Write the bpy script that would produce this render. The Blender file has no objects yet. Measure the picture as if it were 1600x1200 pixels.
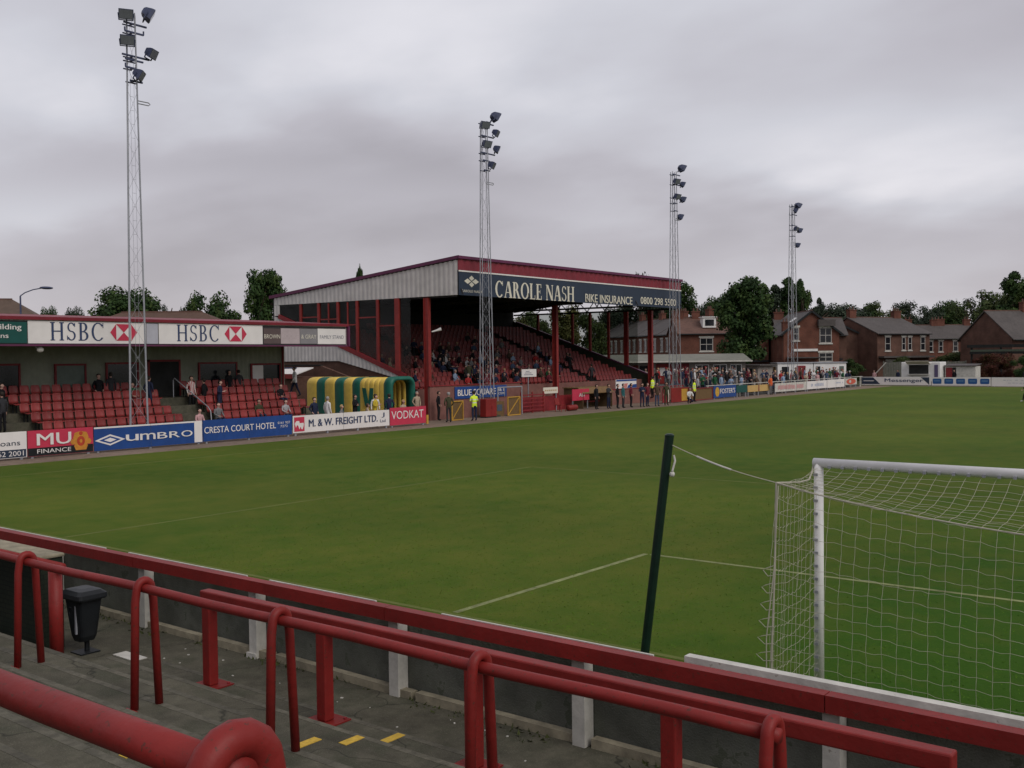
import bpy, math, random
from mathutils import Vector, Matrix

S = bpy.context.scene
COL = S.collection
rad = math.radians
R0 = random.Random(11)

# ------------------------------------------------------------------ camera
cam_d = bpy.data.cameras.new("camera")
cam = bpy.data.objects.new("camera", cam_d)
COL.objects.link(cam)
_r = Vector((0.786336, 0.617691, -0.011558)); _u = Vector((-0.006933, 0.02753, 0.999597)); _f = Vector((-0.617761, 0.785939, -0.02593))
_m = Matrix((_r, _u, -_f)).transposed().to_4x4()
_m.translation = Vector((4.3373, -11.0072, 3.7079))
cam.matrix_world = _m
cam_d.sensor_width = 36.0
cam_d.lens = 36.0 * 1600.25 / 1600.0
cam_d.clip_start = 0.05
cam_d.clip_end = 2000
S.camera = cam

# ------------------------------------------------------------------ exposure
S.view_settings.view_transform = 'Standard'
S.view_settings.look = 'None'
S.view_settings.exposure = 0.0
S.view_settings.gamma = 1.0
S.view_settings.use_curve_mapping = False

# ------------------------------------------------------------------ sun (behind the cloud deck)
SUN_EL, SUN_AZ = 42.0, 100.0          # azimuth measured from +Y towards +X
sd = bpy.data.lights.new("sun", 'SUN')
sd.energy = 1.5
sd.angle = rad(40)
sd.color = (1.0, 0.95, 0.88)
sun = bpy.data.objects.new("sun", sd)
COL.objects.link(sun)
_d = Vector((math.sin(rad(SUN_AZ)) * math.cos(rad(SUN_EL)), math.cos(rad(SUN_AZ)) * math.cos(rad(SUN_EL)), math.sin(rad(SUN_EL))))
sun.rotation_euler = (-_d).to_track_quat('-Z', 'Y').to_euler()

# ------------------------------------------------------------------ sky: Nishita blue almost hidden by an overcast deck
W = bpy.data.worlds.new("World")
S.world = W
W.use_nodes = True
nt = W.node_tree
nt.nodes.clear()
def N(tree, typ, **kw):
    n = tree.nodes.new(typ)
    for k, v in kw.items():
        setattr(n, k, v)
    return n
def LK(tree, a, b):
    tree.links.new(a, b)
out = N(nt, 'ShaderNodeOutputWorld'); bg = N(nt, 'ShaderNodeBackground')
bg.inputs['Strength'].default_value = 0.1
LK(nt, bg.outputs[0], out.inputs['Surface'])
sky = N(nt, 'ShaderNodeTexSky', sky_type='NISHITA', sun_disc=False)
sky.sun_elevation = rad(SUN_EL); sky.sun_rotation = rad(SUN_AZ)
tc = N(nt, 'ShaderNodeTexCoord')
sep = N(nt, 'ShaderNodeSeparateXYZ'); LK(nt, tc.outputs['Generated'], sep.inputs[0])
def MATH(tree, op, a, b=None, clamp=False):
    n = N(tree, 'ShaderNodeMath', operation=op); n.use_clamp = clamp
    for i, x in enumerate((a, b)):
        if x is None: continue
        if isinstance(x, (int, float)): n.inputs[i].default_value = x
        else: LK(tree, x, n.inputs[i])
    return n.outputs[0]
zc = MATH(nt, 'MAXIMUM', sep.outputs['Z'], 0.0)
den = MATH(nt, 'ADD', zc, 0.24)
px = MATH(nt, 'DIVIDE', sep.outputs['X'], den); py = MATH(nt, 'DIVIDE', sep.outputs['Y'], den)
cmb = N(nt, 'ShaderNodeCombineXYZ'); LK(nt, px, cmb.inputs[0]); LK(nt, py, cmb.inputs[1])
mp = N(nt, 'ShaderNodeMapping'); mp.inputs['Rotation'].default_value = (0, 0, rad(-38)); mp.inputs['Scale'].default_value = (0.78, 1.0, 1.0); mp.inputs['Location'].default_value = (3.1, 1.7, 0)
LK(nt, cmb.outputs[0], mp.inputs[0])
n1 = N(nt, 'ShaderNodeTexNoise'); n1.inputs['Scale'].default_value = 0.85; n1.inputs['Detail'].default_value = 3.5; n1.inputs['Roughness'].default_value = 0.45; n1.inputs['Distortion'].default_value = 0.35
LK(nt, mp.outputs[0], n1.inputs['Vector'])
n2 = N(nt, 'ShaderNodeTexNoise'); n2.inputs['Scale'].default_value = 3.2; n2.inputs['Detail'].default_value = 4; n2.inputs['Roughness'].default_value = 0.5
LK(nt, mp.outputs[0], n2.inputs['Vector'])
mixn = MATH(nt, 'ADD', MATH(nt, 'MULTIPLY', n1.outputs[0], 0.78), MATH(nt, 'MULTIPLY', n2.outputs[0], 0.22))
# thin patches where the sun nearly breaks through
def lobe(dv, power, amt):
    vm = N(nt, 'ShaderNodeVectorMath', operation='DOT_PRODUCT'); LK(nt, tc.outputs['Generated'], vm.inputs[0])
    v = Vector(dv).normalized(); vm.inputs[1].default_value = v
    p = MATH(nt, 'POWER', MATH(nt, 'MAXIMUM', vm.outputs['Value'], 0.0), power)
    return MATH(nt, 'MULTIPLY', p, amt)
lob = MATH(nt, 'ADD', lobe((-0.36, 0.909, 0.19), 70, 0.06), lobe((-0.66, 0.64, 0.40), 12, 0.12))
vm = N(nt, 'ShaderNodeVectorMath', operation='DOT_PRODUCT'); LK(nt, tc.outputs['Generated'], vm.inputs[0]); vm.inputs[1].default_value = (0.786, 0.618, 0.0)
along_ = vm.outputs['Value']
warp = MATH(nt, 'MULTIPLY', MATH(nt, 'SUBTRACT', mixn, 0.5), 0.30)
def bank(a0, z0, sa, sz, amt, slant=0.0):
    da = MATH(nt, 'DIVIDE', MATH(nt, 'SUBTRACT', along_, a0), sa)
    dz = MATH(nt, 'DIVIDE', MATH(nt, 'SUBTRACT', MATH(nt, 'ADD', sep.outputs['Z'], warp), MATH(nt, 'ADD', z0, MATH(nt, 'MULTIPLY', MATH(nt, 'SUBTRACT', along_, a0), slant))), sz)
    q = MATH(nt, 'ADD', MATH(nt, 'MULTIPLY', da, da), MATH(nt, 'MULTIPLY', dz, dz))
    return MATH(nt, 'MULTIPLY', MATH(nt, 'POWER', 2.718, MATH(nt, 'MULTIPLY', q, -1.0)), amt)
for b_ in ((0.25, 0.175, 0.22, 0.04, 0.085, 0.20), (-0.15, 0.28, 0.26, 0.07, 0.10, 0.0), (-0.25, 0.175, 0.24, 0.034, -0.09, -0.05), (0.28, 0.105, 0.24, 0.030, -0.08, 0.05), (0.02, 0.145, 0.16, 0.022, -0.07, 0.0), (-0.42, 0.125, 0.16, 0.025, 0.08, 0.0), (0.42, 0.30, 0.14, 0.06, -0.06, 0.0)):
    lob = MATH(nt, 'ADD', lob, bank(*b_))
dens = MATH(nt, 'ADD', mixn, lob)
cr = N(nt, 'ShaderNodeValToRGB'); LK(nt, dens, cr.inputs[0])
e = cr.color_ramp.elements
e[0].position = 0.36; e[0].color = (0.395, 0.38, 0.42, 1)
e[1].position = 0.74; e[1].color = (0.84, 0.83, 0.88, 1)
m_ = cr.color_ramp.elements.new(0.50); m_.color = (0.51, 0.497, 0.548, 1)
m2_ = cr.color_ramp.elements.new(0.62); m2_.color = (0.635, 0.64, 0.70, 1)
# warmer and a touch lighter low down
hor = MATH(nt, 'POWER', MATH(nt, 'SUBTRACT', 1.0, zc), 10.0)
mh = N(nt, 'ShaderNodeMixRGB', blend_type='MIX'); LK(nt, MATH(nt, 'MULTIPLY', hor, 0.66), mh.inputs[0]); LK(nt, cr.outputs[0], mh.inputs[1]); mh.inputs[2].default_value = (0.555, 0.50, 0.505, 1)
sc10 = N(nt, 'ShaderNodeMixRGB', blend_type='MULTIPLY'); sc10.inputs[0].default_value = 1.0; LK(nt, mh.outputs[0], sc10.inputs[1]); sc10.inputs[2].default_value = (10.0, 10.0, 10.0, 1)
mixs = N(nt, 'ShaderNodeMixRGB'); mixs.inputs[0].default_value = 0.97
LK(nt, sky.outputs[0], mixs.inputs[1]); LK(nt, sc10.outputs[0], mixs.inputs[2])
LK(nt, mixs.outputs[0], bg.inputs['Color'])

# ------------------------------------------------------------------ helpers
class MB:
    """collects shapes, then links them as ONE mesh object"""
    def __init__(s):
        s.v = []; s.f = []; s.m = []
    def add(s, vs, fs, mi=0):
        b = len(s.v); s.v += [tuple(q) for q in vs]
        for f in fs:
            s.f.append([b + i for i in f]); s.m.append(mi)
    def box(s, c, d, mi=0, M=None):
        x, y, z = d[0] / 2, d[1] / 2, d[2] / 2
        vs = [Vector((sx * x, sy * y, sz * z)) for sz in (-1, 1) for sy in (-1, 1) for sx in (-1, 1)]
        if M is not None: vs = [M @ q for q in vs]
        vs = [q + Vector(c) for q in vs]
        s.add(vs, [(0, 2, 3, 1), (4, 5, 7, 6), (0, 1, 5, 4), (2, 6, 7, 3), (0, 4, 6, 2), (1, 3, 7, 5)], mi)
    def bb(s, a, b, mi=0):
        s.box([(a[i] + b[i]) / 2 for i in range(3)], [abs(b[i] - a[i]) for i in range(3)], mi)
    def bar(s, p0, p1, w, h, mi=0, up=(0, 0, 1)):
        p0, p1 = Vector(p0), Vector(p1); d = (p1 - p0)
        z = d.normalized(); x = Vector(up).cross(z)
        if x.length < 1e-4: x = Vector((1, 0, 0)).cross(z)
        if x.length < 1e-4: x = Vector((0, 1, 0)).cross(z)
        x.normalize(); y = z.cross(x)
        vs = []
        for p in (p0, p1):
            for sx, sy in ((-1, -1), (1, -1), (1, 1), (-1, 1)):
                vs.append(p + x * (sx * w / 2) + y * (sy * h / 2))
        s.add(vs, [(3, 2, 1, 0), (4, 5, 6, 7), (0, 1, 5, 4), (1, 2, 6, 5), (2, 3, 7, 6), (3, 0, 4, 7)], mi)
    def tube(s, pts, r, n=8, mi=0, cap=True):
        pts = [Vector(p) for p in pts]
        rs = r if isinstance(r, (list, tuple)) else [r] * len(pts)
        vs = []; ref = None
        for i, p in enumerate(pts):
            t = (pts[min(i + 1, len(pts) - 1)] - pts[max(i - 1, 0)]).normalized()
            if ref is None:
                ref = Vector((0, 0, 1)).cross(t)
                if ref.length < 1e-3: ref = Vector((1, 0, 0))
            ref = (ref - t * ref.dot(t)).normalized(); b = t.cross(ref)
            for k in range(n):
                a = 2 * math.pi * k / n
                vs.append(p + (ref * math.cos(a) + b * math.sin(a)) * rs[i])
        fs = []
        for i in range(len(pts) - 1):
            for k in range(n):
                k2 = (k + 1) % n
                fs.append((i * n + k, i * n + k2, (i + 1) * n + k2, (i + 1) * n + k))
        if cap:
            fs.append(tuple(reversed(range(n)))); fs.append(tuple(range((len(pts) - 1) * n, len(pts) * n)))
        s.add(vs, fs, mi)
    def prism(s, poly, vec, mi=0):
        n = len(poly); vec = Vector(vec); a = [Vector(p) for p in poly]; b = [p + vec for p in a]
        s.add(a + b, [tuple(reversed(range(n))), tuple(range(n, 2 * n))] + [(i, (i + 1) % n, n + (i + 1) % n, n + i) for i in range(n)], mi)
    def quad(s, a, b, c, d, mi=0):
        s.add([a, b, c, d], [(0, 1, 2, 3)], mi)
    def lathe(s, prof, c, n=16, mi=0):
        vs = []; m = len(prof)
        for (r, z) in prof:
            for k in range(n):
                a = 2 * math.pi * k / n
                vs.append((c[0] + r * math.cos(a), c[1] + r * math.sin(a), c[2] + z))
        fs = []
        for i in range(m - 1):
            for k in range(n):
                k2 = (k + 1) % n
                fs.append((i * n + k, i * n + k2, (i + 1) * n + k2, (i + 1) * n + k))
        fs.append(tuple(reversed(range(n)))); fs.append(tuple(range((m - 1) * n, m * n)))
        s.add(vs, fs, mi)
    def ball(s, c, r, nu=10, nv=6, mi=0):
        if not isinstance(r, (tuple, list)): r = (r, r, r)
        vs = [(c[0], c[1], c[2] - r[2])]
        for i in range(1, nv):
            t = -math.pi / 2 + math.pi * i / nv
            for k in range(nu):
                a = 2 * math.pi * k / nu
                vs.append((c[0] + r[0] * math.cos(t) * math.cos(a), c[1] + r[1] * math.cos(t) * math.sin(a), c[2] + r[2] * math.sin(t)))
        vs.append((c[0], c[1], c[2] + r[2])); L = len(vs) - 1; fs = []
        for k in range(nu):
            k2 = (k + 1) % nu
            fs.append((0, 1 + k2, 1 + k)); fs.append((L, 1 + (nv - 2) * nu + k, 1 + (nv - 2) * nu + k2))
            for i in range(nv - 2):
                a0 = 1 + i * nu
                fs.append((a0 + k, a0 + k2, a0 + nu + k2, a0 + nu + k))
        s.add(vs, fs, mi)
    def corr(s, p0, p1, zb, zt, n, amp, nrm, mi=0, th=0.03):
        """corrugated sheet from p0 to p1 (plan), zb/zt give bottom and top along t"""
        p0, p1, nrm = Vector((p0[0], p0[1], 0)), Vector((p1[0], p1[1], 0)), Vector(nrm)
        lo, hi, lo2, hi2 = [], [], [], []
        for i in range(2 * n + 1):
            for q in ((0.0, 0.0) if False else (0.0,)):
                t = i / (2 * n); o = amp if (i // 1) % 2 else 0.0
                p = p0.lerp(p1, t)
                for dt, oo in ((-0.12 / n, None), (0.12 / n, None)):
                    tt = min(1, max(0, t + dt)); P = p0.lerp(p1, tt) + nrm * o
                    a = zb(tt); b = max(a + 0.001, zt(tt))
                    lo.append((P.x, P.y, a)); hi.append((P.x, P.y, b))
                    Q = P - nrm * th
                    lo2.append((Q.x, Q.y, a)); hi2.append((Q.x, Q.y, b))
        m = len(lo); vs = lo + hi + lo2 + hi2; fs = []
        for i in range(m - 1):
            fs.append((i, i + 1, m + i + 1, m + i)); fs.append((2 * m + i + 1, 2 * m + i, 3 * m + i, 3 * m + i + 1))
            fs.append((m + i, m + i + 1, 3 * m + i + 1, 3 * m + i)); fs.append((i + 1, i, 2 * m + i, 2 * m + i + 1))
        fs.append((0, m, 3 * m, 2 * m)); fs.append((m - 1, 2 * m - 1, 4 * m - 1, 3 * m - 1)[::-1])
        s.add(vs, fs, mi)
    def build(s, name, mats, parent=None, org=(0, 0, 0), smooth=False, loc=None):
        if loc is not None: org = loc
        if parent is not None:
            t = parent
            while t.parent: t = t.parent
            org = t.location
        me = bpy.data.meshes.new(name)
        o_ = Vector(org)
        me.from_pydata([tuple(Vector(q) - o_) for q in s.v], [], s.f)
        if not isinstance(mats, (list, tuple)): mats = [mats]
        for m in mats: me.materials.append(m)
        if any(s.m): me.polygons.foreach_set('material_index', s.m)
        if smooth: me.polygons.foreach_set('use_smooth', [True] * len(me.polygons))
        me.update()
        ob = bpy.data.objects.new(name, me); COL.objects.link(ob)
        if parent is not None: ob.parent = parent
        else: ob.location = o_
        return ob

def tag(o, label=None, cat=None, group=None, kind=None):
    if label: o['label'] = label
    if cat: o['category'] = cat
    if group: o['group'] = group
    if kind: o['kind'] = kind
    return o
def root(name, label, cat, loc=(0, 0, 0), group=None):
    o = bpy.data.objects.new(name, None); COL.objects.link(o); o.location = loc
    o.empty_display_size = 0.3
    return tag(o, label, cat, group)
def copy_tree(o, parent=None):
    c = o.copy(); COL.objects.link(c)
    if parent is not None: c.parent = parent
    for ch in [q for q in o.children]:
        copy_tree(ch, c)
    return c
def struct(o): return tag(o, kind='structure')

# ------------------------------------------------------------------ materials
_mc = {}
def mat(name, col, rough=0.7, var=0.18, scale=6.0, big=0.0, bscale=0.7, bump=0.0, bumps=60.0, metal=0.0, spec=0.35, tint=None, coat=0.0):
    if name in _mc: return _mc[name]
    m = bpy.data.materials.new(name); m.use_nodes = True; t = m.node_tree
    b = t.nodes['Principled BSDF']
    b.inputs['Roughness'].default_value = rough; b.inputs['Metallic'].default_value = metal; b.inputs['Specular IOR Level'].default_value = spec
    if coat: b.inputs['Coat Weight'].default_value = coat; b.inputs['Coat Roughness'].default_value = 0.25
    c = N(t, 'ShaderNodeTexCoord')
    n = N(t, 'ShaderNodeTexNoise'); n.inputs['Scale'].default_value = scale; n.inputs['Detail'].default_value = 6; n.inputs['Roughness'].default_value = 0.62
    LK(t, c.outputs['Object'], n.inputs['Vector'])
    r = N(t, 'ShaderNodeValToRGB'); LK(t, n.outputs[0], r.inputs[0])
    lo = [max(0, x * (1 - var)) for x in col]; hi = [min(1, x * (1 + var)) for x in col]
    if tint: lo = list(tint)
    r.color_ramp.elements[0].position = 0.32; r.color_ramp.elements[1].position = 0.68
    r.color_ramp.elements[0].color = (*lo, 1); r.color_ramp.elements[1].color = (*hi, 1)
    src = r.outputs[0]
    if big:
        n2 = N(t, 'ShaderNodeTexNoise'); n2.inputs['Scale'].default_value = bscale; n2.inputs['Detail'].default_value = 4
        LK(t, c.outputs['Object'], n2.inputs['Vector'])
        mr = N(t, 'ShaderNodeMapRange'); mr.inputs[1].default_value = 0.3; mr.inputs[2].default_value = 0.7; mr.inputs[3].default_value = 1 - big; mr.inputs[4].default_value = 1 + big
        LK(t, n2.outputs[0], mr.inputs[0])
        hs = N(t, 'ShaderNodeHueSaturation'); LK(t, mr.outputs[0], hs.inputs['Value']); LK(t, src, hs.inputs['Color'])
        src = hs.outputs[0]
    LK(t, src, b.inputs['Base Color'])
    if bump:
        n3 = N(t, 'ShaderNodeTexNoise'); n3.inputs['Scale'].default_value = bumps; n3.inputs['Detail'].default_value = 5
        LK(t, c.outputs['Object'], n3.inputs['Vector'])
        bp = N(t, 'ShaderNodeBump'); bp.inputs['Strength'].default_value = bump; bp.inputs['Distance'].default_value = 0.02
        LK(t, n3.outputs[0], bp.inputs['Height']); LK(t, bp.outputs[0], b.inputs['Normal'])
    _mc[name] = m
    return m
def glass(name, col=(0.012, 0.014, 0.018), rough=0.12):
    m = mat(name, col, rough, 0.3, 2.0, spec=0.5)
    return m
def brick(name, c1, c2, mortar, scale=1.0):
    if name in _mc: return _mc[name]
    m = bpy.data.materials.new(name); m.use_nodes = True; t = m.node_tree; b = t.nodes['Principled BSDF']
    b.inputs['Roughness'].default_value = 0.9; b.inputs['Specular IOR Level'].default_value = 0.2
    c = N(t, 'ShaderNodeTexCoord'); sp = N(t, 'ShaderNodeSeparateXYZ'); LK(t, c.outputs['Object'], sp.inputs[0])
    cb = N(t, 'ShaderNodeCombineXYZ')
    LK(t, MATH(t, 'ADD', sp.outputs['X'], MATH(t, 'MULTIPLY', sp.outputs['Y'], 0.83)), cb.inputs[0]); LK(t, sp.outputs['Z'], cb.inputs[1])
    bt = N(t, 'ShaderNodeTexBrick'); bt.inputs['Scale'].default_value = 4.4 * scale; bt.inputs['Mortar Size'].default_value = 0.02
    bt.inputs['Color1'].default_value = (*c1, 1); bt.inputs['Color2'].default_value = (*c2, 1); bt.inputs['Mortar'].default_value = (*mortar, 1)
    LK(t, cb.outputs[0], bt.inputs['Vector'])
    n2 = N(t, 'ShaderNodeTexNoise'); n2.inputs['Scale'].default_value = 0.9; n2.inputs['Detail'].default_value = 5
    LK(t, c.outputs['Object'], n2.inputs['Vector'])
    mr = N(t, 'ShaderNodeMapRange'); mr.inputs[1].default_value = 0.3; mr.inputs[2].default_value = 0.7; mr.inputs[3].default_value = 0.72; mr.inputs[4].default_value = 1.25
    LK(t, n2.outputs[0], mr.inputs[0])
    hs = N(t, 'ShaderNodeHueSaturation'); LK(t, mr.outputs[0], hs.inputs['Value']); LK(t, bt.outputs[0], hs.inputs['Color'])
    LK(t, hs.outputs[0], b.inputs['Base Color'])
    _mc[name] = m
    return m

M = {}
M['red'] = mat('red_gloss_paint', (0.215, 0.0165, 0.0140), 0.52, 0.10, 9, 0.14, 1.4, 0.22, 16, spec=0.3)
M['red_dk'] = mat('red_dull_paint', (0.20, 0.018, 0.022), 0.55, 0.2, 5, 0.15, 0.8, 0.2, 30)
M['red_col'] = mat('red_steel_paint', (0.24, 0.025, 0.022), 0.5, 0.15, 4, 0.15, 0.6)
M['seat'] = mat('red_seat_plastic', (0.215, 0.030, 0.028), 0.45, 0.12, 3, 0.2, 0.9)
M['white'] = mat('white_paint', (0.74, 0.73, 0.71), 0.55, 0.06, 4, 0.06, 0.8)
M['white_dirty'] = mat('weathered_white_paint', (0.52, 0.505, 0.46), 0.7, 0.14, 7, 0.15, 2.2, 0.2, 40)
M['net'] = mat('net_cord', (0.43, 0.40, 0.33), 0.8, 0.1, 20)
M['gal'] = mat('galvanised_steel', (0.33, 0.34, 0.37), 0.5, 0.12, 6, 0.1, 1.2, metal=0.35)
M['lamp'] = mat('lamp_housing', (0.05, 0.062, 0.12), 0.5, 0.2, 4)
M['lens'] = mat('lamp_glass', (0.16, 0.17, 0.2), 0.15, 0.1, 4, spec=0.5)
M['concrete'] = mat('concrete', (0.088, 0.082, 0.060), 0.92, 0.25, 5, 0.28, 0.9, 0.5, 70, spec=0.2)
M['panel'] = mat('stained_concrete_panel', (0.115, 0.12, 0.10), 0.9, 0.25, 3, 0.25, 1.1, 0.4, 60, spec=0.2)
M['kerb'] = mat('weathered_edging', (0.27, 0.24, 0.17), 0.9, 0.25, 6, 0.2, 1.5, 0.3, 40)
M['moss'] = mat('moss_green', (0.05, 0.06, 0.018), 0.95, 0.4, 14)
M['yellow_mark'] = mat('yellow_marking', (0.55, 0.36, 0.05), 0.8, 0.2, 30)
M['black'] = mat('black_plastic', (0.008, 0.010, 0.012), 0.45, 0.3, 5)
M['green_pole'] = mat('dark_green_paint', (0.006, 0.020, 0.013), 0.4, 0.2, 9)
M['hsbcblue'] = mat('navy_lettering', (0.03, 0.05, 0.12), 0.6, 0.05, 4)
M['logo_red'] = mat('logo_red', (0.50, 0.035, 0.075), 0.5, 0.06, 3)
M['signwhite'] = mat('sign_white', (0.72, 0.69, 0.67), 0.55, 0.04, 2, 0.05, 0.4)
M['navy'] = mat('navy_sign', (0.022, 0.035, 0.062), 0.5, 0.1, 2, 0.08, 0.4)
M['blue'] = mat('blue_sign', (0.012, 0.055, 0.22), 0.5, 0.1, 3, 0.1, 0.5)
M['dkgreen'] = mat('bottle_green_sign', (0.006, 0.07, 0.06), 0.5, 0.1, 3)
M['cream'] = mat('cream_lettering', (0.66, 0.62, 0.52), 0.6, 0.04, 3)
M['clad'] = mat('pale_grey_cladding', (0.52, 0.50, 0.485), 0.6, 0.07, 2, 0.1, 0.5)
M['cladgreen'] = mat('grey_green_cladding', (0.25, 0.265, 0.205), 0.7, 0.1, 3, 0.12, 0.6)
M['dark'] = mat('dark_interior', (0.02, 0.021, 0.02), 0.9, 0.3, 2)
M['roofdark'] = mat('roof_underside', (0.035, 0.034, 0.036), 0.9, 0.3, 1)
M['track'] = mat('cinder_track', (0.20, 0.15, 0.115), 0.95, 0.2, 3, 0.18, 0.3, 0.4, 50, spec=0.15)
M['ground'] = mat('rough_ground', (0.075, 0.078, 0.042), 0.95, 0.3, 1.2, 0.25, 0.1, spec=0.1)
M['tarmac'] = mat('tarmac', (0.06, 0.058, 0.056), 0.92, 0.2, 2, 0.2, 0.3)
M['faint'] = mat('faded_line_paint', (0.118, 0.14, 0.038), 0.95, 0.12, 2.0, 0.12, 0.6, spec=0.1)
M['line'] = mat('worn_line_paint', (0.20, 0.22, 0.10), 0.95, 0.35, 3.5, 0.15, 0.8, spec=0.1)
M['glass'] = glass('window_glass')
M['frame'] = mat('window_frame_white', (0.38, 0.36, 0.335), 0.6, 0.1, 4)
M['slate'] = mat('slate_roof', (0.078, 0.068, 0.064), 0.75, 0.18, 3, 0.15, 0.5)
M['slate2'] = mat('brown_tile_roof', (0.12, 0.065, 0.05), 0.8, 0.2, 3, 0.15, 0.5)
M['brickred'] = brick('red_brick', (0.155, 0.054, 0.035), (0.115, 0.042, 0.03), (0.13, 0.085, 0.065))
M['brickbrown'] = brick('brown_brick', (0.125, 0.06, 0.044), (0.095, 0.048, 0.036), (0.12, 0.085, 0.066))
M['paddock'] = mat('painted_paddock_wall', (0.19, 0.085, 0.07), 0.85, 0.15, 3, 0.2, 0.6)
M['gateyel'] = mat('yellow_gate_paint', (0.48, 0.27, 0.04), 0.55, 0.12, 5)
M['mesh'] = mat('brown_mesh_infill', (0.14, 0.085, 0.035), 0.85, 0.2, 10)
M['bark'] = mat('bark', (0.07, 0.05, 0.035), 0.95, 0.3, 5, 0.2, 1, 0.5, 20)
M['fascia_red'] = mat('red_fascia_sheet', (0.20, 0.022, 0.035), 0.55, 0.1, 2, 0.1, 0.5)
M['purple_edge'] = mat('plum_roof_edge', (0.11, 0.02, 0.065), 0.5, 0.12, 2, 0.1, 0.5)

# worn paint: rust chips and rubbed pale patches on the barriers; cracked, stained concrete on the terrace
def wear(m, chip, lo=0.66, scale=26.0, amt=0.9, second=None):
    t = m.node_tree; b = t.nodes['Principled BSDF']; src = b.inputs['Base Color'].links[0].from_socket
    c = N(t, 'ShaderNodeTexCoord'); n = N(t, 'ShaderNodeTexNoise'); n.inputs['Scale'].default_value = scale; n.inputs['Detail'].default_value = 5; n.inputs['Roughness'].default_value = 0.7; LK(t, c.outputs['Object'], n.inputs['Vector'])
    k = N(t, 'ShaderNodeMapRange'); k.inputs[1].default_value = lo; k.inputs[2].default_value = lo + 0.02; LK(t, n.outputs[0], k.inputs[0])
    mx = N(t, 'ShaderNodeMixRGB'); LK(t, MATH(t, 'MULTIPLY', k.outputs[0], amt), mx.inputs[0]); LK(t, src, mx.inputs[1]); mx.inputs[2].default_value = (*chip, 1)
    src = mx.outputs[0]
    if second:
        n2 = N(t, 'ShaderNodeTexNoise'); n2.inputs['Scale'].default_value = 4.5; n2.inputs['Detail'].default_value = 6; n2.inputs['Roughness'].default_value = 0.65; LK(t, c.outputs['Object'], n2.inputs['Vector'])
        k2 = N(t, 'ShaderNodeMapRange'); k2.inputs[1].default_value = 0.5; k2.inputs[2].default_value = 0.75; LK(t, n2.outputs[0], k2.inputs[0])
        mx2 = N(t, 'ShaderNodeMixRGB'); LK(t, MATH(t, 'MULTIPLY', k2.outputs[0], 0.55), mx2.inputs[0]); LK(t, src, mx2.inputs[1]); mx2.inputs[2].default_value = (*second, 1); src = mx2.outputs[0]
    LK(t, src, b.inputs['Base Color'])
wear(M['red'], (0.075, 0.03, 0.02), 0.61, 34.0, 0.85, (0.14, 0.018, 0.016))
wear(M['white_dirty'], (0.22, 0.19, 0.15), 0.66, 14.0, 0.7, (0.42, 0.41, 0.36))
wear(M['panel'], (0.065, 0.075, 0.05), 0.6, 3.0, 0.7, (0.085, 0.095, 0.068))
def crack(m):
    t = m.node_tree; b = t.nodes['Principled BSDF']; src = b.inputs['Base Color'].links[0].from_socket
    c = N(t, 'ShaderNodeTexCoord'); w = N(t, 'ShaderNodeTexNoise'); w.inputs['Scale'].default_value = 2.5; LK(t, c.outputs['Object'], w.inputs['Vector'])
    add = N(t, 'ShaderNodeVectorMath', operation='ADD'); sc_ = N(t, 'ShaderNodeVectorMath', operation='SCALE'); sc_.inputs['Scale'].default_value = 0.5; LK(t, w.outputs['Color'], sc_.inputs[0]); LK(t, c.outputs['Object'], add.inputs[0]); LK(t, sc_.outputs[0], add.inputs[1])
    v = N(t, 'ShaderNodeTexVoronoi', feature='DISTANCE_TO_EDGE'); v.inputs['Scale'].default_value = 0.55; LK(t, add.outputs[0], v.inputs['Vector'])
    k = N(t, 'ShaderNodeMapRange'); k.inputs[1].default_value = 0.0; k.inputs[2].default_value = 0.008; k.inputs[3].default_value = 0.75; k.inputs[4].default_value = 0.0; LK(t, v.outputs['Distance'], k.inputs[0])
    n2 = N(t, 'ShaderNodeTexNoise'); n2.inputs['Scale'].default_value = 1.7; n2.inputs['Detail'].default_value = 8; n2.inputs['Roughness'].default_value = 0.7; LK(t, c.outputs['Object'], n2.inputs['Vector'])
    k2 = N(t, 'ShaderNodeMapRange'); k2.inputs[1].default_value = 0.48; k2.inputs[2].default_value = 0.66; LK(t, n2.outputs[0], k2.inputs[0])
    mx = N(t, 'ShaderNodeMixRGB'); LK(t, MATH(t, 'MULTIPLY', k2.outputs[0], 0.8), mx.inputs[0]); LK(t, src, mx.inputs[1]); mx.inputs[2].default_value = (0.052, 0.056, 0.036, 1)
    n3 = N(t, 'ShaderNodeTexNoise'); n3.inputs['Scale'].default_value = 85; n3.inputs['Detail'].default_value = 3; LK(t, c.outputs['Object'], n3.inputs['Vector'])
    k3 = N(t, 'ShaderNodeMapRange'); k3.inputs[1].default_value = 0.60; k3.inputs[2].default_value = 0.68; LK(t, n3.outputs[0], k3.inputs[0])
    mx3 = N(t, 'ShaderNodeMixRGB'); LK(t, MATH(t, 'MULTIPLY', k3.outputs[0], 0.35), mx3.inputs[0]); LK(t, mx.outputs[0], mx3.inputs[1]); mx3.inputs[2].default_value = (0.23, 0.21, 0.17, 1)
    mx4 = N(t, 'ShaderNodeMixRGB'); LK(t, k.outputs[0], mx4.inputs[0]); LK(t, mx3.outputs[0], mx4.inputs[1]); mx4.inputs[2].default_value = (0.02, 0.02, 0.016, 1)
    LK(t, mx4.outputs[0], b.inputs['Base Color'])
crack(M['concrete'])
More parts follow.
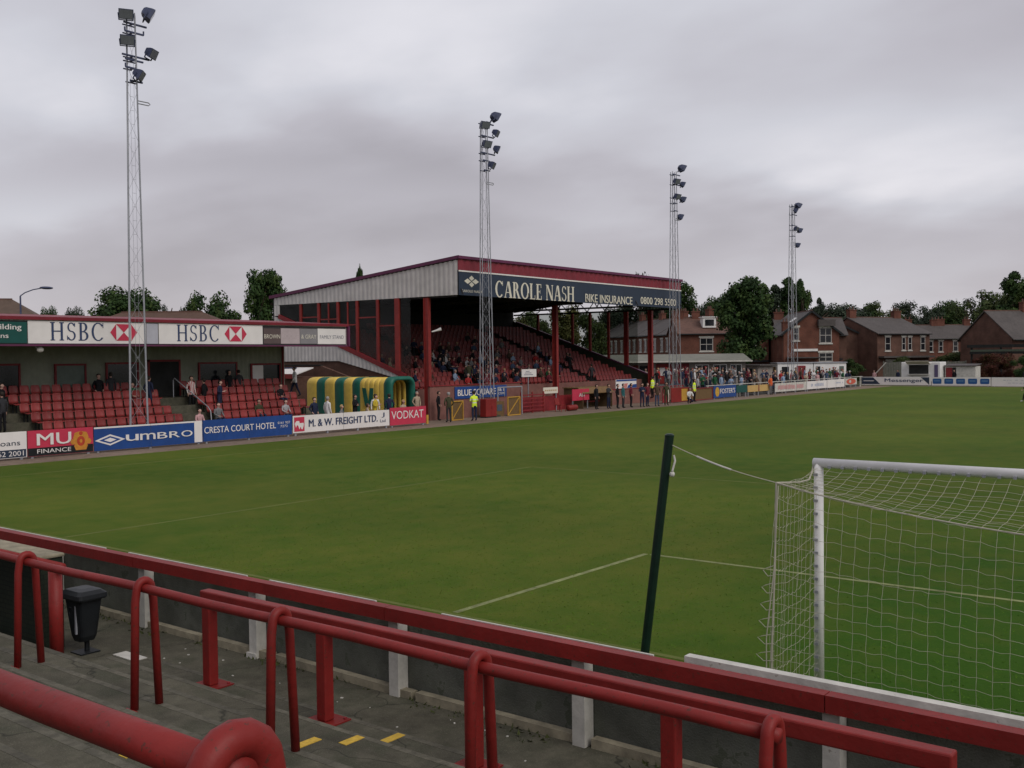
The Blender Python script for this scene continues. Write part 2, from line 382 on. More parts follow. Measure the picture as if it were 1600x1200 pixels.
def vary(m, a):         # every seat has faded a little differently
    t = m.node_tree; b = t.nodes['Principled BSDF']; src = b.inputs['Base Color'].links[0].from_socket
    oi = N(t, 'ShaderNodeObjectInfo'); k = N(t, 'ShaderNodeMapRange'); k.inputs[3].default_value = 1 - a; k.inputs[4].default_value = 1 + a; LK(t, oi.outputs['Random'], k.inputs[0])
    h = N(t, 'ShaderNodeHueSaturation'); LK(t, k.outputs[0], h.inputs['Value']); LK(t, src, h.inputs['Color']); LK(t, h.outputs[0], b.inputs['Base Color'])
vary(M['seat'], 0.24)
for k_ in ('signwhite', 'blue', 'logo_red', 'navy', 'dkgreen'): wear(M[k_], (0.16, 0.13, 0.10), 0.70, 5.0, 0.45)

# ------------------------------------------------------------------ lettering
def text_mesh(txt, w, h, bold=0.0, align=0.0):
    cu = bpy.data.curves.new('lettering', 'FONT'); cu.body = txt; cu.resolution_u = 3
    cu.offset = bold; cu.extrude = 0.0
    ob = bpy.data.objects.new('lettering', cu); COL.objects.link(ob)
    dg = bpy.context.evaluated_depsgraph_get()
    me = bpy.data.meshes.new_from_object(ob.evaluated_get(dg))
    vs = [v.co.copy() for v in me.vertices]; fs = [list(p.vertices) for p in me.polygons]
    bpy.data.objects.remove(ob); bpy.data.curves.remove(cu); bpy.data.meshes.remove(me)
    x0 = min(v.x for v in vs); x1 = max(v.x for v in vs); y0 = min(v.y for v in vs); y1 = max(v.y for v in vs)
    sx = w / (x1 - x0); sy = h / (y1 - y0)
    return [((v.x - x0) * sx - w / 2, (v.y - y0) * sy - h / 2, 0) for v in vs], fs
class Face:
    """a sign face: centre, axis to the right, axis up; put() maps flat art on it, 'lift' metres proud"""
    def __init__(s, c, right, up=(0, 0, 1)):
        s.c = Vector(c); s.r = Vector(right).normalized(); s.u = Vector(up).normalized(); s.n = s.r.cross(s.u)
    def P(s, x, y, l=0.0): return s.c + s.r * x + s.u * y + s.n * l
    def put(s, mb, vs, fs, x=0, y=0, lift=0.012, mi=0):
        mb.add([s.P(v[0] + x, v[1] + y, lift + v[2]) for v in vs], fs, mi)
    def text(s, mb, txt, x, y, w, h, bold=0.02, mi=0, lift=0.012):
        v, f = text_mesh(txt, w, h, 0.0)
        s.put(mb, v, f, x, y, lift, mi)
        if bold > 0.02:      # heavier faces: the same letters struck again slightly to the side
            k = h * (0.018 if bold < 0.04 else 0.034)
            for i, q in enumerate((k, -k) if bold < 0.04 else (k, -k, k / 2, -k / 2)): s.put(mb, v, f, x + q, y, lift + 0.004 * (i + 1), mi)
    def poly(s, mb, pts, x=0, y=0, lift=0.012, mi=0):
        s.put(mb, [(p[0], p[1], 0) for p in pts], [list(range(len(pts)))], x, y, lift, mi)
    def slab(s, mb, w, h, th, mi=0, x=0, y=0):
        a = [s.P(x + sx * w / 2, y + sy * h / 2, 0) for sx, sy in ((-1, -1), (1, -1), (1, 1), (-1, 1))]
        mb.prism(a, s.n * -th, mi) if False else mb.prism([q for q in a], -s.n * th, mi)
# a small serif alphabet drawn stroke by stroke (unit height, offsets in 'l' keep strokes off one plane)
def serif_word(word, height, spacing=0.10, stem=0.13, thin=0.05, condense=1.0):
    V, F = [], []; lay = [0.0]
    def Q(pts):
        b = len(V); lay[0] += 0.0002
        for p in pts: V.append((p[0], p[1], lay[0]))
        F.append([b + i for i in range(len(pts))])
    def rect(x0, y0, x1, y1): Q([(x0, y0), (x1, y0), (x1, y1), (x0, y1)])
    def st(x, w=stem, top=True, bot=True):
        rect(x, 0, x + w, 1)
        if bot: rect(x - 0.07, 0, x + w + 0.07, 0.05)
        if top: rect(x - 0.07, 0.95, x + w + 0.07, 1)
    def arc(cx, cy, rx, ry, a0, a1, w=stem, t=thin, n=14):
        lay[0] += 0.0002; b = len(V)
        for i in range(n + 1):
            a = rad(a0 + (a1 - a0) * i / n); c, s_ = math.cos(a), math.sin(a)
            V.append((cx + rx * c, cy + ry * s_, lay[0])); V.append((cx + (rx - w) * c, cy + (ry - t) * s_, lay[0]))
        for i in range(n):
            q = [b + 2 * i, b + 2 * i + 1, b + 2 * i + 3, b + 2 * i + 2]
            F.append(q[::-1] if a1 > a0 else q)
    def diag(x0, y0, x1, y1, w): Q([(x0, y0), (x0 + w, y0), (x1 + w, y1), (x1, y1)] if y1 > y0 else [(x1, y1), (x1 + w, y1), (x0 + w, y0), (x0, y0)])
    def letter(ch):
        if ch == 'H': st(0.07); st(0.62); rect(0.07, 0.48, 0.7, 0.54); return 0.85
        if ch == 'S':
            arc(0.29, 0.74, 0.24, 0.26, 20, 270, 0.10, 0.06); arc(0.29, 0.27, 0.27, 0.27, 90, -160, 0.11, 0.06); rect(0.48, 0.76, 0.53, 0.97); rect(0.02, 0.03, 0.07, 0.27); return 0.60
        if ch == 'B':
            st(0.07); arc(0.30, 0.75, 0.26, 0.25, -90, 90); arc(0.32, 0.26, 0.30, 0.26, -90, 90); rect(0.14, 0.95, 0.31, 1); rect(0.14, 0.0, 0.33, 0.055); rect(0.14, 0.47, 0.32, 0.525); return 0.68
        if ch == 'C': arc(0.43, 0.5, 0.43, 0.52, 40, 318); rect(0.72, 0.72, 0.77, 1.0); return 0.84
        if ch == 'A':
            diag(0.07, 0, 0.36, 1, thin + 0.01); diag(0.36, 1, 0.62, 0, stem + 0.02); rect(0.2, 0.3, 0.6, 0.35); rect(0, 0, 0.24, 0.05); rect(0.52, 0, 0.85, 0.05); return 0.86
        if ch == 'R':
            st(0.07); arc(0.30, 0.74, 0.28, 0.26, -90, 90); rect(0.14, 0.95, 0.31, 1); rect(0.14, 0.48, 0.32, 0.53); diag(0.32, 0.5, 0.58, 0, stem); rect(0.52, 0, 0.82, 0.05); return 0.80
        if ch == 'O': arc(0.45, 0.5, 0.45, 0.52, 0, 360, n=26); return 0.92
        if ch == 'L': st(0.07); rect(0.14, 0, 0.6, 0.055); rect(0.55, 0, 0.6, 0.26); return 0.66
        if ch == 'E':
            st(0.07); rect(0.14, 0, 0.6, 0.055); rect(0.14, 0.945, 0.57, 1); rect(0.14, 0.48, 0.45, 0.53); rect(0.55, 0, 0.61, 0.25); rect(0.52, 0.77, 0.575, 1); rect(0.42, 0.38, 0.46, 0.63); return 0.68
        if ch == 'N': st(0.08, thin + 0.01, bot=True); st(0.70, thin + 0.01, bot=False); diag(0.06, 1, 0.62, 0, stem + 0.02); return 0.86
        return 0.35
    x = 0.0
    for ch in word:
        b = len(V); w = letter(ch)
        for i in range(b, len(V)): V[i] = (V[i][0] + x, V[i][1], V[i][2])
        x += w + spacing
    x -= spacing
    vs = [((p[0] - x / 2) * height * condense, (p[1] - 0.5) * height, p[2]) for p in V]
    return vs, F, x * height * condense
# ================================================================== THE SETTING
def sheet(name, x0, x1, y0, y1, z, m, nx=1, ny=1):
    mb = MB(); mb.bb((x0, y0, z - 0.03), (x1, y1, z)); o = mb.build(name, m); return struct(o)
mb = MB(); n = 48
mb.add([(0, 60, -0.03)] + [(900 * math.cos(2 * math.pi * k / n), 60 + 900 * math.sin(2 * math.pi * k / n), -0.03) for k in range(n)], [(0, 1 + k, 1 + (k + 1) % n) for k in range(n)])
struct(mb.build('ground', M['ground']))
sheet('cinder_track', -38.6, 42, -3.45, 106.6, 0.0, M['track'])

# mown turf: fine blade noise, soft patches and faint mowing bands
g = bpy.data.materials.new('mown_grass'); g.use_nodes = True; t = g.node_tree; b = t.nodes['Principled BSDF']
b.inputs['Roughness'].default_value = 0.95; b.inputs['Specular IOR Level'].default_value = 0.12
c = N(t, 'ShaderNodeTexCoord'); sp = N(t, 'ShaderNodeSeparateXYZ'); LK(t, c.outputs['Object'], sp.inputs[0])
def nz(scale, detail=5, rough=0.6, sy=1.0):
    mp_ = N(t, 'ShaderNodeMapping'); mp_.inputs['Scale'].default_value = (1, sy, 1); LK(t, c.outputs['Object'], mp_.inputs[0])
    q = N(t, 'ShaderNodeTexNoise'); q.inputs['Scale'].default_value = scale; q.inputs['Detail'].default_value = detail; q.inputs['Roughness'].default_value = rough
    LK(t, mp_.outputs[0], q.inputs['Vector']); return q.outputs[0]
fine = nz(22, 8, 0.75); mid = nz(1.3, 6, 0.65, 0.8); big_ = nz(0.11, 4, 0.55, 0.6)
r1 = N(t, 'ShaderNodeValToRGB'); LK(t, fine, r1.inputs[0])
r1.color_ramp.elements[0].position = 0.30; r1.color_ramp.elements[0].color = (0.034, 0.064, 0.004, 1)
r1.color_ramp.elements[1].position = 0.72; r1.color_ramp.elements[1].color = (0.088, 0.134, 0.012, 1)
r2 = N(t, 'ShaderNodeValToRGB'); # lusher turf behind and around the goal, thinner yellowing turf through the middle
lush = N(t, 'ShaderNodeMapRange'); lush.interpolation_type = 'SMOOTHSTEP'; lush.inputs[1].default_value = -6; lush.inputs[2].default_value = 7; lush.inputs[3].default_value = 0.05; lush.inputs[4].default_value = -0.30; LK(t, MATH(t, 'SUBTRACT', sp.outputs['X'], MATH(t, 'MULTIPLY', sp.outputs['Y'], 0.16)), lush.inputs[0])
LK(t, MATH(t, 'ADD', lush.outputs[0], MATH(t, 'ADD', MATH(t, 'MULTIPLY', mid, 0.55), MATH(t, 'MULTIPLY', big_, 0.45))), r2.inputs[0])
r2.color_ramp.elements[0].position = 0.34; r2.color_ramp.elements[0].color = (0.022, 0.092, 0.003, 1)
r2.color_ramp.elements[1].position = 0.66; r2.color_ramp.elements[1].color = (0.112, 0.128, 0.017, 1)
mx = N(t, 'ShaderNodeMixRGB'); mx.inputs[0].default_value = 0.66; LK(t, r1.outputs[0], mx.inputs[1]); LK(t, r2.outputs[0], mx.inputs[2])
band = MATH(t, 'MULTIPLY', MATH(t, 'SINE', MATH(t, 'ADD', MATH(t, 'MULTIPLY', sp.outputs['Y'], 0.571), MATH(t, 'MULTIPLY', mid, 1.2))), 0.055)
vv = MATH(t, 'ADD', MATH(t, 'ADD', 0.78, MATH(t, 'MULTIPLY', big_, 0.42)), band)
hs = N(t, 'ShaderNodeHueSaturation'); LK(t, vv, hs.inputs['Value']); LK(t, mx.outputs[0], hs.inputs['Color'])
LK(t, hs.outputs[0], b.inputs['Base Color'])
bp = N(t, 'ShaderNodeBump'); bp.inputs['Strength'].default_value = 0.6; bp.inputs['Distance'].default_value = 0.03
LK(t, nz(45, 6, 0.8), bp.inputs['Height']); LK(t, bp.outputs[0], b.inputs['Normal'])
M['grass'] = g
sheet('pitch_grass', -32.9, 40.5, -3.3, 105.2, 0.006, g)

lm = MB(); fm = MB(); Zl = 0.010; lw = 0.10
def ln(x0, y0, x1, y1, f=False): (fm if f else lm).bb((min(x0, x1) - (lw / 2 if x0 == x1 else 0), min(y0, y1) - (lw / 2 if y0 == y1 else 0), Zl - 0.004), (max(x0, x1) + (lw / 2 if x0 == x1 else 0), max(y0, y1) + (lw / 2 if y0 == y1 else 0), Zl))
for y, s_ in ((0, 1), (101, -1)):
    ln(-29.34, y, 36.66, y, True)
    for a, d in ((5.5, 5.5), (16.5, 16.5)):
        q_ = a > 10 or y > 50
        ln(-a, y + s_ * lw, -a, y + s_ * d, q_); ln(7.32 + a, y + s_ * lw, 7.32 + a, y + s_ * d, q_); ln(-a + lw, y + s_ * d, 7.32 + a - lw, y + s_ * d, q_)
ln(-29.34, lw, -29.34, 101 - lw, True); ln(36.66, lw, 36.66, 101 - lw, True); ln(-29.2, 50.5, 36.5, 50.5, True)
k = 60
for i in range(k):
    a0, a1 = 2 * math.pi * i / k, 2 * math.pi * (i + 1) / k
    fm.add([(3.66 + q * math.cos(a), 50.5 + q * math.sin(a), Zl + 0.0015) for q, a in ((9.09, a0), (9.2, a0), (9.2, a1), (9.09, a1))], [(0, 1, 2, 3)])
tag(lm.build('pitch_lines', M['line']), kind='structure')
tag(fm.build('faded_pitch_lines', M['faint']), kind='structure')

# ------------------------------------------------------------------ standing terrace under the camera
TX0, TX1 = -30.0, 14.0
def tread(Y):
    return 0.31 if Y > -4.6 else 0.41 + 0.13 * math.floor((-4.6 - Y) / 0.485)
mb = MB()
def steps(x0, x1, kstart):
    ks = range(kstart, 22)
    pts = [(-3.46, -0.02), (-3.46, 0.31)]; z = 0.31
    for k in ks:
        y = -4.6 - 0.485 * k; pts.append((y, z)); z = 0.41 + 0.13 * k; pts.append((y, z))
    pts.append((-16.0, z)); pts.append((-16.0, -0.02))
    mb.prism([(x0, p[0], p[1]) for p in pts], (x1 - x0, 0, 0))
steps(-5.85, TX1, 0); steps(TX0, -5.85, 2)
terr = struct(mb.build('terrace_steps', M['concrete']))
mb = MB()
for k in range(0, 13):
    y = -4.6 - 0.485 * k; z = 0.41 + 0.13 * k; rj = random.Random(k)
    x = -5.85 if k < 2 else TX0; 
    while x < TX1:
        L = rj.uniform(0.8, 2.6)
        if rj.random() < 0.9: mb.bb((x, y - 0.055 - rj.uniform(0, 0.02), z - 0.02), (min(x + L - 0.02, TX1), y + 0.004, z + 0.0022))
        x += L
mb.build('lightened_nosing', mat('lightened_concrete_edge', (0.096, 0.089, 0.066), 0.9, 0.3, 12, 0.3, 1.2, 0.4, 50), terr)  # worn edges, coloured paler so the steps read in flat light
for k in (0, 1, 2, 3, 5):
    y = -4.6 - 0.485 * k; z = 0.41 + 0.13 * k
    for x in ((-1.95,) if k < 9 else ()):
        mm = MB(); L = 0.27 - 0.03 * (k % 3 == 1); j = 0.03 * ((k * 7) % 3 - 1)
        mm.bb((x - 0.045 + j * 0.3, y - L, z - 0.01), (x + 0.045 + j * 0.3, y - 0.02 - 0.01 * (k % 2), z + 0.005))
        o = mm.build('yellow_step_mark', M['yellow_mark'], terr)
# ragged moss and litter line along the foot of the wall
mb = MB(); rr = random.Random(5)
for i in range(1500):
    x = rr.uniform(-16, 5); y = -3.60 - abs(rr.gauss(0, 0.10)) - 0.06; s = rr.uniform(0.008, 0.026)
    if math.sin(x * 2.3) + math.sin(x * 5.1 + 1) + rr.gauss(0, 0.6) < 0.1: continue
    z = 0.31; a = rr.uniform(0, 6.28); hh = rr.uniform(0.008, 0.05)
    mb.add([(x - s * math.cos(a), y - s * math.sin(a), z), (x + s * math.cos(a), y + s * math.sin(a), z), (x + rr.gauss(0, 0.02), y + rr.gauss(0, 0.02), z + hh)], [(0, 1, 2)])
tag(mb.build('weeds', M['moss'], org=(0, 0, 0)), 'low weeds and moss growing along the foot of the terrace wall', 'weeds', kind='stuff')
mb = MB()
for i in range(46):
    x = rr.uniform(-8, 3); y = rr.uniform(-4.55, -3.8); s = rr.uniform(0.006, 0.02)
    a = rr.uniform(0, 3.1)
    mb.box((x, y, 0.31 + s * 0.25), (s * 1.6, s, s * 0.5), M=Matrix.Rotation(a, 3, 'Z'))
tag(mb.build('litter', M['white_dirty']), 'tiny scraps of pale litter scattered on the concrete below the wall', 'litter', kind='stuff')
mb = MB(); bx_ = (0.62, -9.05)
for i in range(420):
    a = rr.uniform(0, 6.28); q = abs(rr.gauss(0, 0.10)); x = 0.42 + q * math.cos(a) * 1.3; y = -9.02 + q * math.sin(a); z = tread(y) + 0.002
    hh = rr.uniform(0.02, 0.09) * max(0.2, 1 - q * 3); s = 0.012
    mb.add([(x - s, y, z), (x + s, y, z), (x + rr.gauss(0, 0.03), y + rr.gauss(0, 0.03), z + hh)], [(0, 1, 2)])
tag(mb.build('moss_tuft', mat('dry_moss', (0.13, 0.10, 0.02), 0.95, 0.4, 18)), 'yellowish tuft of weed sprouting from a terrace step under the near red rail', 'weed')
# cracked edging strip at the wall foot
mb = MB()
xs = [-16, -13.6, -11.2, -8.8, -6.25, -4.9, -2.7, -0.62, 1.6, 3.9, 6.5, 9, 11.6, 14]
for a, b_ in zip(xs, xs[1:]):
    j = 0.02 * math.sin(a * 5)
    mb.bar((a + 0.03, -3.64 + j, 0.35), (b_ - 0.03, -3.64 - j, 0.35 + 0.012 * math.sin(a * 3)), 0.09, 0.09)
struct(mb.build('kerb_strip', M['kerb']))

# short turf standing up near the goal (nobody could count it)
mb = MB(); rg = random.Random(8); vv_, ff_ = [], []
for i in range(60000):
    y = -3.2 + 17 * rg.random() ** 1.6; x = rg.uniform(-13 - y * 0.6, 8.5); a = rg.uniform(0, 6.28); h_ = rg.uniform(0.008, 0.026); s_ = rg.uniform(0.004, 0.010) * (1 + y * 0.05)
    b_ = len(vv_); cx, sx = math.cos(a) * s_, math.sin(a) * s_; lx, ly = rg.gauss(0, 0.035), rg.gauss(0, 0.035)
    vv_ += [(x - cx, y - sx, 0.004), (x + cx, y + sx, 0.004), (x + lx, y + ly, h_)]; ff_.append((b_, b_ + 1, b_ + 2))
mb.v, mb.f, mb.m = vv_, ff_, [0] * len(ff_)
gb = mat('grass_blade', (0.07, 0.15, 0.011), 0.9, 0.45, 4.0, 0.2, 0.6, spec=0.1)
tag(mb.build('grass_blades', gb), 'short grass blades standing up in the turf around the goal', 'grass', kind='stuff')

# ------------------------------------------------------------------ perimeter wall with white posts and red top rail
pw = root('perimeter_wall', 'low grey panel wall with white posts and long red top rail behind the goal', 'wall', (0, -3.6, 0.31))
mb = MB()
for i in range(14):
    x = -25.45 + 2.25 * i
    mb.bb((x + 0.015, -3.57, 0.2), (x + 2.235, -3.50, 1.07))
mb.build('wall_panel', M['panel'], pw)
for i in range(15):
    x = -25.45 + 2.25 * i
    mb = MB(); mb.bb((x - 0.065, -3.72, 0.30), (x + 0.065, -3.58, 1.10)); mb.bb((x - 0.085, -3.75, 0.30), (x + 0.085, -3.725, 0.37)) if i % 3 == 0 else None
    mb.build('wall_post', M['white_dirty'], pw)
mb = MB()
for i in range(7):
    x = -25.45 + 4.5 * i
    mb.bb((x + 0.004, -3.84, 1.105), (x + 4.496, -3.72, 1.235))
mb.build('top_rail', M['red'], pw)
mb = MB()
for a, b_ in ((-25, -8.3), (-7.75, -5.3), (-4.9, -3.2), (-2.3, 0.05)):
    mb.bb((a, -3.715, 1.16), (b_, -3.695, 1.242))
mb.build('white_edge', M['white_dirty'], pw)
# white-topped board on the pitch side
wb = root('white_board', 'long white timber beam along the pitch side of the red rail', 'board', (3.2, -3.44, 0))
mb = MB()
mb.bb((0.30, -3.64, 1.165), (7.4, -3.55, 1.26))
mb.build('beam', M['white_dirty'], wb)
for x in (0.5, 2.1, 3.7, 5.3, 6.9):
    mb = MB(); mb.bb((x, -3.495, 0.0), (x + 0.08, -3.42, 1.13)); mb.bb((x, -3.60, 1.10), (x + 0.08, -3.4951, 1.13)); mb.bb((x, -3.60, 1.1301), (x + 0.08, -3.57, 1.1645)); mb.build('support', M['white_dirty'], wb)

# ------------------------------------------------------------------ square-section barrier
def rbox(mb, a, b, bev=0.012):
    mb.bb(a, b)
def bevel(o, w=0.01, seg=2):
    m = o.modifiers.new('bevel', 'BEVEL'); m.width = w; m.segments = seg; m.limit_method = 'ANGLE'; return o
sb = root('square_barrier', 'long red barrier of square steel tube standing along the bottom terrace step', 'barrier', (-1.3, -4.8, 0.41))
mb = MB(); mb.bb((-4.56, -4.86, 1.265), (2.70, -4.74, 1.385)); bevel(mb.build('barrier_rail', M['red'], sb), 0.014)
for i, x in enumerate((-4.48, -2.75, -0.97, 0.83, 2.63)):
    mb = MB(); mb.bb((x - 0.06, -4.855, 0.425), (x + 0.06, -4.745, 1.264)); p = bevel(mb.build('barrier_post', M['red'], sb), 0.012)
    mb = MB(); mb.bb((x - 0.17, -4.98, 0.411), (x + 0.17, -4.64, 0.424)); mb.build('base_plate', M['red'], p)
    mb = MB()
    for sx in (-1, 1):
        for sy in (-1, 1): mb.lathe([(0.016, 0.0), (0.016, 0.014), (0.009, 0.02)], (x + sx * 0.13, -4.81 + sy * 0.13, 0.424), 8)
    mb.build('bolt', M['red_dk'], p)

# ------------------------------------------------------------------ round crush barriers: rail straddled by hoops
def hoop(x, yr, zr, parent, lr=0.034, rr_=0.038, spread=0.085):
    pts = []
    yf, yb = yr - spread - 0.02, yr + spread + 0.03
    zf, zb_ = tread(yf), tread(yb)
    rk = rr_ + lr
    pts.append((x - 0.01, yf, zf)); pts.append((x, yr - rk - 0.012, zr - 0.10))
    R = rr_ + lr - 0.004
    for k in range(0, 9):
        a = math.pi - math.pi * k / 8
        pts.append((x, yr + R * math.cos(a), zr + 0.004 + R * math.sin(a)))
    pts.append((x, yr + rk + 0.012, zr - 0.10)); pts.append((x + 0.01, yb, zb_))
    mb = MB(); mb.tube(pts, lr, 14)
    return mb.build('hoop_support', M['red'], parent, smooth=True)
def round_barrier(x0, x1, y, z, xs, label, r=0.038, group='round red crush barriers', lr=0.034):
    t_ = root('crush_barrier', label, 'barrier', ((x0 + x1) / 2, y, tread(y)), group)
    mb = MB()
    n_ = max(8, int((x1 - x0) / 0.5))
    mb.tube([(x0 + (x1 - x0) * i / n_, y, z + 0.006 * math.sin(i * 1.3)) for i in range(n_ + 1)], r, 20)
    mb.build('barrier_rail', M['red'], t_, smooth=True)
    for x in xs:
        h = hoop(x, y, z, t_, lr, r)
        mb = MB()
        for dy in (-0.21, 0.18): mb.bb((x - 0.08, y + dy - 0.08, tread(y + dy) + 0.0005), (x + 0.08, y + dy + 0.08, tread(y + dy) + 0.012))
        mb.build('base_plate', M['red'], h)
    return t_
round_barrier(-9.2, 2.24, -6.2, 1.80, (-7.3, -5.40, -3.40, -1.63, 0.28, 2.2), 'long red tubular crush barrier with six hoop supports across the middle of the terrace')
round_barrier(-3.4, 2.18, -9.4, 2.63, (-2.9, -0.6, 2.15), 'thick red tubular rail nearest the camera, ending in a hoop support', r=0.054, lr=0.050)
t_ = root('crush_barrier', 'red tubular handrail on a stout post beside the dark brick pier', 'barrier', (-6.75, -5.2, 0.31), 'round red crush barriers')
mb = MB(); mb.tube([(-11.6, -5.2, 1.43), (-9, -5.2, 1.435), (-6.62, -5.2, 1.43)], 0.05, 14); mb.build('barrier_rail', M['red'], t_, smooth=True)
for x in (-6.78, -9.3):
    mb = MB(); mb.tube([(x, -5.2, 0.31), (x, -5.2, 1.39)], 0.075, 14); mb.build('barrier_post', M['red'], t_, smooth=True)

# ------------------------------------------------------------------ dark pier at the left with a coping slab
pr = root('brick_pier', 'dark brick pier with pale coping slab beside the litter bin', 'pier', (-8.2, -4.6, 0.31))
mb = MB(); mb.bb((-9.6, -5.05, 0.3), (-7.40, -4.78, 1.40))
mb.build('pier_body', brick('dark_brick', (0.012, 0.018, 0.012), (0.018, 0.022, 0.014), (0.008, 0.01, 0.008), 1.0), pr)
mb = MB(); mb.bb((-9.65, -5.07, 1.401), (-7.38, -4.76, 1.445)); bevel(mb.build('coping', M['kerb'], pr), 0.015)

# ------------------------------------------------------------------ litter bin
lb = root('litter_bin', 'black tapered plastic litter bin with hooded lid on a steel stand', 'bin', (-7.0, -4.75, 0.31))
def ring(w, d, z, x=-7.0, y=-4.75, r=0.05, n_=4):
    pts = []
    for cx, cy, a0 in ((w / 2 - r, d / 2 - r, 0), (-w / 2 + r, d / 2 - r, 90), (-w / 2 + r, -d / 2 + r, 180), (w / 2 - r, -d / 2 + r, 270)):
        for i in range(n_ + 1):
            a = rad(a0 + 90 * i / n_); pts.append((x + cx + r * math.cos(a), y + cy + r * math.sin(a), z))
    return pts
def loft(mb, rings, mi=0):
    n_ = len(rings[0]); vs = [p for r_ in rings for p in r_]; fs = []
    for i in range(len(rings) - 1):
        for k in range(n_):
            k2 = (k + 1) % n_; fs.append((i * n_ + k, i * n_ + k2, (i + 1) * n_ + k2, (i + 1) * n_ + k))
    fs.append(tuple(reversed(range(n_)))); fs.append(tuple(range((len(rings) - 1) * n_, len(rings) * n_)))
    mb.add(vs, fs, mi)
mb = MB(); loft(mb, [ring(0.19, 0.19, 0.46), ring(0.24, 0.22, 0.52), ring(0.29, 0.26, 0.72), ring(0.35, 0.29, 0.93), ring(0.36, 0.30, 0.95)])
body = mb.build('bin_body', M['black'], lb)
mb = MB()
mb.bb((-6.95, -4.892, 0.56), (-6.925, -4.872, 0.94)); mb.build('rub_strip', M['gal'], body)
mb = MB(); mb.tube([(-7.04, -4.86, 0.62), (-7.08, -4.885, 0.8), (-7.06, -4.89, 0.86), (-7.02, -4.89, 0.86), (-7.0, -4.88, 0.8), (-7.0, -4.865, 0.62)], 0.008, 6); mb.build('front_handle', M['black'], body)
mb = MB(); loft(mb, [ring(0.44, 0.36, 0.955), ring(0.46, 0.38, 0.975), ring(0.45, 0.37, 1.02), ring(0.36, 0.28, 1.06), ring(0.16, 0.14, 1.075)]); mb.build('lid', M['black'], lb)
mb = MB(); mb.tube([(-7.0, -4.72, 0.31), (-7.0, -4.72, 0.52)], 0.03, 8); mb.bb((-7.12, -4.86, 0.311), (-6.88, -4.62, 0.325)); mb.build('stand', M['black'], lb)
mb = MB(); mb.bb((-6.62, -4.62, 0.311), (-6.18, -4.45, 0.32)); mb.build('paper', M['white_dirty'], None, loc=(-6.4, -4.55, 0.31)); tag(bpy.context.scene.objects['paper'], 'pale flattened sheet of cardboard on the concrete beside the bin', 'litter')

# ------------------------------------------------------------------ goal
gl = root('goal', 'white football goal with sagging cord net seen from behind', 'goal', (3.66, 0, 0))
for x in (0.0, 7.32):
    mb = MB(); mb.tube([(x, 0, 0), (x, 0, 2.5)], 0.051, 18); p = mb.build('goal_post', M['white'], gl, smooth=True)
    mb = MB()
    for i in range(16): mb.box((x - 0.012, -0.066, 0.2 + 0.145 * i), (0.05, 0.012, 0.03))
    mb.build('net_clip', M['gal'], p)
mb = MB(); mb.tube([(-0.055, 0, 2.5), (7.375, 0, 2.5)], 0.052, 18); p = mb.build('crossbar', M['white'], gl, smooth=True)
mb = MB()
for i in range(50): mb.box((0.14 + 0.144 * i, -0.058, 2.465), (0.03, 0.02, 0.03))
mb.build('net_clip', M['gal'], p)
XA, XB, YB = 0.16, 7.16, -1.5
rn = random.Random(3)
def wob(a, b_): return 0.012 * math.sin(a * 17.3 + b_ * 5.1) + 0.010 * math.sin(b_ * 23.7 + a * 3.3)
def cords(mb, P, nu, nv, r=0.0017, su=1, skip=()):
    for i in range(nu + 1):
        mb.tube([P(i / nu, j / (nv * su)) for j in range(nv * su + 1)], r, 4, cap=False)
    for j in range(nv + 1):
        mb.tube([P(i / (nu * su), j / nv) for i in range(nu * su + 1)], r, 4, cap=False)
def Ptop(u, v):      # v=0 crossbar, v=1 rear rope
    xa = XA * v; xb = 7.32 - (7.32 - XB) * v
    sag = -0.10 * math.sin(math.pi * min(1, v * 1.02)) * (0.6 + 0.4 * math.sin(math.pi * u))
    return (xa + (xb - xa) * u, YB * v, 2.445 + sag - 0.34 * v * max(0.0, math.sin(math.pi * u)) ** 0.8 + wob(u * 7, v) * 0.6)
def Prear(u, v):     # v=0 top
    z = (2.44 - 0.34 * max(0.0, math.sin(math.pi * u)) ** 0.8) * (1 - v); z = max(0.012, z)
    sag = 0.028 * math.sin(math.pi * u * 6.5 + v * 9) * (v * (1 - v)) * 2
    x = XA + (XB - XA) * u - 0.06 * v * (1 - u) + 0.06 * v * u
    return (x, YB - 0.10 * math.sin(math.pi * v) + wob(u * 7, v * 2.4), max(0.012, z + sag + wob(v * 3, u * 9) * 0.8))
def Pside(xp, xr):
    def f_(u, v):    # u=0 post, u=1 rear
        z = (2.45 - 0.02 * u) * (1 - v)
        sag = -0.13 * math.sin(math.pi * u) * (0.35 + v) * (1 - v * 0.6)
        x = xp + (xr - xp) * u + (-0.05 if xp < 3 else 0.05) * math.sin(math.pi * u) * (0.3 + v) + (-0.05 if xp < 3 else 0.05) * v * u
        return (x, YB * u, max(0.012, z + sag + wob(u * 4, v * 6)))
    return f_
for P_, nu, nv, su in ((Ptop, 52, 11, 1), (Prear, 52, 17, 2), (Pside(0, XA), 11, 17, 2), (Pside(7.32, XB), 11, 17, 2)):
    mb = MB(); cords(mb, P_, nu, nv, su=su)
    if P_ is Ptop or P_ is Prear:
        pass
    mb.build('net', M['net'], gl)
mb = MB()          # the spare net bunched outside the rear corner, and the border ropes
for s_ in range(9):
    z0 = 1.62 - 0.17 * s_
    mb.tube([(XA - 0.03, YB, z0), (XA - 0.10 - 0.010 * s_, YB - 0.02, z0 - 0.03), (XA - 0.13 - 0.016 * s_, YB - 0.03, z0 - 0.05), (XA - 0.07 - 0.01 * s_, YB - 0.05, z0 - 0.10), (XA - 0.02, YB - 0.02, z0 - 0.09)], 0.004, 4, cap=False)
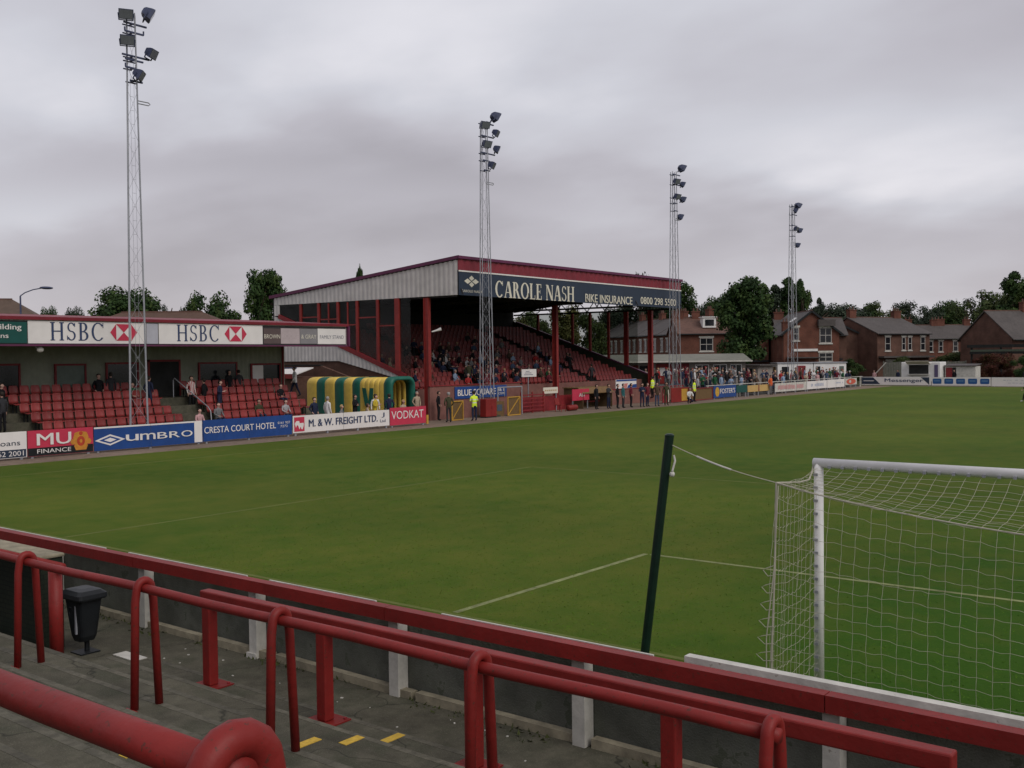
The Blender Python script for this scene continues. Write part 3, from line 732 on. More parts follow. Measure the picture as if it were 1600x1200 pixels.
mb.tube([(XA, YB, 2.44), (XA - 0.02, YB, 1.6), (XA - 0.05, YB - 0.01, 0.8), (XA - 0.07, YB, 0.02)], 0.010, 6)
mb.tube([(XA + 0.03, YB - 0.02, 2.42), (XA - 0.01, YB - 0.04, 1.6), (XA - 0.09, YB - 0.05, 0.9), (XA - 0.10, YB - 0.03, 0.02)], 0.006, 5)
mb.tube([(-0.06, 0, 2.50), (-0.055, -0.05, 2.40), (0.0, -0.28, 2.34), (0.06, -0.7, 2.36), (XA, YB, 2.445)], 0.009, 6)
mb.tube([(XB, YB, 2.44), (XB + 0.02, YB, 0.02)], 0.010, 6)
mb.tube([(XA + (XB - XA) * i / 20, YB, 2.445 - 0.34 * max(0, math.sin(math.pi * i / 20)) ** 0.8) for i in range(21)], 0.007, 5)
mb.build('border_rope', M['net'], gl)
# leaning net pole and guy rope
np_ = root('net_pole', 'dark green steel pole leaning beside the goal and holding the net rope', 'pole', (-1.42, -1.5, 0))
mb = MB(); mb.tube([(-1.42, -1.5, 0), (-1.03, -1.5, 2.86)], 0.048, 12); mb.lathe([(0.049, 0), (0.051, 0.02), (0.03, 0.035)], (-1.03, -1.5, 2.85), 12); mb.build('pole_shaft', M['green_pole'], np_, smooth=False)
mb = MB(); mb.tube([(-0.98, -1.5, 2.66), (-0.965, -1.5, 2.6), (-0.98, -1.53, 2.50), (-1.0, -1.52, 2.44)], 0.011, 6); mb.ball((-0.99, -1.52, 2.46), 0.03, 8, 6); mb.build('rope_cleat', M['white_dirty'], np_)
gr = root('guy_rope', 'thin pale rope slung from the green pole to the corner of the net', 'rope', (-0.4, -1.5, 2.6))
pts = [(-1.0 + 1.16 * i / 12, -1.5, 2.765 - 0.32 * i / 12 - 0.035 * math.sin(math.pi * i / 12)) for i in range(13)]
mb = MB(); mb.tube(pts, 0.0045, 5); mb.build('cord', M['net'], gr)
mb = MB(); mb.tube(pts[3:8], 0.010, 6); mb.build('sleeve', M['white_dirty'], gr)
# ================================================================== FLOODLIGHT MASTS (24 m apart along the touchline)
def lattice(mb, H, w0, w1, x=0, y=0, r=0.030):
    b0 = len(mb.v)
    def cw(z): return w0 + (w1 - w0) * z / H
    for sx, sy in ((-1, -1), (1, -1), (1, 1), (-1, 1)):
        mb.tube([(x + sx * w0 / 2, y + sy * w0 / 2, 0), (x + sx * w1 / 2, y + sy * w1 / 2, H)], r, 6)
    n_ = 17
    for i in range(n_):
        z0, z1 = H * i / n_, H * (i + 1) / n_; a, b_ = cw(z0) / 2, cw(z1) / 2
        for k in range(4):
            c0 = ((-1, -1), (1, -1), (1, 1), (-1, 1))[k]; c1 = ((1, -1), (1, 1), (-1, 1), (-1, -1))[k]
            if i % 2: c0, c1 = c1, c0
            mb.bar((x + c0[0] * a, y + c0[1] * a, z0), (x + c1[0] * b_, y + c1[1] * b_, z1), 0.011, 0.011)
    ca, sa = math.cos(rad(-34)), math.sin(rad(-34))
    for i in range(b0, len(mb.v)):
        p = mb.v[i]; dx, dy = p[0] - x, p[1] - y; mb.v[i] = (x + dx * ca - dy * sa, y + dx * sa + dy * ca, p[2])
def floodlamp(parent, y, z, yaw, tilt, s=1.0, x=0.32):
    # a shallow trough: narrow back, wide glazed front, bracket below
    Mx = Matrix.Translation((x, y, z)) @ Matrix.Rotation(rad(yaw), 4, 'Z') @ Matrix.Rotation(rad(tilt), 4, 'Y') @ Matrix.Scale(s * 0.80, 4)
    def T(p): return Mx @ Vector(p)
    mb = MB()
    prof = [(-0.30, 0.16, 0.10), (-0.22, 0.26, 0.17), (0.05, 0.36, 0.25), (0.20, 0.38, 0.27)]
    rings = [[T((q[0], sy * q[1], sz * q[2])) for sy, sz in ((-1, -1), (1, -1), (1, 1), (-1, 1))] for q in prof]
    loft(mb, rings)
    h = mb.build('lamp_housing', M['lamp'], parent)
    mb = MB(); a = [T((0.205, sy * 0.34, sz * 0.23)) for sy, sz in ((-1, -1), (1, -1), (1, 1), (-1, 1))]
    mb.prism(a, (T((0.22, 0, 0)) - T((0.205, 0, 0)))); mb.build('lamp_glass', M['lens'], h)
    mb = MB()
    for sy in (-1, 1): mb.bar(T((-0.05, sy * 0.40, 0.0)), T((-0.05, sy * 0.36, -0.36)), 0.03, 0.05)
    mb.bar(T((-0.05, -0.38, -0.36)), T((-0.05, 0.38, -0.36)), 0.05, 0.03)
    mb.build('bracket', M['lamp'], h)
def mast(x, y, lab, lamps, arms, H=18.9):
    t_ = root('floodlight_mast', lab, 'floodlight mast', (x, y, 0), 'floodlight masts along the touchline')
    mb = MB(); lattice(mb, H, 0.74, 0.33, x, y); mb.build('lattice_tower', M['gal'], t_)
    mb = MB(); mb.bb((x - 0.6, y - 0.6, 0.0), (x + 0.6, y + 0.6, 0.12)); mb.build('foundation', M['concrete'], t_)
    for (y0, y1, z, hk) in arms:
        mb = MB()
        mb.bar((x + 0.17, y + y0, z), (x + 0.17, y + y1, z), 0.07, 0.07); mb.bar((x - 0.17, y + max(y0, -0.3), z), (x - 0.17, y + min(y1, 0.3), z), 0.05, 0.05)
        if hk:
            for q in (y0, y1): mb.bar((x + 0.17, y + q, z), (x + 0.17, y + q, z + 0.17), 0.05, 0.05)
        mb.bar((x - 0.17, y, z), (x + 0.17, y, z), 0.05, 0.05)
        mb.build('cross_arm', M['lamp'], t_)
    mb = MB(); z = H - 3.75
    mb.tube([(x + 0.1, y + 0.16, z), (x + 0.1, y + 0.72, z), (x + 0.1, y + 0.80, z - 0.06), (x + 0.1, y + 0.72, z - 0.12), (x + 0.1, y + 0.16, z - 0.12)], 0.025, 6); mb.build('cable_loop', M['gal'], t_)
    mb = MB()
    for k in range(26): mb.bar((x + 0.0, y - 0.09, 1.5 + k * 0.6), (x + 0.0, y + 0.09, 1.5 + k * 0.6), 0.010, 0.010)
    for q in (-0.09, 0.09): mb.bar((x + 0.0, y + q, 1.2), (x + 0.0, y + q, 17.0), 0.008, 0.008)
    mb.build('ladder', M['gal'], t_)
    for (dy, z, yaw, tilt, s) in lamps: floodlamp(t_, y + dy, z, yaw, tilt, s, x + 0.38)
    return t_
mast(-36.5, 14.3, 'tallest-looking floodlight mast, standing in front of the red seats of the low stand',
     [(-0.46, 18.72, -30, 28, 1.0), (0.62, 18.95, 62, 30, 1.15), (-0.42, 17.62, -30, 26, 1.0), (0.72, 17.28, 30, 26, 0.98), (0.10, 16.22, 45, 30, 1.0)],
     [(-0.45, 0.65, 18.42, 0), (-0.4, 0.5, 18.05, 1), (-0.55, 0.75, 17.02, 0), (-0.4, 0.45, 16.85, 0), (-0.4, 0.1, 16.5, 1), (-0.2, 0.4, 15.95, 0)])
lam2 = [(-0.35, 18.1, -20, 26, 1.0), (0.68, 18.75, 60, 30, 1.2), (0.72, 17.75, 25, 26, 0.95), (-0.20, 16.95, -10, 26, 1.0), (0.80, 16.75, 40, 26, 0.98), (0.28, 15.7, 25, 26, 0.98)]
arm2 = [(-0.45, 0.75, 18.25, 0), (-0.45, 0.75, 17.45, 0), (-0.5, 0.85, 16.4, 0), (-0.3, 0.3, 15.95, 0), (-0.2, 0.35, 15.35, 0)]
mast(-36.5, 38.4, 'floodlight mast crossing the near end of the big roof sign', lam2, arm2, 18.4)
lam3 = [(-0.2, 17.7, -10, 26, 1.0), (0.70, 18.85, 55, 30, 1.2), (0.80, 17.55, 40, 26, 0.95), (-0.10, 16.5, -5, 26, 1.0), (0.82, 16.35, 50, 26, 1.0), (0.40, 14.9, 45, 26, 1.0)]
mast(-36.5, 62.3, 'floodlight mast beyond the far end of the big roof sign', lam3, arm2, 18.5)
lam4 = [(0.0, 17.85, 30, 30, 1.0), (0.55, 18.4, 60, 36, 1.2), (0.1, 16.1, 0, 26, 0.9), (0.95, 16.0, 50, 28, 1.0), (0.40, 14.5, 45, 26, 1.0)]
mast(-36.5, 86.0, 'farthest floodlight mast, rising beside the gabled brick house', lam4, arm2, 18.5)

# ================================================================== SEATS
def make_seat():
    t_ = root('stadium_seat', 'red plastic seat', 'seat', (0, 0, 0), 'red seats in the stands')
    # the shell is made of small cross sections swept from front lip to the top of the back (faces +X)
    def shell(sec, name):
        mb = MB(); n_ = 7; rows = []
        for (x, z, w, dish, th) in sec:
            top = []; bot = []
            for k in range(n_):
                q = -1 + 2 * k / (n_ - 1)
                top.append((x, q * w / 2, z - dish * (1 - q * q))); bot.append((x - (0.018 if name == 'backrest' else 0), q * w / 2, z - dish * (1 - q * q) - (th if name != 'backrest' else 0.0)))
            rows.append(top + bot[::-1])
        loft(mb, rows); return mb.build(name, M['seat'], t_, smooth=False)
    mb = MB(); rows = []
    for (x, z, w) in ((0.20, 0.395, 0.34), (0.17, 0.425, 0.40), (0.02, 0.405, 0.43), (-0.14, 0.40, 0.42), (-0.19, 0.43, 0.40)):
        n_ = 7; top = []; bot = []
        for k in range(n_):
            q = -1 + 2 * k / (n_ - 1)
            zz = z - 0.025 * (1 - q * q) + 0.025 * q ** 4
            top.append((x, q * w / 2, zz)); bot.append((x, q * w / 2, zz - 0.02))
        rows.append(top + bot[::-1])
    loft(mb, rows); mb.build('seat_pan', M['seat'], t_, smooth=True)
    mb = MB(); rows = []
    for (x, z, w) in ((-0.185, 0.435, 0.40), (-0.225, 0.55, 0.43), (-0.255, 0.70, 0.42), (-0.27, 0.80, 0.37), (-0.272, 0.825, 0.30)):
        n_ = 7; a = []; b_ = []
        for k in range(n_):
            q = -1 + 2 * k / (n_ - 1)
            xx = x + 0.045 * q * q
            a.append((xx, q * w / 2, z)); b_.append((xx - 0.02, q * w / 2, z))
        rows.append(a + b_[::-1])
    loft(mb, rows); mb.build('backrest', M['seat'], t_, smooth=True)
    mb = MB(); mb.bb((-0.12, -0.10, 0.0), (-0.07, -0.06, 0.39)); mb.bb((-0.12, 0.06, 0.0), (-0.07, 0.10, 0.39)); mb.build('seat_bracket', M['black'], t_)
    return t_
seat0 = make_seat(); _seat_used = [False]; n_seats = [0]
def seat(x, y, z, label, rz=0.0):
    o = seat0 if not _seat_used[0] else copy_tree(seat0)
    _seat_used[0] = True; n_seats[0] += 1
    o.location = (x, y, z); o.rotation_euler = (0, 0, rz); o['label'] = label
    return o
ORD = ['front', 'second', 'third', 'fourth', 'fifth', 'sixth', 'seventh']

# ------------------------------------------------------------------ low stand on the left
fs = root('low_stand', 'low grey-green seated stand with long white fascia and red roof edge at the left', 'stand', (-42, 15, 0))
FX = -38.6
mb = MB()
for k in range(5):
    x1 = FX + 0.75 - 0.75 * k - 0.38; z = 0.35 + 0.38 * k
    mb.bb((-42.48, -2, z - 0.38 if k else -0.02), (x1, 27.1, z - (0.001 if k < 4 else 0)))
mb.build('stepped_deck', M['concrete'], fs)
# back wall with its openings' frames standing proud
wl = MB(); wl.corr((-42.5, -2), (-42.5, 27.15), lambda t: 1.8, lambda t: 4.62, 90, 0.025, (1, 0, 0), th=0.1)
w_ = wl.build('back_wall', M['cladgreen'], fs)
mb = MB(); mb.bb((-46, 27.16, 0), (-42.38, 27.26, 4.60)); mb.build('end_wall', M['cladgreen'], fs)
def stand_window(y0, y1, z0, z1, lit=None):
    mb = MB(); f = 0.09; X0, X1 = -42.46, -42.37
    mb.bb((X0, y0 - f, z0 - f), (X1, y1 + f, z0)); mb.bb((X0, y0 - f, z1), (X1, y1 + f, z1 + f)); mb.bb((X0, y0 - f, z0), (X1, y0, z1)); mb.bb((X0, y1, z0), (X1, y1 + f, z1))
    w = mb.build('window', M['red_dk'], fs)
    mb = MB(); mb.bb((-42.47, y0, z0), (-42.405, y1, z1)); mb.build('pane', M['glass'], w)
    if lit:
        mb = MB(); mb.bb((-42.40, lit[0], z0 + 0.02), (-42.39, lit[1], z1 - 0.02)); mb.build('blind', M['signwhite'], w)  # white sheet painted over part of the pane for a bright reflection
for a in ((9.6, 11.9, 2.35, 3.6), (16.3, 17.9, 2.5, 3.6), (21.6, 23.9, 2.4, 3.55)): stand_window(*a)
stand_window(25.0, 26.9, 2.45, 3.45, (25.02, 25.75))
stand_window(13.7, 15.1, 2.52, 3.56)
_p = [o for o in COL.objects if o.name.startswith('pane')][-1]; _p.data.materials[0] = mat('greenish_pane', (0.10, 0.13, 0.11), 0.25, 0.15, 2)
mb = MB(); mb.bb((-42.47, 18.6, 1.9), (-42.38, 20.3, 3.7)); d = mb.build('door_opening', M['dark'], fs)
mb = MB(); mb.bb((-42.46, 18.5, 1.9), (-42.36, 18.598, 3.8)); mb.bb((-42.46, 20.302, 1.9), (-42.36, 20.40, 3.8)); mb.bb((-42.46, 18.5, 3.702), (-42.36, 20.4, 3.80)); mb.build('door_frame', M['red_dk'], d)
# roof: deep flat canopy
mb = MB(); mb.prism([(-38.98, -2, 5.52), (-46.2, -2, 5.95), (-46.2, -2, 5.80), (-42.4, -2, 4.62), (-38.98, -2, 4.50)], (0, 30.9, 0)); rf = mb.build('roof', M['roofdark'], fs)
mb = MB(); mb.corr((-39.0, -2), (-39.0, 28.95), lambda t: 4.50, lambda t: 5.60, 200, 0.010, (1, 0, 0), th=0.04); mb.build('fascia', M['clad'], rf)
mb = MB()
mb.prism([(-38.88, -2, 5.56), (-38.86, -2, 5.70), (-46.3, -2, 6.14), (-46.3, -2, 6.0)], (0, 31.05, 0)); mb.build('roof_edge', M['fascia_red'], rf)
mb = MB(); mb.bb((-38.965, -2, 4.43), (-38.86, 28.95, 4.505)); mb.build('gutter', M['purple_edge'], rf)
mb = MB(); mb.bb((-39.06, 28.955, 4.44), (-38.8, 29.05, 5.58)); mb.build('end_trim', M['purple_edge'], rf)
mb = MB()
for y in (6.0, 27.0): mb.tube([(-42.2, y, 1.8), (-42.2, y, 4.6)], 0.06, 8)
mb.build('wall_post', M['red_dk'], fs)
# a small lamp under the canopy
t_ = root('security_lamp', 'small pale lamp bracketed under the left part of the low canopy', 'lamp', (-39.2, 11.1, 4.3))
mb = MB(); mb.ball((-39.1, 11.25, 4.28), (0.10, 0.16, 0.12), 10, 7); mb.build('lamp_head', M['white_dirty'], t_)
mb = MB(); mb.bar((-39.15, 11.1, 4.35), (-39.15, 11.05, 4.5), 0.04, 0.04); mb.build('bracket', M['gal'], t_)
for k in range(5):
    x = FX - 0.75 * k + 0.02; z = 0.35 + 0.38 * k
    for (ya, yb, nm) in ((6.4, 9.0 - 0.0 * k, 'left'), (10.6 + 0.12 * (4 - k), 18.3, 'middle'), (19.9, 26.5, 'right')):
        n_ = int((yb - ya) / 0.5)
        for i in range(n_):
            if nm == 'middle' and k == 4 and i > 12: continue
            if nm == 'right' and k == 0 and i > 10: continue
            seat(x, ya + 0.25 + 0.5 * i, z, 'red tip-up seat in the %s row of the %s block of the low stand' % (ORD[k], nm))
# stair nosings / aisle rail in the low stand
t_ = root('handrail', 'bent pale handrail beside the aisle steps of the low stand', 'handrail', (-38.6, 19.2, 0.35))
mb = MB(); mb.tube([(-38.2, 19.3, 0.36), (-38.3, 19.3, 1.25), (-38.5, 19.3, 1.45), (-41.3, 19.3, 2.85), (-41.4, 19.3, 2.75), (-41.4, 19.3, 1.88)], 0.028, 8); mb.build('rail_tube', M['gal'], t_)

# ------------------------------------------------------------------ fascia signs
SX = -38.955
def sign(name, y0, y1, z0, z1, m, label, x=SX, th=0.04, cat='sign', group=None):
    t_ = root(name, label, cat, (x, (y0 + y1) / 2, z0), group)
    F = Face((x, (y0 + y1) / 2, (z0 + z1) / 2), (0, 1, 0)); mb = MB(); F.slab(mb, y1 - y0, z1 - z0, th); mb.build('sign_panel', m, t_)
    return t_, F
def lettering(t_, m, fn):
    mb = MB(); fn(mb); return mb.build('lettering', m, t_)
SG = 'signs along the low stand fascia'
t_, F = sign('fascia_sign', 3.0, 10.62, 4.56, 5.46, M['dkgreen'], 'dark green sign with white lettering at the left end of the low fascia', group=SG)
lettering(t_, M['signwhite'], lambda mb: (F.text(mb, 'Building', 9.70 - F.c.y, 0.20, 1.35, 0.30, 0.03), F.text(mb, 'Plans', 9.42 - F.c.y, -0.14, 0.8, 0.20, 0.03)))
def hexlogo(t_, F, yc, z, w, h):
    y0 = yc - F.c.y; q = h / 2; a = h / 2
    mb = MB()
    for tri in (((-w / 2, 0), (-a, -q), (-a, q)), ((w / 2, 0), (a, q), (a, -q)), ((-a, q), (0, 0), (a, q)), ((-a, -q), (a, -q), (0, 0))):
        F.poly(mb, tri, y0, z, 0.014)
    mb.build('emblem', M['logo_red'], t_)
for (y0, y1, l0, l1, hc, lab) in ((10.66, 16.28, 11.64, 14.17, 15.13, 'white fascia sign with navy capitals and red hexagon, crossed by the first mast'), (16.95, 23.05, 17.93, 20.38, 21.35, 'white fascia sign with navy capitals and red hexagon, right of the first mast')):
    t_, F = sign('fascia_sign', y0, y1, 4.55, 5.52, M['signwhite'], lab, group=SG)
    v, f, w = serif_word('HSBC', 0.80, 0.14, 0.14, 0.055)
    s_ = (l1 - l0) / w
    mb = MB(); F.put(mb, [(p[0] * s_, p[1], p[2]) for p in v], f, (l0 + l1) / 2 - F.c.y, 0.045, 0.012); mb.build('lettering', M['hsbcblue'], t_)
    hexlogo(t_, F, hc, 0.03, 1.36, 0.76)
    if y0 < 12:
        mb = MB(); mb.bb((SX - 0.02, 16.30, 4.55), (SX + 0.012, 16.90, 5.5)); mb.build('joint_strip', mat('grey_joint', (0.40, 0.40, 0.45), 0.6, 0.08, 2), t_)
t_, F = sign('fascia_sign', 23.12, 24.22, 4.58, 5.38, mat('sign_brown', (0.10, 0.07, 0.07), 0.6, 0.1, 2), 'small dark brown fascia sign lettered in pale capitals', group=SG)
lettering(t_, M['cream'], lambda mb: F.text(mb, 'BROWN', 0, -0.02, 1.04, 0.22, 0.02))
t_, F = sign('fascia_sign', 24.25, 25.53, 4.58, 5.40, mat('sign_pink', (0.44, 0.37, 0.38), 0.6, 0.08, 2), 'faded pink-grey fascia panel beside the brown one', group=SG)
lettering(t_, mat('faded_letters', (0.50, 0.43, 0.44), 0.6, 0.05, 2), lambda mb: F.text(mb, 'ROOKE', 0, -0.02, 1.12, 0.22, 0.02))
t_, F = sign('fascia_sign', 25.56, 26.76, 4.58, 5.40, mat('sign_grey', (0.22, 0.21, 0.22), 0.6, 0.08, 2), 'mid grey fascia panel lettered in pale capitals beside the white end panel', group=SG)
lettering(t_, M['cream'], lambda mb: F.text(mb, '& GRAY', 0, -0.02, 1.06, 0.22, 0.02))
t_, F = sign('fascia_sign', 26.80, 28.86, 4.57, 5.42, M['signwhite'], 'white fascia panel reading FAMILY STAND at the end of the low roof', group=SG)
lettering(t_, mat('grey_letters', (0.22, 0.22, 0.26), 0.6, 0.05, 2), lambda mb: F.text(mb, 'FAMILY STAND', 0, -0.03, 1.75, 0.2, 0.015))

# ------------------------------------------------------------------ pitch-side advertising boards
BX = -34.8; BG = 'advertising boards along the left touchline'
def board(y0, y1, z0, z1, m, label, x=BX, legs=True, group=BG, frame=None):
    t_ = root('advertising_board', label, 'advertising board', (x, (y0 + y1) / 2, 0), group)
    F = Face((x, (y0 + y1) / 2, (z0 + z1) / 2), (0, 1, 0)); mb = MB(); F.slab(mb, y1 - y0 - 0.02, z1 - z0, 0.035); mb.build('board_panel', m, t_)
    if y1 - y0 > 3:
        mb = MB(); k_ = max(2, int((y1 - y0) / 2.3))
        for i in range(1, k_): mb.bb((x + 0.0005, y0 + (y1 - y0) * i / k_ - 0.003, z0 + 0.01), (x + 0.0105, y0 + (y1 - y0) * i / k_ + 0.003, z1 - 0.01))
        for i in range(1, k_): mb.bb((x - 0.02, y0 + (y1 - y0) * i / k_ - 0.03, z1), (x + 0.012, y0 + (y1 - y0) * i / k_ + 0.03, z1 + 0.012))
        mb.build('panel_joint', M['panel'], t_)
    if legs:
        n_ = max(2, int((y1 - y0) / 2.2) + 1)
        for i in range(n_):
            y = y0 + 0.2 + (y1 - y0 - 0.4) * i / (n_ - 1)
            mb = MB(); mb.bb((x - 0.12, y - 0.05, 0.0), (x - 0.04, y + 0.05, z1 - 0.06)); mb.build('leg', M['gal'], t_)
    return t_, F
def strip(t_, F, y0, y1, z0, z1, m, name='panel_band', lift=0.006):
    mb = MB(); c = F.c
    mb.bb((c.x + 0.001, y0, z0), (c.x + lift, y1, z1)); return mb.build(name, m, t_)
Fz = lambda F, y, z: (y - F.c.y, z - F.c.z)
t_, F = board(3.4, 8.44, 0.08, 1.08, M['signwhite'], 'white board over a navy strip with a telephone number, at the left edge')
strip(t_, F, 3.45, 8.40, 0.10, 0.40, M['navy'])
lettering(t_, M['navy'], lambda mb: F.text(mb, 'Loans', *Fz(F, 7.70, 0.66), 0.95, 0.20, 0.02))
lettering(t_, M['signwhite'], lambda mb: F.text(mb, '0161 962 2001', *Fz(F, 7.35, 0.25), 1.9, 0.19, 0.02))
t_, F = board(8.46, 11.17, 0.08, 1.08, M['logo_red'], 'red and black board with two big white capitals and a round gold crest')
strip(t_, F, 8.47, 11.15, 0.09, 0.40, M['black'])
lettering(t_, M['signwhite'], lambda mb: (F.text(mb, 'MU', *Fz(F, 9.52, 0.72), 1.38, 0.46, 0.045), F.text(mb, 'FINANCE', *Fz(F, 9.52, 0.26), 1.38, 0.16, 0.02)))
mb = MB(); c = Fz(F, 10.63, 0.55)
def circ(r, rx=1.0, n_=20): return [(r * rx * math.cos(2 * math.pi * i / n_), r * math.sin(2 * math.pi * i / n_)) for i in range(n_)]
F.poly(mb, circ(0.30), c[0], c[1], 0.013); 
for sx in (-1, 1): F.poly(mb, circ(0.11), c[0] + sx * 0.33, c[1] - 0.02, 0.0135)
F.poly(mb, [(-0.34, 0.1), (-0.26, 0.34), (0, 0.40), (0.26, 0.34), (0.34, 0.1)], c[0], c[1], 0.0125)
F.poly(mb, [(-0.30, -0.16), (0.30, -0.16), (0.22, -0.36), (-0.22, -0.36)], c[0], c[1], 0.0122)
em = mb.build('emblem', mat('crest_gold', (0.52, 0.22, 0.03), 0.5, 0.15, 6), t_)
mb = MB(); F.poly(mb, circ(0.20, 0.85), c[0], c[1], 0.016); F.poly(mb, circ(0.08), c[0], c[1] + 0.31, 0.0155); mb.build('emblem_shield', mat('crest_red', (0.42, 0.05, 0.02), 0.5, 0.2, 8), em)
mb = MB(); F.poly(mb, circ(0.075, 0.8), c[0], c[1], 0.019); mb.build('emblem_centre', _mc['crest_gold'], em)
t_, F = board(11.19, 16.38, 0.08, 1.05, M['blue'], 'blue board with a white double diamond and broad white capitals')
strip(t_, F, 15.94, 16.34, 0.10, 1.05, M['signwhite'], 'end_band'); strip(t_, F, 11.2, 15.93, 0.985, 1.05, M['signwhite'], 'top_band')
def diamond(w, h): return [(-w / 2, 0), (0, -h / 2), (w / 2, 0), (0, h / 2)]
c = Fz(F, 11.9, 0.50)
mb = MB(); F.poly(mb, diamond(1.36, 0.46), *c, 0.012); em = mb.build('emblem', M['signwhite'], t_)
mb = MB(); F.poly(mb, diamond(0.98, 0.32), *c, 0.015); mb.build('emblem_gap', M['blue'], em)
mb = MB(); F.poly(mb, diamond(0.56, 0.18), *c, 0.018); mb.build('emblem_core', M['signwhite'], em)
lettering(t_, M['signwhite'], lambda mb: (F.text(mb, 'u', *Fz(F, 12.90, 0.53), 0.58, 0.27, 0.05), F.text(mb, 'm', *Fz(F, 13.63, 0.53), 0.72, 0.27, 0.05), F.text(mb, 'B', *Fz(F, 14.33, 0.53), 0.48, 0.27, 0.05), F.text(mb, 'R', *Fz(F, 14.93, 0.53), 0.52, 0.27, 0.05), F.text(mb, 'O', *Fz(F, 15.55, 0.53), 0.56, 0.27, 0.05)))
t_, F = board(16.4, 21.45, 0.10, 1.05, M['blue'], 'blue board naming a hotel in white capitals')
lettering(t_, M['signwhite'], lambda mb: (F.text(mb, 'CRESTA COURT HOTEL', *Fz(F, 18.45, 0.60), 4.0, 0.29, 0.03), F.text(mb, '0161 927', *Fz(F, 20.95, 0.70), 0.75, 0.11, 0.02), F.text(mb, '7272', *Fz(F, 20.95, 0.53), 0.45, 0.11, 0.02)))
t_, F = board(21.5, 28.1, 0.14, 0.98, M['signwhite'], 'long white board of a freight firm with a red zigzag emblem')
mb = MB(); F.poly(mb, [(-0.32, -0.35), (0.32, -0.35), (0.32, 0.35), (-0.32, 0.35)], *Fz(F, 21.90, 0.56), 0.012); em = mb.build('emblem', M['logo_red'], t_)
mb = MB(); F.poly(mb, [(x_ * 0.82, y_) for x_, y_ in ((-0.36, 0.03), (-0.24, 0.16), (-0.02, 0.16), (0.02, 0.05), (0.32, 0.06), (0.34, -0.04), (0.24, -0.26), (0.16, -0.24), (0.08, -0.12), (0.0, -0.26), (-0.10, -0.06), (-0.2, -0.04), (-0.26, -0.16))], *Fz(F, 21.90, 0.56), 0.016); mb.build('emblem_zigzag', M['signwhite'], em)
lettering(t_, M['hsbcblue'], lambda mb: (F.text(mb, 'M. & W. FREIGHT LTD.', *Fz(F, 24.85, 0.58), 4.7, 0.36, 0.055), F.text(mb, 'J', *Fz(F, 27.62, 0.72), 0.22, 0.26, 0.0), F.text(mb, 'Lad', *Fz(F, 27.6, 0.42), 0.4, 0.16, 0.0)))
t_, F = board(28.14, 30.98, 0.12, 1.06, M['logo_red'], 'crimson board with thin white capitals beside the inflatable tunnel')
lettering(t_, M['signwhite'], lambda mb: F.text(mb, 'VODKAT', *Fz(F, 29.5, 0.66), 2.5, 0.44, 0.0))
mb = MB(); mb.bb((BX - 0.04, 31.0, 0.05), (BX + 0.02, 31.16, 0.55)); tag(mb.build('marker_post', M['gateyel'], loc=(BX, 31.08, 0)), 'short yellow post at the right end of the crimson board', 'post')

# ------------------------------------------------------------------ inflatable players' tunnel
tn = root('inflatable_tunnel', 'yellow and green striped inflatable tunnel leading onto the pitch', 'tunnel', (-41.3, 32.25, 0))
gcol = mat('tunnel_green', (0.012, 0.12, 0.085), 0.5, 0.15, 2, 0.1, 0.8); ycol = mat('tunnel_yellow', (0.74, 0.52, 0.10), 0.5, 0.12, 2, 0.1, 0.8)
def arch(x, bulge, yo=0.0):
    w, h, r = 0.98 + bulge + yo, 2.58 + bulge + yo, 0.42
    P = [(x, 32.25 - w, 0.0)]
    for k in range(7):
        a = math.pi - math.pi / 2 * k / 6; P.append((x, 32.25 - w + r + r * math.cos(a), h - r + r * math.sin(a)))
    for k in range(7):
        a = math.pi / 2 - math.pi / 2 * k / 6; P.append((x, 32.25 + w - r + r * math.cos(a), h - r + r * math.sin(a)))
    P.append((x, 32.25 + w, 0.0)); return P
def rib(x0, x1, m, name, bulge=0.05):
    mb = MB(); rows = []; n_ = 7
    for i in range(n_):
        t = i / (n_ - 1); rows.append(arch(x0 + (x1 - x0) * t, bulge * math.sin(math.pi * t) ** 0.6))
    inn = [arch(x1, -0.12), arch(x0, -0.12)]
    rows = rows + inn + [rows[0]]; k_ = len(rows[0])
    vs = [p for r_ in rows for p in r_]; fs_ = []
    for i in range(len(rows) - 1):
        for j in range(k_ - 1): fs_.append((i * k_ + j, i * k_ + j + 1, (i + 1) * k_ + j + 1, (i + 1) * k_ + j))
    mb.add(vs, fs_); return mb.build(name, m, tn, smooth=True)
xs = [-45.15, -44.25, -43.5, -42.6, -41.8, -41.05, -40.4]
for i in range(6): rib(xs[i], xs[i + 1] - 0.01, ycol if i % 2 == 0 else gcol, 'inflated_rib')
for i in range(5): rib(-40.4 + 0.40 * i, -40.4 + 0.40 * (i + 1) - 0.01, ycol, 'inflated_rib', 0.03)
rib(-38.40, -37.75, gcol, 'mouth_rib', 0.10)
mb = MB()
for sx, ph in ((-1, 0), (1, 1)):
    mb.prism([(-39.55 + sx * 0.14 - 0.17, 31.135, 0.95), (-39.55 + sx * 0.14 + 0.17, 31.135, 0.95), (-39.55 + sx * 0.32 + 0.10, 31.135, 2.0), (-39.55 + sx * 0.32 - 0.22, 31.135, 2.0)], (0, 0.02 + 0.004 * ph, 0))
mb.build('emblem', gcol, tn)
# ------------------------------------------------------------------ big stand
ms = root('main_stand', 'large stand with a sloping roof and long navy sign above dark raked seating', 'stand', (-46.5, 51.2, 0))
Y0, Y1 = 37.1, 65.35
def roofz(x): return 8.32 + (x + 55.6) * (9.98 - 8.32) / (55.6 - 37.5)
def rak(x): return 6.85 - 0.342 * (x + 54.8)
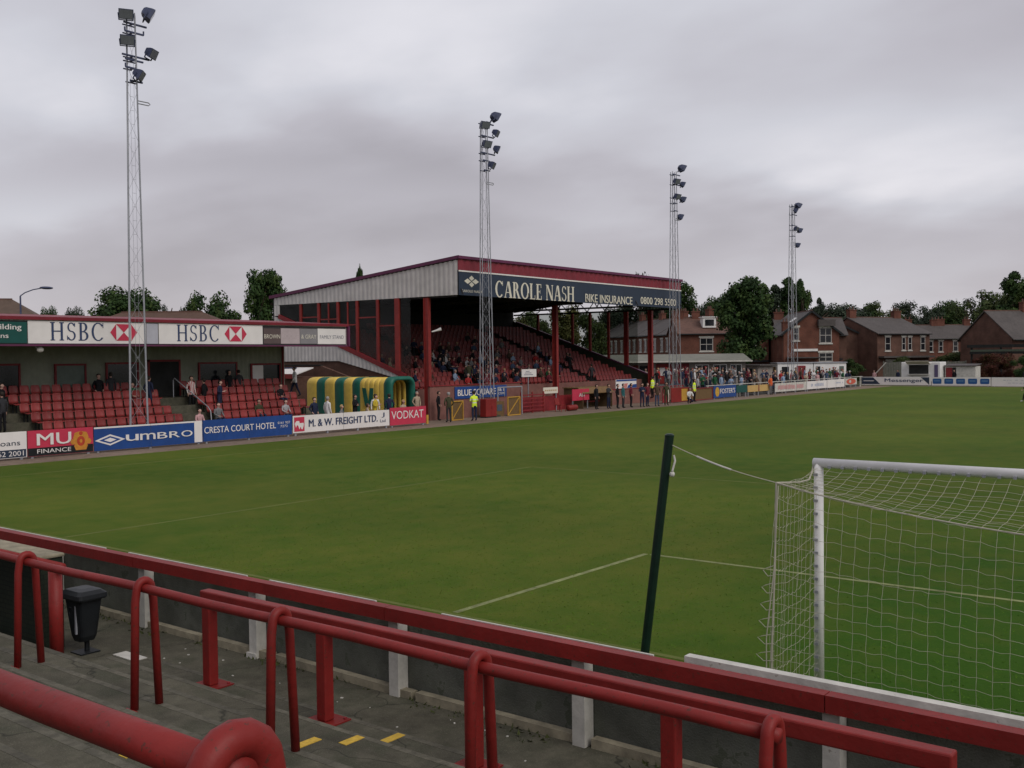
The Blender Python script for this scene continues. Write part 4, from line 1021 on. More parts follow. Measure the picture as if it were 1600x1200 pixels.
# raked deck
mb = MB(); nrow = 17
def rowx(k): return -41.9 - 0.78 * k
def rowz(k): return 1.35 + 0.29 * k
for k in range(nrow):
    mb.bb((-55.3, Y0 + 0.12, (rowz(k - 1) if k else -0.02)), (rowx(k) + 0.42, Y1 - 0.12, rowz(k)))
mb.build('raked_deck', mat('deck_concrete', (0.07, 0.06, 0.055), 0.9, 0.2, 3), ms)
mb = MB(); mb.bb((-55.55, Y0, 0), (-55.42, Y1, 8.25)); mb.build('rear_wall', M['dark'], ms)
# roof
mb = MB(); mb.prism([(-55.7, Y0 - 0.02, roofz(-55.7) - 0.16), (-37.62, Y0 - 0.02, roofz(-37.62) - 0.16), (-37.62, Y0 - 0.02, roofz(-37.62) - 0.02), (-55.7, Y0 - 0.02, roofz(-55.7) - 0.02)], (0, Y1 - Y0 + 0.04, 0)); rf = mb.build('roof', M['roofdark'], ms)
mb = MB(); mb.prism([(-55.85, Y0 - 0.14, roofz(-55.85) - 0.12), (-37.5, Y0 - 0.14, roofz(-37.5) - 0.10), (-37.5, Y0 - 0.14, roofz(-37.5) + 0.10), (-55.85, Y0 - 0.14, roofz(-55.85) + 0.10)], (0, 0.11, 0)); mb.build('verge', M['purple_edge'], rf)
mb = MB(); mb.bb((-37.60, Y0 - 0.14, 9.88), (-37.44, Y1 + 0.1, 10.06)); mb.build('eaves_trim', M['purple_edge'], rf)
mb = MB(); mb.corr((-37.60, Y0 - 0.02), (-37.60, Y1), lambda t: 9.18, lambda t: 9.88, 46, 0.05, (1, 0, 0), th=0.05); mb.build('upper_fascia', M['fascia_red'], rf)
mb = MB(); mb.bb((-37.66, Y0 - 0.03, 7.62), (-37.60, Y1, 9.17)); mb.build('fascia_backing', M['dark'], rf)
mb = MB()
for y in (Y0 + 0.2, 44.2, 51.2, 58.1, Y1 - 0.2):
    mb.bar((-55.2, y, roofz(-55.2) - 0.32), (-37.9, y, roofz(-37.9) - 0.32), 0.14, 0.3)
    mb.bar((-55.2, y, 7.66), (-37.9, y, 7.60), 0.10, 0.14)
    for k in range(9):
        x = -54.5 + 1.9 * k; mb.bar((x, y, 7.68), (x + 0.95, y, roofz(x + 0.95) - 0.4), 0.06, 0.06); mb.bar((x + 0.95, y, roofz(x + 0.95) - 0.4), (x + 1.9, y, 7.68), 0.06, 0.06)
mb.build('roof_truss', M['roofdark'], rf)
# near gable: pale ribbed sheet above, glazed screen, red raker, pale ribbed sheet below, brick base
mb = MB(); mb.corr((-55.5, Y0), (-37.66, Y0), lambda t: 7.70 - 0.06 * t, lambda t: roofz(-55.5 + 17.84 * t) - 0.14, 44, 0.045, (0, -1, 0), th=0.06)
mb.build('gable_sheet', M['clad'], ms)
def lowb(x): return 3.6 if x < -48.6 else 3.6 - (x + 48.6) * (1.18 / 5.6)
mb = MB(); mb.corr((-55.5, Y0), (-43.0, Y0), lambda t: lowb(-55.5 + 12.5 * t), lambda t: min(6.9, rak(-55.5 + 12.5 * t) - 0.16), 34, 0.045, (0, -1, 0), th=0.06); mb.build('lower_sheet', M['clad'], ms)
mb = MB(); mb.corr((-55.5, Y0), (-54.85, Y0), lambda t: 6.92, lambda t: 7.69, 2, 0.045, (0, -1, 0), th=0.06); mb.build('corner_sheet', M['clad'], ms)
mb = MB(); mb.prism([(-55.5, Y0 + 0.08, 0), (-42.9, Y0 + 0.08, 0), (-42.9, Y0 + 0.08, 2.42), (-48.6, Y0 + 0.08, 3.62), (-55.5, Y0 + 0.08, 3.62)], (0, 0.2, 0)); mb.build('brick_base', M['brickbrown'], ms)
mb = MB(); mb.bar((-54.9, Y0 - 0.02, rak(-54.9)), (-42.2, Y0 - 0.02, rak(-42.2)), 0.14, 0.30); mb.build('raker', M['red_dk'], ms)
tg = bpy.data.materials.new('thin_glass'); tg.use_nodes = True; t = tg.node_tree; t.nodes.clear()
o_ = N(t, 'ShaderNodeOutputMaterial'); mxs = N(t, 'ShaderNodeMixShader'); tr = N(t, 'ShaderNodeBsdfTransparent'); tr.inputs[0].default_value = (0.70, 0.72, 0.70, 1); gs = N(t, 'ShaderNodeBsdfGlossy'); gs.inputs['Roughness'].default_value = 0.08; gs.inputs[0].default_value = (0.8, 0.8, 0.8, 1)
tcx = N(t, 'ShaderNodeTexCoord'); nzz = N(t, 'ShaderNodeTexNoise'); nzz.inputs['Scale'].default_value = 0.7; LK(t, tcx.outputs['Object'], nzz.inputs['Vector'])
fr = N(t, 'ShaderNodeLayerWeight'); fr.inputs[0].default_value = 0.5
LK(t, MATH(t, 'MULTIPLY', MATH(t, 'ADD', MATH(t, 'MULTIPLY', MATH(t, 'POWER', fr.outputs['Facing'], 4.0), 0.5), 0.014), MATH(t, 'ADD', 0.35, nzz.outputs[0])), mxs.inputs[0]); LK(t, tr.outputs[0], mxs.inputs[1]); LK(t, gs.outputs[0], mxs.inputs[2]); LK(t, mxs.outputs[0], o_.inputs[0])
M['thin'] = tg
mulx = (-52.5, -50.6, -48.62, -46.72, -44.76)
for yy, nm in ((Y0 + 0.03, 'near'), (Y1 - 0.03, 'far')):
    mb = MB(); mb.prism([(-54.85, yy, 7.68), (-54.85, yy, rak(-54.85) + 0.14), (-41.8, yy, rak(-41.8) + 0.14), (-41.8, yy, 7.68)], (0, 0.012, 0))
    g_ = mb.build('screen_glass', M['thin'], ms)
    for x in mulx + (-42.95,):
        mb = MB(); w = 0.10 if x < -43 else 0.2
        mb.bb((x - w, yy - 0.09, rak(x) + 0.12), (x + w, yy + 0.09, 7.66)); mb.build('mullion', M['red_col'], g_)
    mb = MB()
    if nm == 'near':
        for x, z in ((-51.55, 6.7), (-49.6, 6.5), (-47.6, 6.05), (-45.75, 6.5), (-43.9, 5.9)): mb.bb((x - 0.84, yy - 0.04, z - 0.04), (x + 0.84, yy + 0.04, z + 0.04))
        for x in (-49.6, -47.67): mb.bb((x - 0.045, yy - 0.05, rak(x) + 0.2), (x + 0.045, yy + 0.05, 7.6))
        mb.build('glazing_bar', M['red_col'], g_)
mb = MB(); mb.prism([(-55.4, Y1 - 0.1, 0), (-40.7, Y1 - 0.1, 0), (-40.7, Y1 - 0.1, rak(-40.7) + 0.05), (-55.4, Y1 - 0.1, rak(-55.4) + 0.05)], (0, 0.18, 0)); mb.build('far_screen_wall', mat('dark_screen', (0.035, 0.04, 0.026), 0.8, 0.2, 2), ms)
mb = MB(); mb.bar((-55, Y1 + 0.02, rak(-55) + 0.1), (-40.7, Y1 + 0.02, rak(-40.7) + 0.1), 0.26, 0.10); mb.build('sloping_cap', M['purple_edge'], ms)
for y in (Y0 + 0.1, 51.2, Y1 - 0.25):
    mb = MB(); x = -40.4
    mb.bb((x - 0.20, y - 0.13, -0.02), (x - 0.17, y + 0.13, 7.58)); mb.bb((x + 0.17, y - 0.13, -0.02), (x + 0.20, y + 0.13, 7.58)); mb.bb((x - 0.169, y - 0.05, -0.02), (x + 0.169, y + 0.05, 7.58))
    mb.build('roof_column', M['red_col'], ms)
mb = MB(); mb.bb((-41.45, Y0 + 0.15, 0), (-41.3, Y1 - 0.2, 1.72)); mb.build('front_wall', M['paddock'], ms)
# roof sign
NX = -37.57
t_ = root('roof_sign', 'long navy sign with cream serif lettering on the front of the big stand roof', 'sign', (NX, (Y0 + Y1) / 2, 7.62))
F = Face((NX, (Y0 + Y1) / 2, 8.38), (0, 1, 0)); mb = MB(); F.slab(mb, Y1 - Y0 + 0.02, 1.50, 0.03); mb.build('sign_panel', M['navy'], t_)
mb = MB(); mb.bb((-37.585, Y0 - 0.02, 9.085), (-37.535, Y1, 9.17)); mb.build('white_band', M['signwhite'], t_)
v1, f1, w1 = serif_word('CAROLE', 1.06, 0.05, 0.19, 0.07); v2, f2, w2 = serif_word('NASH', 1.06, 0.06, 0.19, 0.07)
tot = w1 + w2 + 0.45; s_ = 8.95 / tot; yb = 40.66
mb = MB(); F.put(mb, [(p[0] * s_, p[1], p[2]) for p in v1], f1, yb + w1 * s_ / 2 - F.c.y, 8.17 - 8.38, 0.012); F.put(mb, [(p[0] * s_, p[1], p[2]) for p in v2], f2, yb + (w1 + 0.45 + w2 / 2) * s_ - F.c.y, 8.17 - 8.38, 0.012); mb.build('lettering', M['cream'], t_)
lettering(t_, M['cream'], lambda mb: (F.text(mb, 'BIKE INSURANCE', 54.3 - F.c.y, 7.99 - 8.38, 6.5, 0.60, 0.045), F.text(mb, '0800 298 5500', 61.6 - F.c.y, 8.09 - 8.38, 5.6, 0.56, 0.04)))
lettering(t_, M['cream'], lambda mb: F.text(mb, 'CAROLE NASH', 38.28 - F.c.y, 7.90 - 8.38, 2.0, 0.16, 0.01))
mb = MB()
for dx, dz in ((-0.38, 0), (0.38, 0), (0, 0.2), (0, -0.2)): F.poly(mb, diamond(0.66 if dz == 0 else 0.5, 0.34), 38.3 - F.c.y + dx, 8.52 - 8.38 + dz, 0.012 + 0.001 * dz)
mb.build('emblem', M['cream'], t_)

# seats of the big stand: the ones that show largest are individuals
def blocked(y): return (abs(y - 44.0) < 0.6) or (abs(y - 58.4) < 0.6)
rest = MB(); q = [0]
pan = [c for c in seat0.children if c.name.startswith('seat_pan')][0].data; bk = [c for c in seat0.children if c.name.startswith('backrest')][0].data
for k in range(nrow - 1):
    x, z = rowx(k) + 0.02, rowz(k)
    for i in range(56):
        y = Y0 + 0.35 + 0.5 * i
        if blocked(y) or y > Y1 - 0.4: continue
        near = (k <= 5 and y < 52.5 and n_seats[0] < 296)
        if near: seat(x, y, z, 'red plastic seat in the %s row of the dark raked stand' % ['front', 'second', 'third', 'fourth', 'fifth', 'sixth'][k])
        else:
            for me in (pan, bk): rest.add([(p.co.x + x, p.co.y + y, p.co.z + z) for p in me.vertices], [tuple(p.vertices) for p in me.polygons])
tag(rest.build('distant_seats', M['seat'], loc=(-48, 51, 1)), 'remaining rows of small red seats filling the raked stand', 'seats', kind='stuff')
# ================================================================== RIGHT-HAND BOARDS, DUGOUTS, GATES
# paddock wall in front of the big stand
t_ = root('paddock_wall', 'dull pink painted paddock wall behind the second mast', 'wall', (-37.2, 38.4, 0))
mb = MB(); mb.bb((-37.35, 33.9, 0), (-37.2, 42.7, 2.02)); mb.build('wall_face', M['paddock'], t_)
mb = MB(); mb.bb((-37.40, 33.85, 2.02), (-37.15, 42.75, 2.08)); mb.build('wall_cap', M['red_dk'], t_)
t_ = root('paddock_wall', 'low reddish brown wall running behind the group of standing people', 'wall', (-37.8, 59.5, 0))
mb = MB(); mb.bb((-37.9, 53.4, 0), (-37.75, 66.0, 1.15)); mb.build('wall_face', M['paddock'], t_)
mb = MB(); mb.bb((-37.93, 53.4, 1.15), (-37.72, 66.0, 1.22)); mb.build('wall_cap', M['red_dk'], t_)
t_, F = sign('hanging_sign', 36.1, 41.2, 1.20, 1.93, M['blue'], 'blue banner with white capitals fixed on the paddock wall behind the second mast', x=-37.14)
lettering(t_, M['signwhite'], lambda mb: (F.text(mb, 'BLUE SQUARE', 38.2 - F.c.y, 1.53 - F.c.z, 3.7, 0.46, 0.05), F.text(mb, 'BET', 40.6 - F.c.y, 1.66 - F.c.z, 0.8, 0.22, 0.03), F.text(mb, '.com', 40.6 - F.c.y, 1.40 - F.c.z, 0.7, 0.14, 0.02)))
def gate(x, y0, y1, z0, z1, lab, m, infill, diag=True):
    t_ = root('gate', lab, 'gate', (x, (y0 + y1) / 2, z0)); f = 0.06
    mb = MB(); mb.bb((x - 0.03, y0, z0), (x + 0.03, y0 + f, z1)); mb.bb((x - 0.03, y1 - f, z0), (x + 0.03, y1, z1)); mb.bb((x - 0.03, y0 + f, z0), (x + 0.03, y1 - f, z0 + f)); mb.bb((x - 0.03, y0 + f, z1 - f), (x + 0.03, y1 - f, z1))
    if diag: mb.bar((x + 0.0, y0 + f, z0 + f), (x + 0.0, y1 - f, z1 - f), 0.05, 0.04)
    mb.build('gate_frame', m, t_)
    mb = MB(); mb.bb((x - 0.028, y0 + f, z0 + f), (x - 0.022, y1 - f, z1 - f)); mb.build('mesh_infill', infill, t_)
    return t_
gate(-35.7, 34.15, 35.2, 0.02, 1.18, 'open yellow-framed gate just right of the two people in dark coats', M['gateyel'], M['mesh'])
gate(-35.9, 39.7, 41.0, 0.02, 1.22, 'yellow-framed gate under the tall grey tube frame', M['gateyel'], M['mesh'])
t_ = root('red_cabinet', 'plain red painted steel cabinet standing at the foot of the second mast', 'cabinet', (-36.0, 37.95, 0))
mb = MB(); mb.bb((-36.3, 37.45, 0.06), (-35.8, 38.5, 1.16)); bevel(mb.build('cabinet_body', M['red'], t_), 0.03)
mb = MB(); mb.bb((-35.798, 37.95, 0.12), (-35.792, 37.97, 1.08)); mb.bb((-35.798, 38.02, 0.55), (-35.77, 38.06, 0.7)); mb.build('door_seam', M['red_dk'], t_)
mb = MB(); mb.bb((-36.28, 37.48, 0), (-35.82, 38.47, 0.058)); mb.build('plinth', M['black'], t_)
t_ = root('tube_frame', 'tall grey steel tube frame around a gateway in the paddock', 'frame', (-36.6, 40.9, 0))
mb = MB()
for y in (39.6, 42.1): mb.tube([(-36.6, y, 0), (-36.6, y, 1.82)], 0.04, 8)
mb.tube([(-36.6, 39.6, 1.80), (-36.6, 42.1, 1.80)], 0.04, 8); mb.tube([(-36.6, 40.3, 1.2), (-36.6, 40.3, 1.8)], 0.02, 6)
mb.build('frame_tube', M['gal'], t_)
t_ = root('grey_locker', 'small grey metal locker beside the yellow-framed gate', 'locker', (-36.3, 39.2, 0))
mb = MB(); mb.bb((-36.5, 38.7, 0), (-36.1, 39.6, 0.95)); mb.build('locker_body', M['mesh'], t_)
mb = MB(); mb.bb((-36.098, 38.9, 0.35), (-36.085, 39.4, 0.75)); mb.build('locker_door', mat('dull_blue', (0.06, 0.08, 0.11), 0.6), t_)
t_ = root('lattice_fence', 'short red slatted fence right of the tube frame', 'fence', (-36.8, 43.6, 0))
mb = MB()
for z in (0.2, 0.45, 0.7, 0.95, 1.2): mb.bb((-36.82, 42.3, z - 0.04), (-36.78, 44.9, z + 0.04))
mb.build('fence_rail', M['red_dk'], t_)
for y in (42.35, 43.6, 44.85):
    mb = MB(); mb.bb((-36.9, y - 0.05, 0), (-36.83, y + 0.05, 1.4)); mb.build('fence_post', M['red_col'], t_)
t_ = root('paddock_wall', 'short red boarded wall between the slatted fence and the brown dugout', 'wall', (-37.4, 46.9, 0))
mb = MB(); mb.bb((-37.5, 43.0, 0), (-37.35, 49.0, 1.02)); mb.build('wall_face', M['red_dk'], t_)
t_, F = sign('small_sign', 45.3, 47.0, 1.20, 1.62, M['cream'], 'small cream sign fixed above the red boarded wall', x=-37.2)
mb = MB()
for i in range(6): F.slab(mb, 0.17, 0.10, -0.004, 0, -0.6 + 0.24 * i, 0.0)
mb.build('sign_mark', mat('sign_tan', (0.42, 0.28, 0.16), 0.6), t_)
mb = MB(); mb.bb((-37.3, 45.4, 0), (-37.24, 45.46, 1.6)); mb.bb((-37.3, 46.84, 0), (-37.24, 46.9, 1.6)); mb.build('sign_post', M['gal'], t_)
t_, F = sign('small_sign', 47.9, 50.0, 0.62, 1.42, M['logo_red'], 'red sign with a short white word beside the brown dugout', x=-36.6)
lettering(t_, M['signwhite'], lambda mb: F.text(mb, 'AST', 0.15, -0.02, 0.8, 0.24, 0.05))
mb = MB(); mb.bb((-36.72, 48.0, 0), (-36.65, 48.06, 1.4)); mb.bb((-36.72, 49.85, 0), (-36.65, 49.91, 1.4)); mb.build('sign_post', M['gal'], t_)
t_ = root('plastic_chair', 'bright red plastic chair standing on the track before the red boarded wall', 'chair', (-36.0, 45.6, 0))
mb = MB(); mb.bb((-36.25, 45.35, 0.42), (-35.75, 45.85, 0.46)); mb.build('seat', M['red'], t_)
mb = MB(); mb.prism([(-36.27, 45.35, 0.46), (-36.23, 45.35, 0.46), (-36.33, 45.35, 0.92), (-36.37, 45.35, 0.92)], (0, 0.5, 0)); mb.build('backrest', M['red'], t_)
for dx, dy in ((-0.22, -0.22), (0.22, -0.22), (0.22, 0.22), (-0.22, 0.22)):
    mb = MB(); mb.bar((-36 + dx, 45.6 + dy, 0.42), (-36 + dx * 1.15, 45.6 + dy * 1.15, 0), 0.04, 0.04); mb.build('leg', M['red'], t_)
t_ = root('kit_bag', 'red holdall lying on the track edge below the red boarded wall', 'bag', (-35.9, 46.7, 0))
mb = MB(); mb.tube([(-35.9, 46.3, 0.20), (-35.9, 46.35, 0.21), (-35.9, 47.3, 0.21), (-35.9, 47.35, 0.20)], [0.12, 0.2, 0.2, 0.12], 12); mb.build('bag_body', M['red'], t_, smooth=True)
mb = MB(); mb.tube([(-35.9, 46.6, 0.38), (-35.88, 46.65, 0.48), (-35.88, 47.0, 0.48), (-35.9, 47.05, 0.38)], 0.015, 6); mb.build('bag_handle', M['black'], t_)
# team dugout
t_ = root('dugout', 'brown boxy dugout with a sloping roof in front of the big stand', 'dugout', (-37.5, 51.2, 0))
dug = mat('dugout_brown', (0.115, 0.075, 0.035), 0.8, 0.2, 3, 0.15, 1)
mb = MB(); mb.prism([(-38.2, 49.2, 0), (-36.6, 49.2, 0), (-36.6, 49.2, 1.05), (-37.0, 49.2, 1.42), (-38.2, 49.2, 1.42)], (0, 0.06, 0)); mb.build('end_panel', dug, t_); mb = MB(); mb.prism([(-38.2, 53.0, 0), (-36.6, 53.0, 0), (-36.6, 53.0, 1.05), (-37.0, 53.0, 1.42), (-38.2, 53.0, 1.42)], (0, 0.06, 0)); mb.build('end_panel', dug, t_)
mb = MB(); mb.bb((-38.26, 49.2, 0), (-38.2, 53.06, 1.45)); mb.build('back_panel', dug, t_)
mb = MB(); mb.prism([(-38.3, 49.1, 1.44), (-36.96, 49.1, 1.44), (-36.96, 49.1, 1.50), (-38.3, 49.1, 1.50)], (0, 4.05, 0)); mb.prism([(-36.95, 49.1, 1.49), (-36.95, 49.1, 1.44), (-36.52, 49.1, 1.06), (-36.52, 49.1, 1.11)], (0, 4.05, 0)); mb.build('roof', mat('dugout_roof', (0.17, 0.10, 0.04), 0.7), t_)
mb = MB(); mb.bb((-38.1, 49.3, 0.38), (-37.6, 52.9, 0.44)); mb.build('bench', M['red_dk'], t_)
t_ = root('placard', 'white rectangular placard on a pole among the seated crowd', 'placard', (-39.6, 46.8, 1.0))
mb = MB(); mb.bb((-39.62, 46.0, 2.32), (-39.58, 47.7, 2.86)); mb.build('board', M['signwhite'], t_)
mb = MB(); mb.bb((-39.70, 46.8, 0.0), (-39.63, 46.86, 2.7)); mb.build('pole', M['gal'], t_)
mb = MB()
for i in range(3): mb.bb((-39.578, 46.25 + 0.1 * i, 2.45 + 0.12 * i), (-39.574, 47.3 - 0.2 * i, 2.50 + 0.12 * i))
mb.build('lettering', mat('grey_letters', (0.22, 0.22, 0.26)), _mc and t_)
t_, F = sign('banner', 55.3, 58.3, 1.22, 1.92, M['signwhite'], 'white banner with a broken blue and pink pattern behind the standing group', x=-37.7)
mb = MB(); F.poly(mb, [(-1.45, 0.2), (1.5, 0.2), (1.5, 0.33), (-1.45, 0.33)]); F.poly(mb, [(0.1, -0.33), (1.5, -0.33), (1.5, -0.05), (0.3, -0.1)]); mb.build('banner_blue', M['blue'], t_)
mb = MB(); F.poly(mb, [(-0.7, -0.33), (0.05, -0.33), (0.2, 0.05), (-0.5, 0.0)]); mb.build('banner_pink', mat('banner_pink', (0.55, 0.2, 0.18)), t_)

# boards along the touchline beyond the big stand
RG = 'boards along the touchline beyond the big stand'
BX2 = -35.2
t_, F = board(58.0, 59.05, 0.08, 1.2, M['red_dk'], 'narrow dark red board with a pale stripe, left of the yellow-striped red board', x=BX2, group=RG)
strip(t_, F, 58.72, 58.98, 0.12, 1.12, M['cream'], 'stripe')
t_, F = board(59.35, 62.3, 0.05, 1.18, M['red'], 'bright red board with an upright yellow panel', x=BX2, group=RG)
strip(t_, F, 61.0, 62.0, 0.12, 1.06, M['gateyel'], 'stripe')
gate(-35.2, 62.45, 66.3, 0.05, 1.05, 'wide brown mesh gate behind the yellow-jacketed steward near the blue board', M['red_dk'], M['mesh'], False)
t_, F = board(66.5, 70.7, 0.12, 1.12, M['blue'], 'blue board with white lettering and a yellow oval beside the brown mesh gate', x=BX2, group=RG)
lettering(t_, M['signwhite'], lambda mb: F.text(mb, "FOSTER'S", 0.45, 0.05, 2.8, 0.42, 0.05))
mb = MB(); F.poly(mb, circ(0.40, 0.95), -1.45, 0, 0.012); em = mb.build('emblem', mat('oval_yellow', (0.50, 0.30, 0.04)), t_)
t_, F = board(70.8, 72.9, 0.42, 1.05, M['dkgreen'], 'small plain green board right of the blue one', x=BX2, group=RG)
t_, F = board(73.0, 77.6, 0.40, 0.98, mat('board_ochre', (0.50, 0.33, 0.12), 0.6, 0.1, 1), 'ochre board beside the steward in the orange bib', x=BX2, group=RG)
strip(t_, F, 75.2, 75.4, 0.42, 0.96, M['red_dk'], 'stripe')
def scribble(t_, F, m, w, h, n_, seed, x0=0, z0=0):
    r_ = random.Random(seed); mb = MB(); x = -w / 2
    while x < w / 2 - 0.2:
        cw = r_.uniform(0.22, 0.42)
        if r_.random() < 0.85:
            F.poly(mb, [(x, -h / 2 * r_.uniform(0.6, 1)), (x + cw * 0.72, -h / 2 * r_.uniform(0.6, 1)), (x + cw * 0.72, h / 2 * r_.uniform(0.5, 1)), (x, h / 2 * r_.uniform(0.5, 1))], x0, z0)
        x += cw
    mb.build('lettering', m, t_)
pinkl = mat('pink_lettering', (0.52, 0.26, 0.26), 0.6)
bluel = mat('pale_blue_lettering', (0.42, 0.45, 0.55), 0.6)
t_, F = board(78.8, 86.3, 0.20, 1.0, M['white_dirty'], 'cream board with blurred pink lettering right of the orange steward', x=BX2, group=RG); scribble(t_, F, pinkl, 6.2, 0.5, 20, 1)
t_, F = board(86.4, 91.6, 0.22, 1.0, M['signwhite'], 'white board with faint blue lettering, fourth from the far corner', x=BX2, group=RG); scribble(t_, F, bluel, 4.0, 0.35, 20, 2)
t_, F = board(91.7, 96.6, 0.20, 1.02, M['signwhite'], 'white board between the faint blue lettering and the red oval board', x=BX2, group=RG); scribble(t_, F, bluel, 2.2, 0.18, 20, 3, 1.0, 0.05)
t_, F = board(96.8, 100.3, 0.35, 1.04, M['white_dirty'], 'white board with a red oval at the far corner of the touchline', x=BX2, group=RG)
mb = MB(); F.poly(mb, circ(0.31, 4.6), 0, 0); mb.build('emblem', mat('oval_red', (0.50, 0.10, 0.06)), t_)
mb = MB(); F.poly(mb, circ(0.16, 1.9), -0.3, 0, 0.018); mb.build('emblem_core', M['white_dirty'], t_)
# far end boards
FG = 'boards along the far goal line'
def fboard(x0, x1, z0, z1, m, label):
    t_ = root('advertising_board', label, 'advertising board', ((x0 + x1) / 2, 106, 0), FG)
    F = Face(((x0 + x1) / 2, 106, (z0 + z1) / 2), (1, 0, 0)); mb = MB(); F.slab(mb, x1 - x0 - 0.02, z1 - z0, 0.04); mb.build('board_panel', m, t_)
    for x in (x0 + 0.3, x1 - 0.3):
        mb = MB(); mb.bb((x - 0.05, 106.05, 0), (x + 0.05, 106.12, z1 - 0.05)); mb.build('leg', M['gal'], t_)
    return t_, F
t_, F = fboard(-36.7, -29.0, 0.12, 1.02, M['signwhite'], 'white board with a dark blue word between two navy wedges at the far corner')
lettering(t_, M['hsbcblue'], lambda mb: F.text(mb, 'Messenger', 0.9, 0.02, 4.2, 0.5, 0.03))
mb = MB(); F.poly(mb, [(-3.8, -0.36), (-1.7, -0.36), (-2.5, 0.4), (-3.8, 0.4)]); F.poly(mb, [(3.65, -0.4), (3.65, 0.42), (2.75, 0.42)]); mb.build('wedge', M['navy'], t_)
mb = MB(); F.poly(mb, [(-3.6, -0.03), (-2.4, -0.03), (-2.4, 0.04), (-3.6, 0.04)], lift=0.018); mb.build('stripe', M['signwhite'], t_)
t_, F = fboard(-28.95, -22.9, 0.10, 1.0, M['signwhite'], 'white board carrying five blue rounded rectangles on the far goal line')
def rrect(w, h, r, n_=4):
    return [(q[0] - 0, q[1]) for q in [(cx + r * math.cos(rad(a0 + 90 * i / n_)), cy + r * math.sin(rad(a0 + 90 * i / n_))) for cx, cy, a0 in ((w / 2 - r, h / 2 - r, 0), (-w / 2 + r, h / 2 - r, 90), (-w / 2 + r, -h / 2 + r, 180), (w / 2 - r, -h / 2 + r, 270)) for i in range(n_ + 1)]]
for i in range(5):
    mb = MB(); F.poly(mb, rrect(0.92, 0.58, 0.12), -2.45 + 1.22 * i, 0.02); em = mb.build('emblem', mat('patch_blue', (0.02, 0.09, 0.26), 0.5, 0.1, 2), t_)
    mb = MB(); F.poly(mb, [(-0.3, -0.05), (0.3, -0.05), (0.3, 0.07), (-0.3, 0.07)], -2.45 + 1.22 * i, 0.05, 0.016); mb.build('emblem_band', mat('patch_pale', (0.10, 0.20, 0.36)), em)
t_, F = fboard(-22.85, -15.0, 0.06, 1.0, M['signwhite'], 'plain white board with faint grey writing at the right end of the far goal line'); scribble(t_, F, mat('faint_grey', (0.55, 0.54, 0.56)), 5.5, 0.12, 10, 5, 0, 0.18); scribble(t_, F, mat('faint_grey', (0.55, 0.54, 0.56)), 4.5, 0.12, 10, 6, 0, -0.12)
t_, F = fboard(-14.95, -5.0, 0.06, 1.0, M['blue'], 'plain blue board beyond the right end of the far goal line')

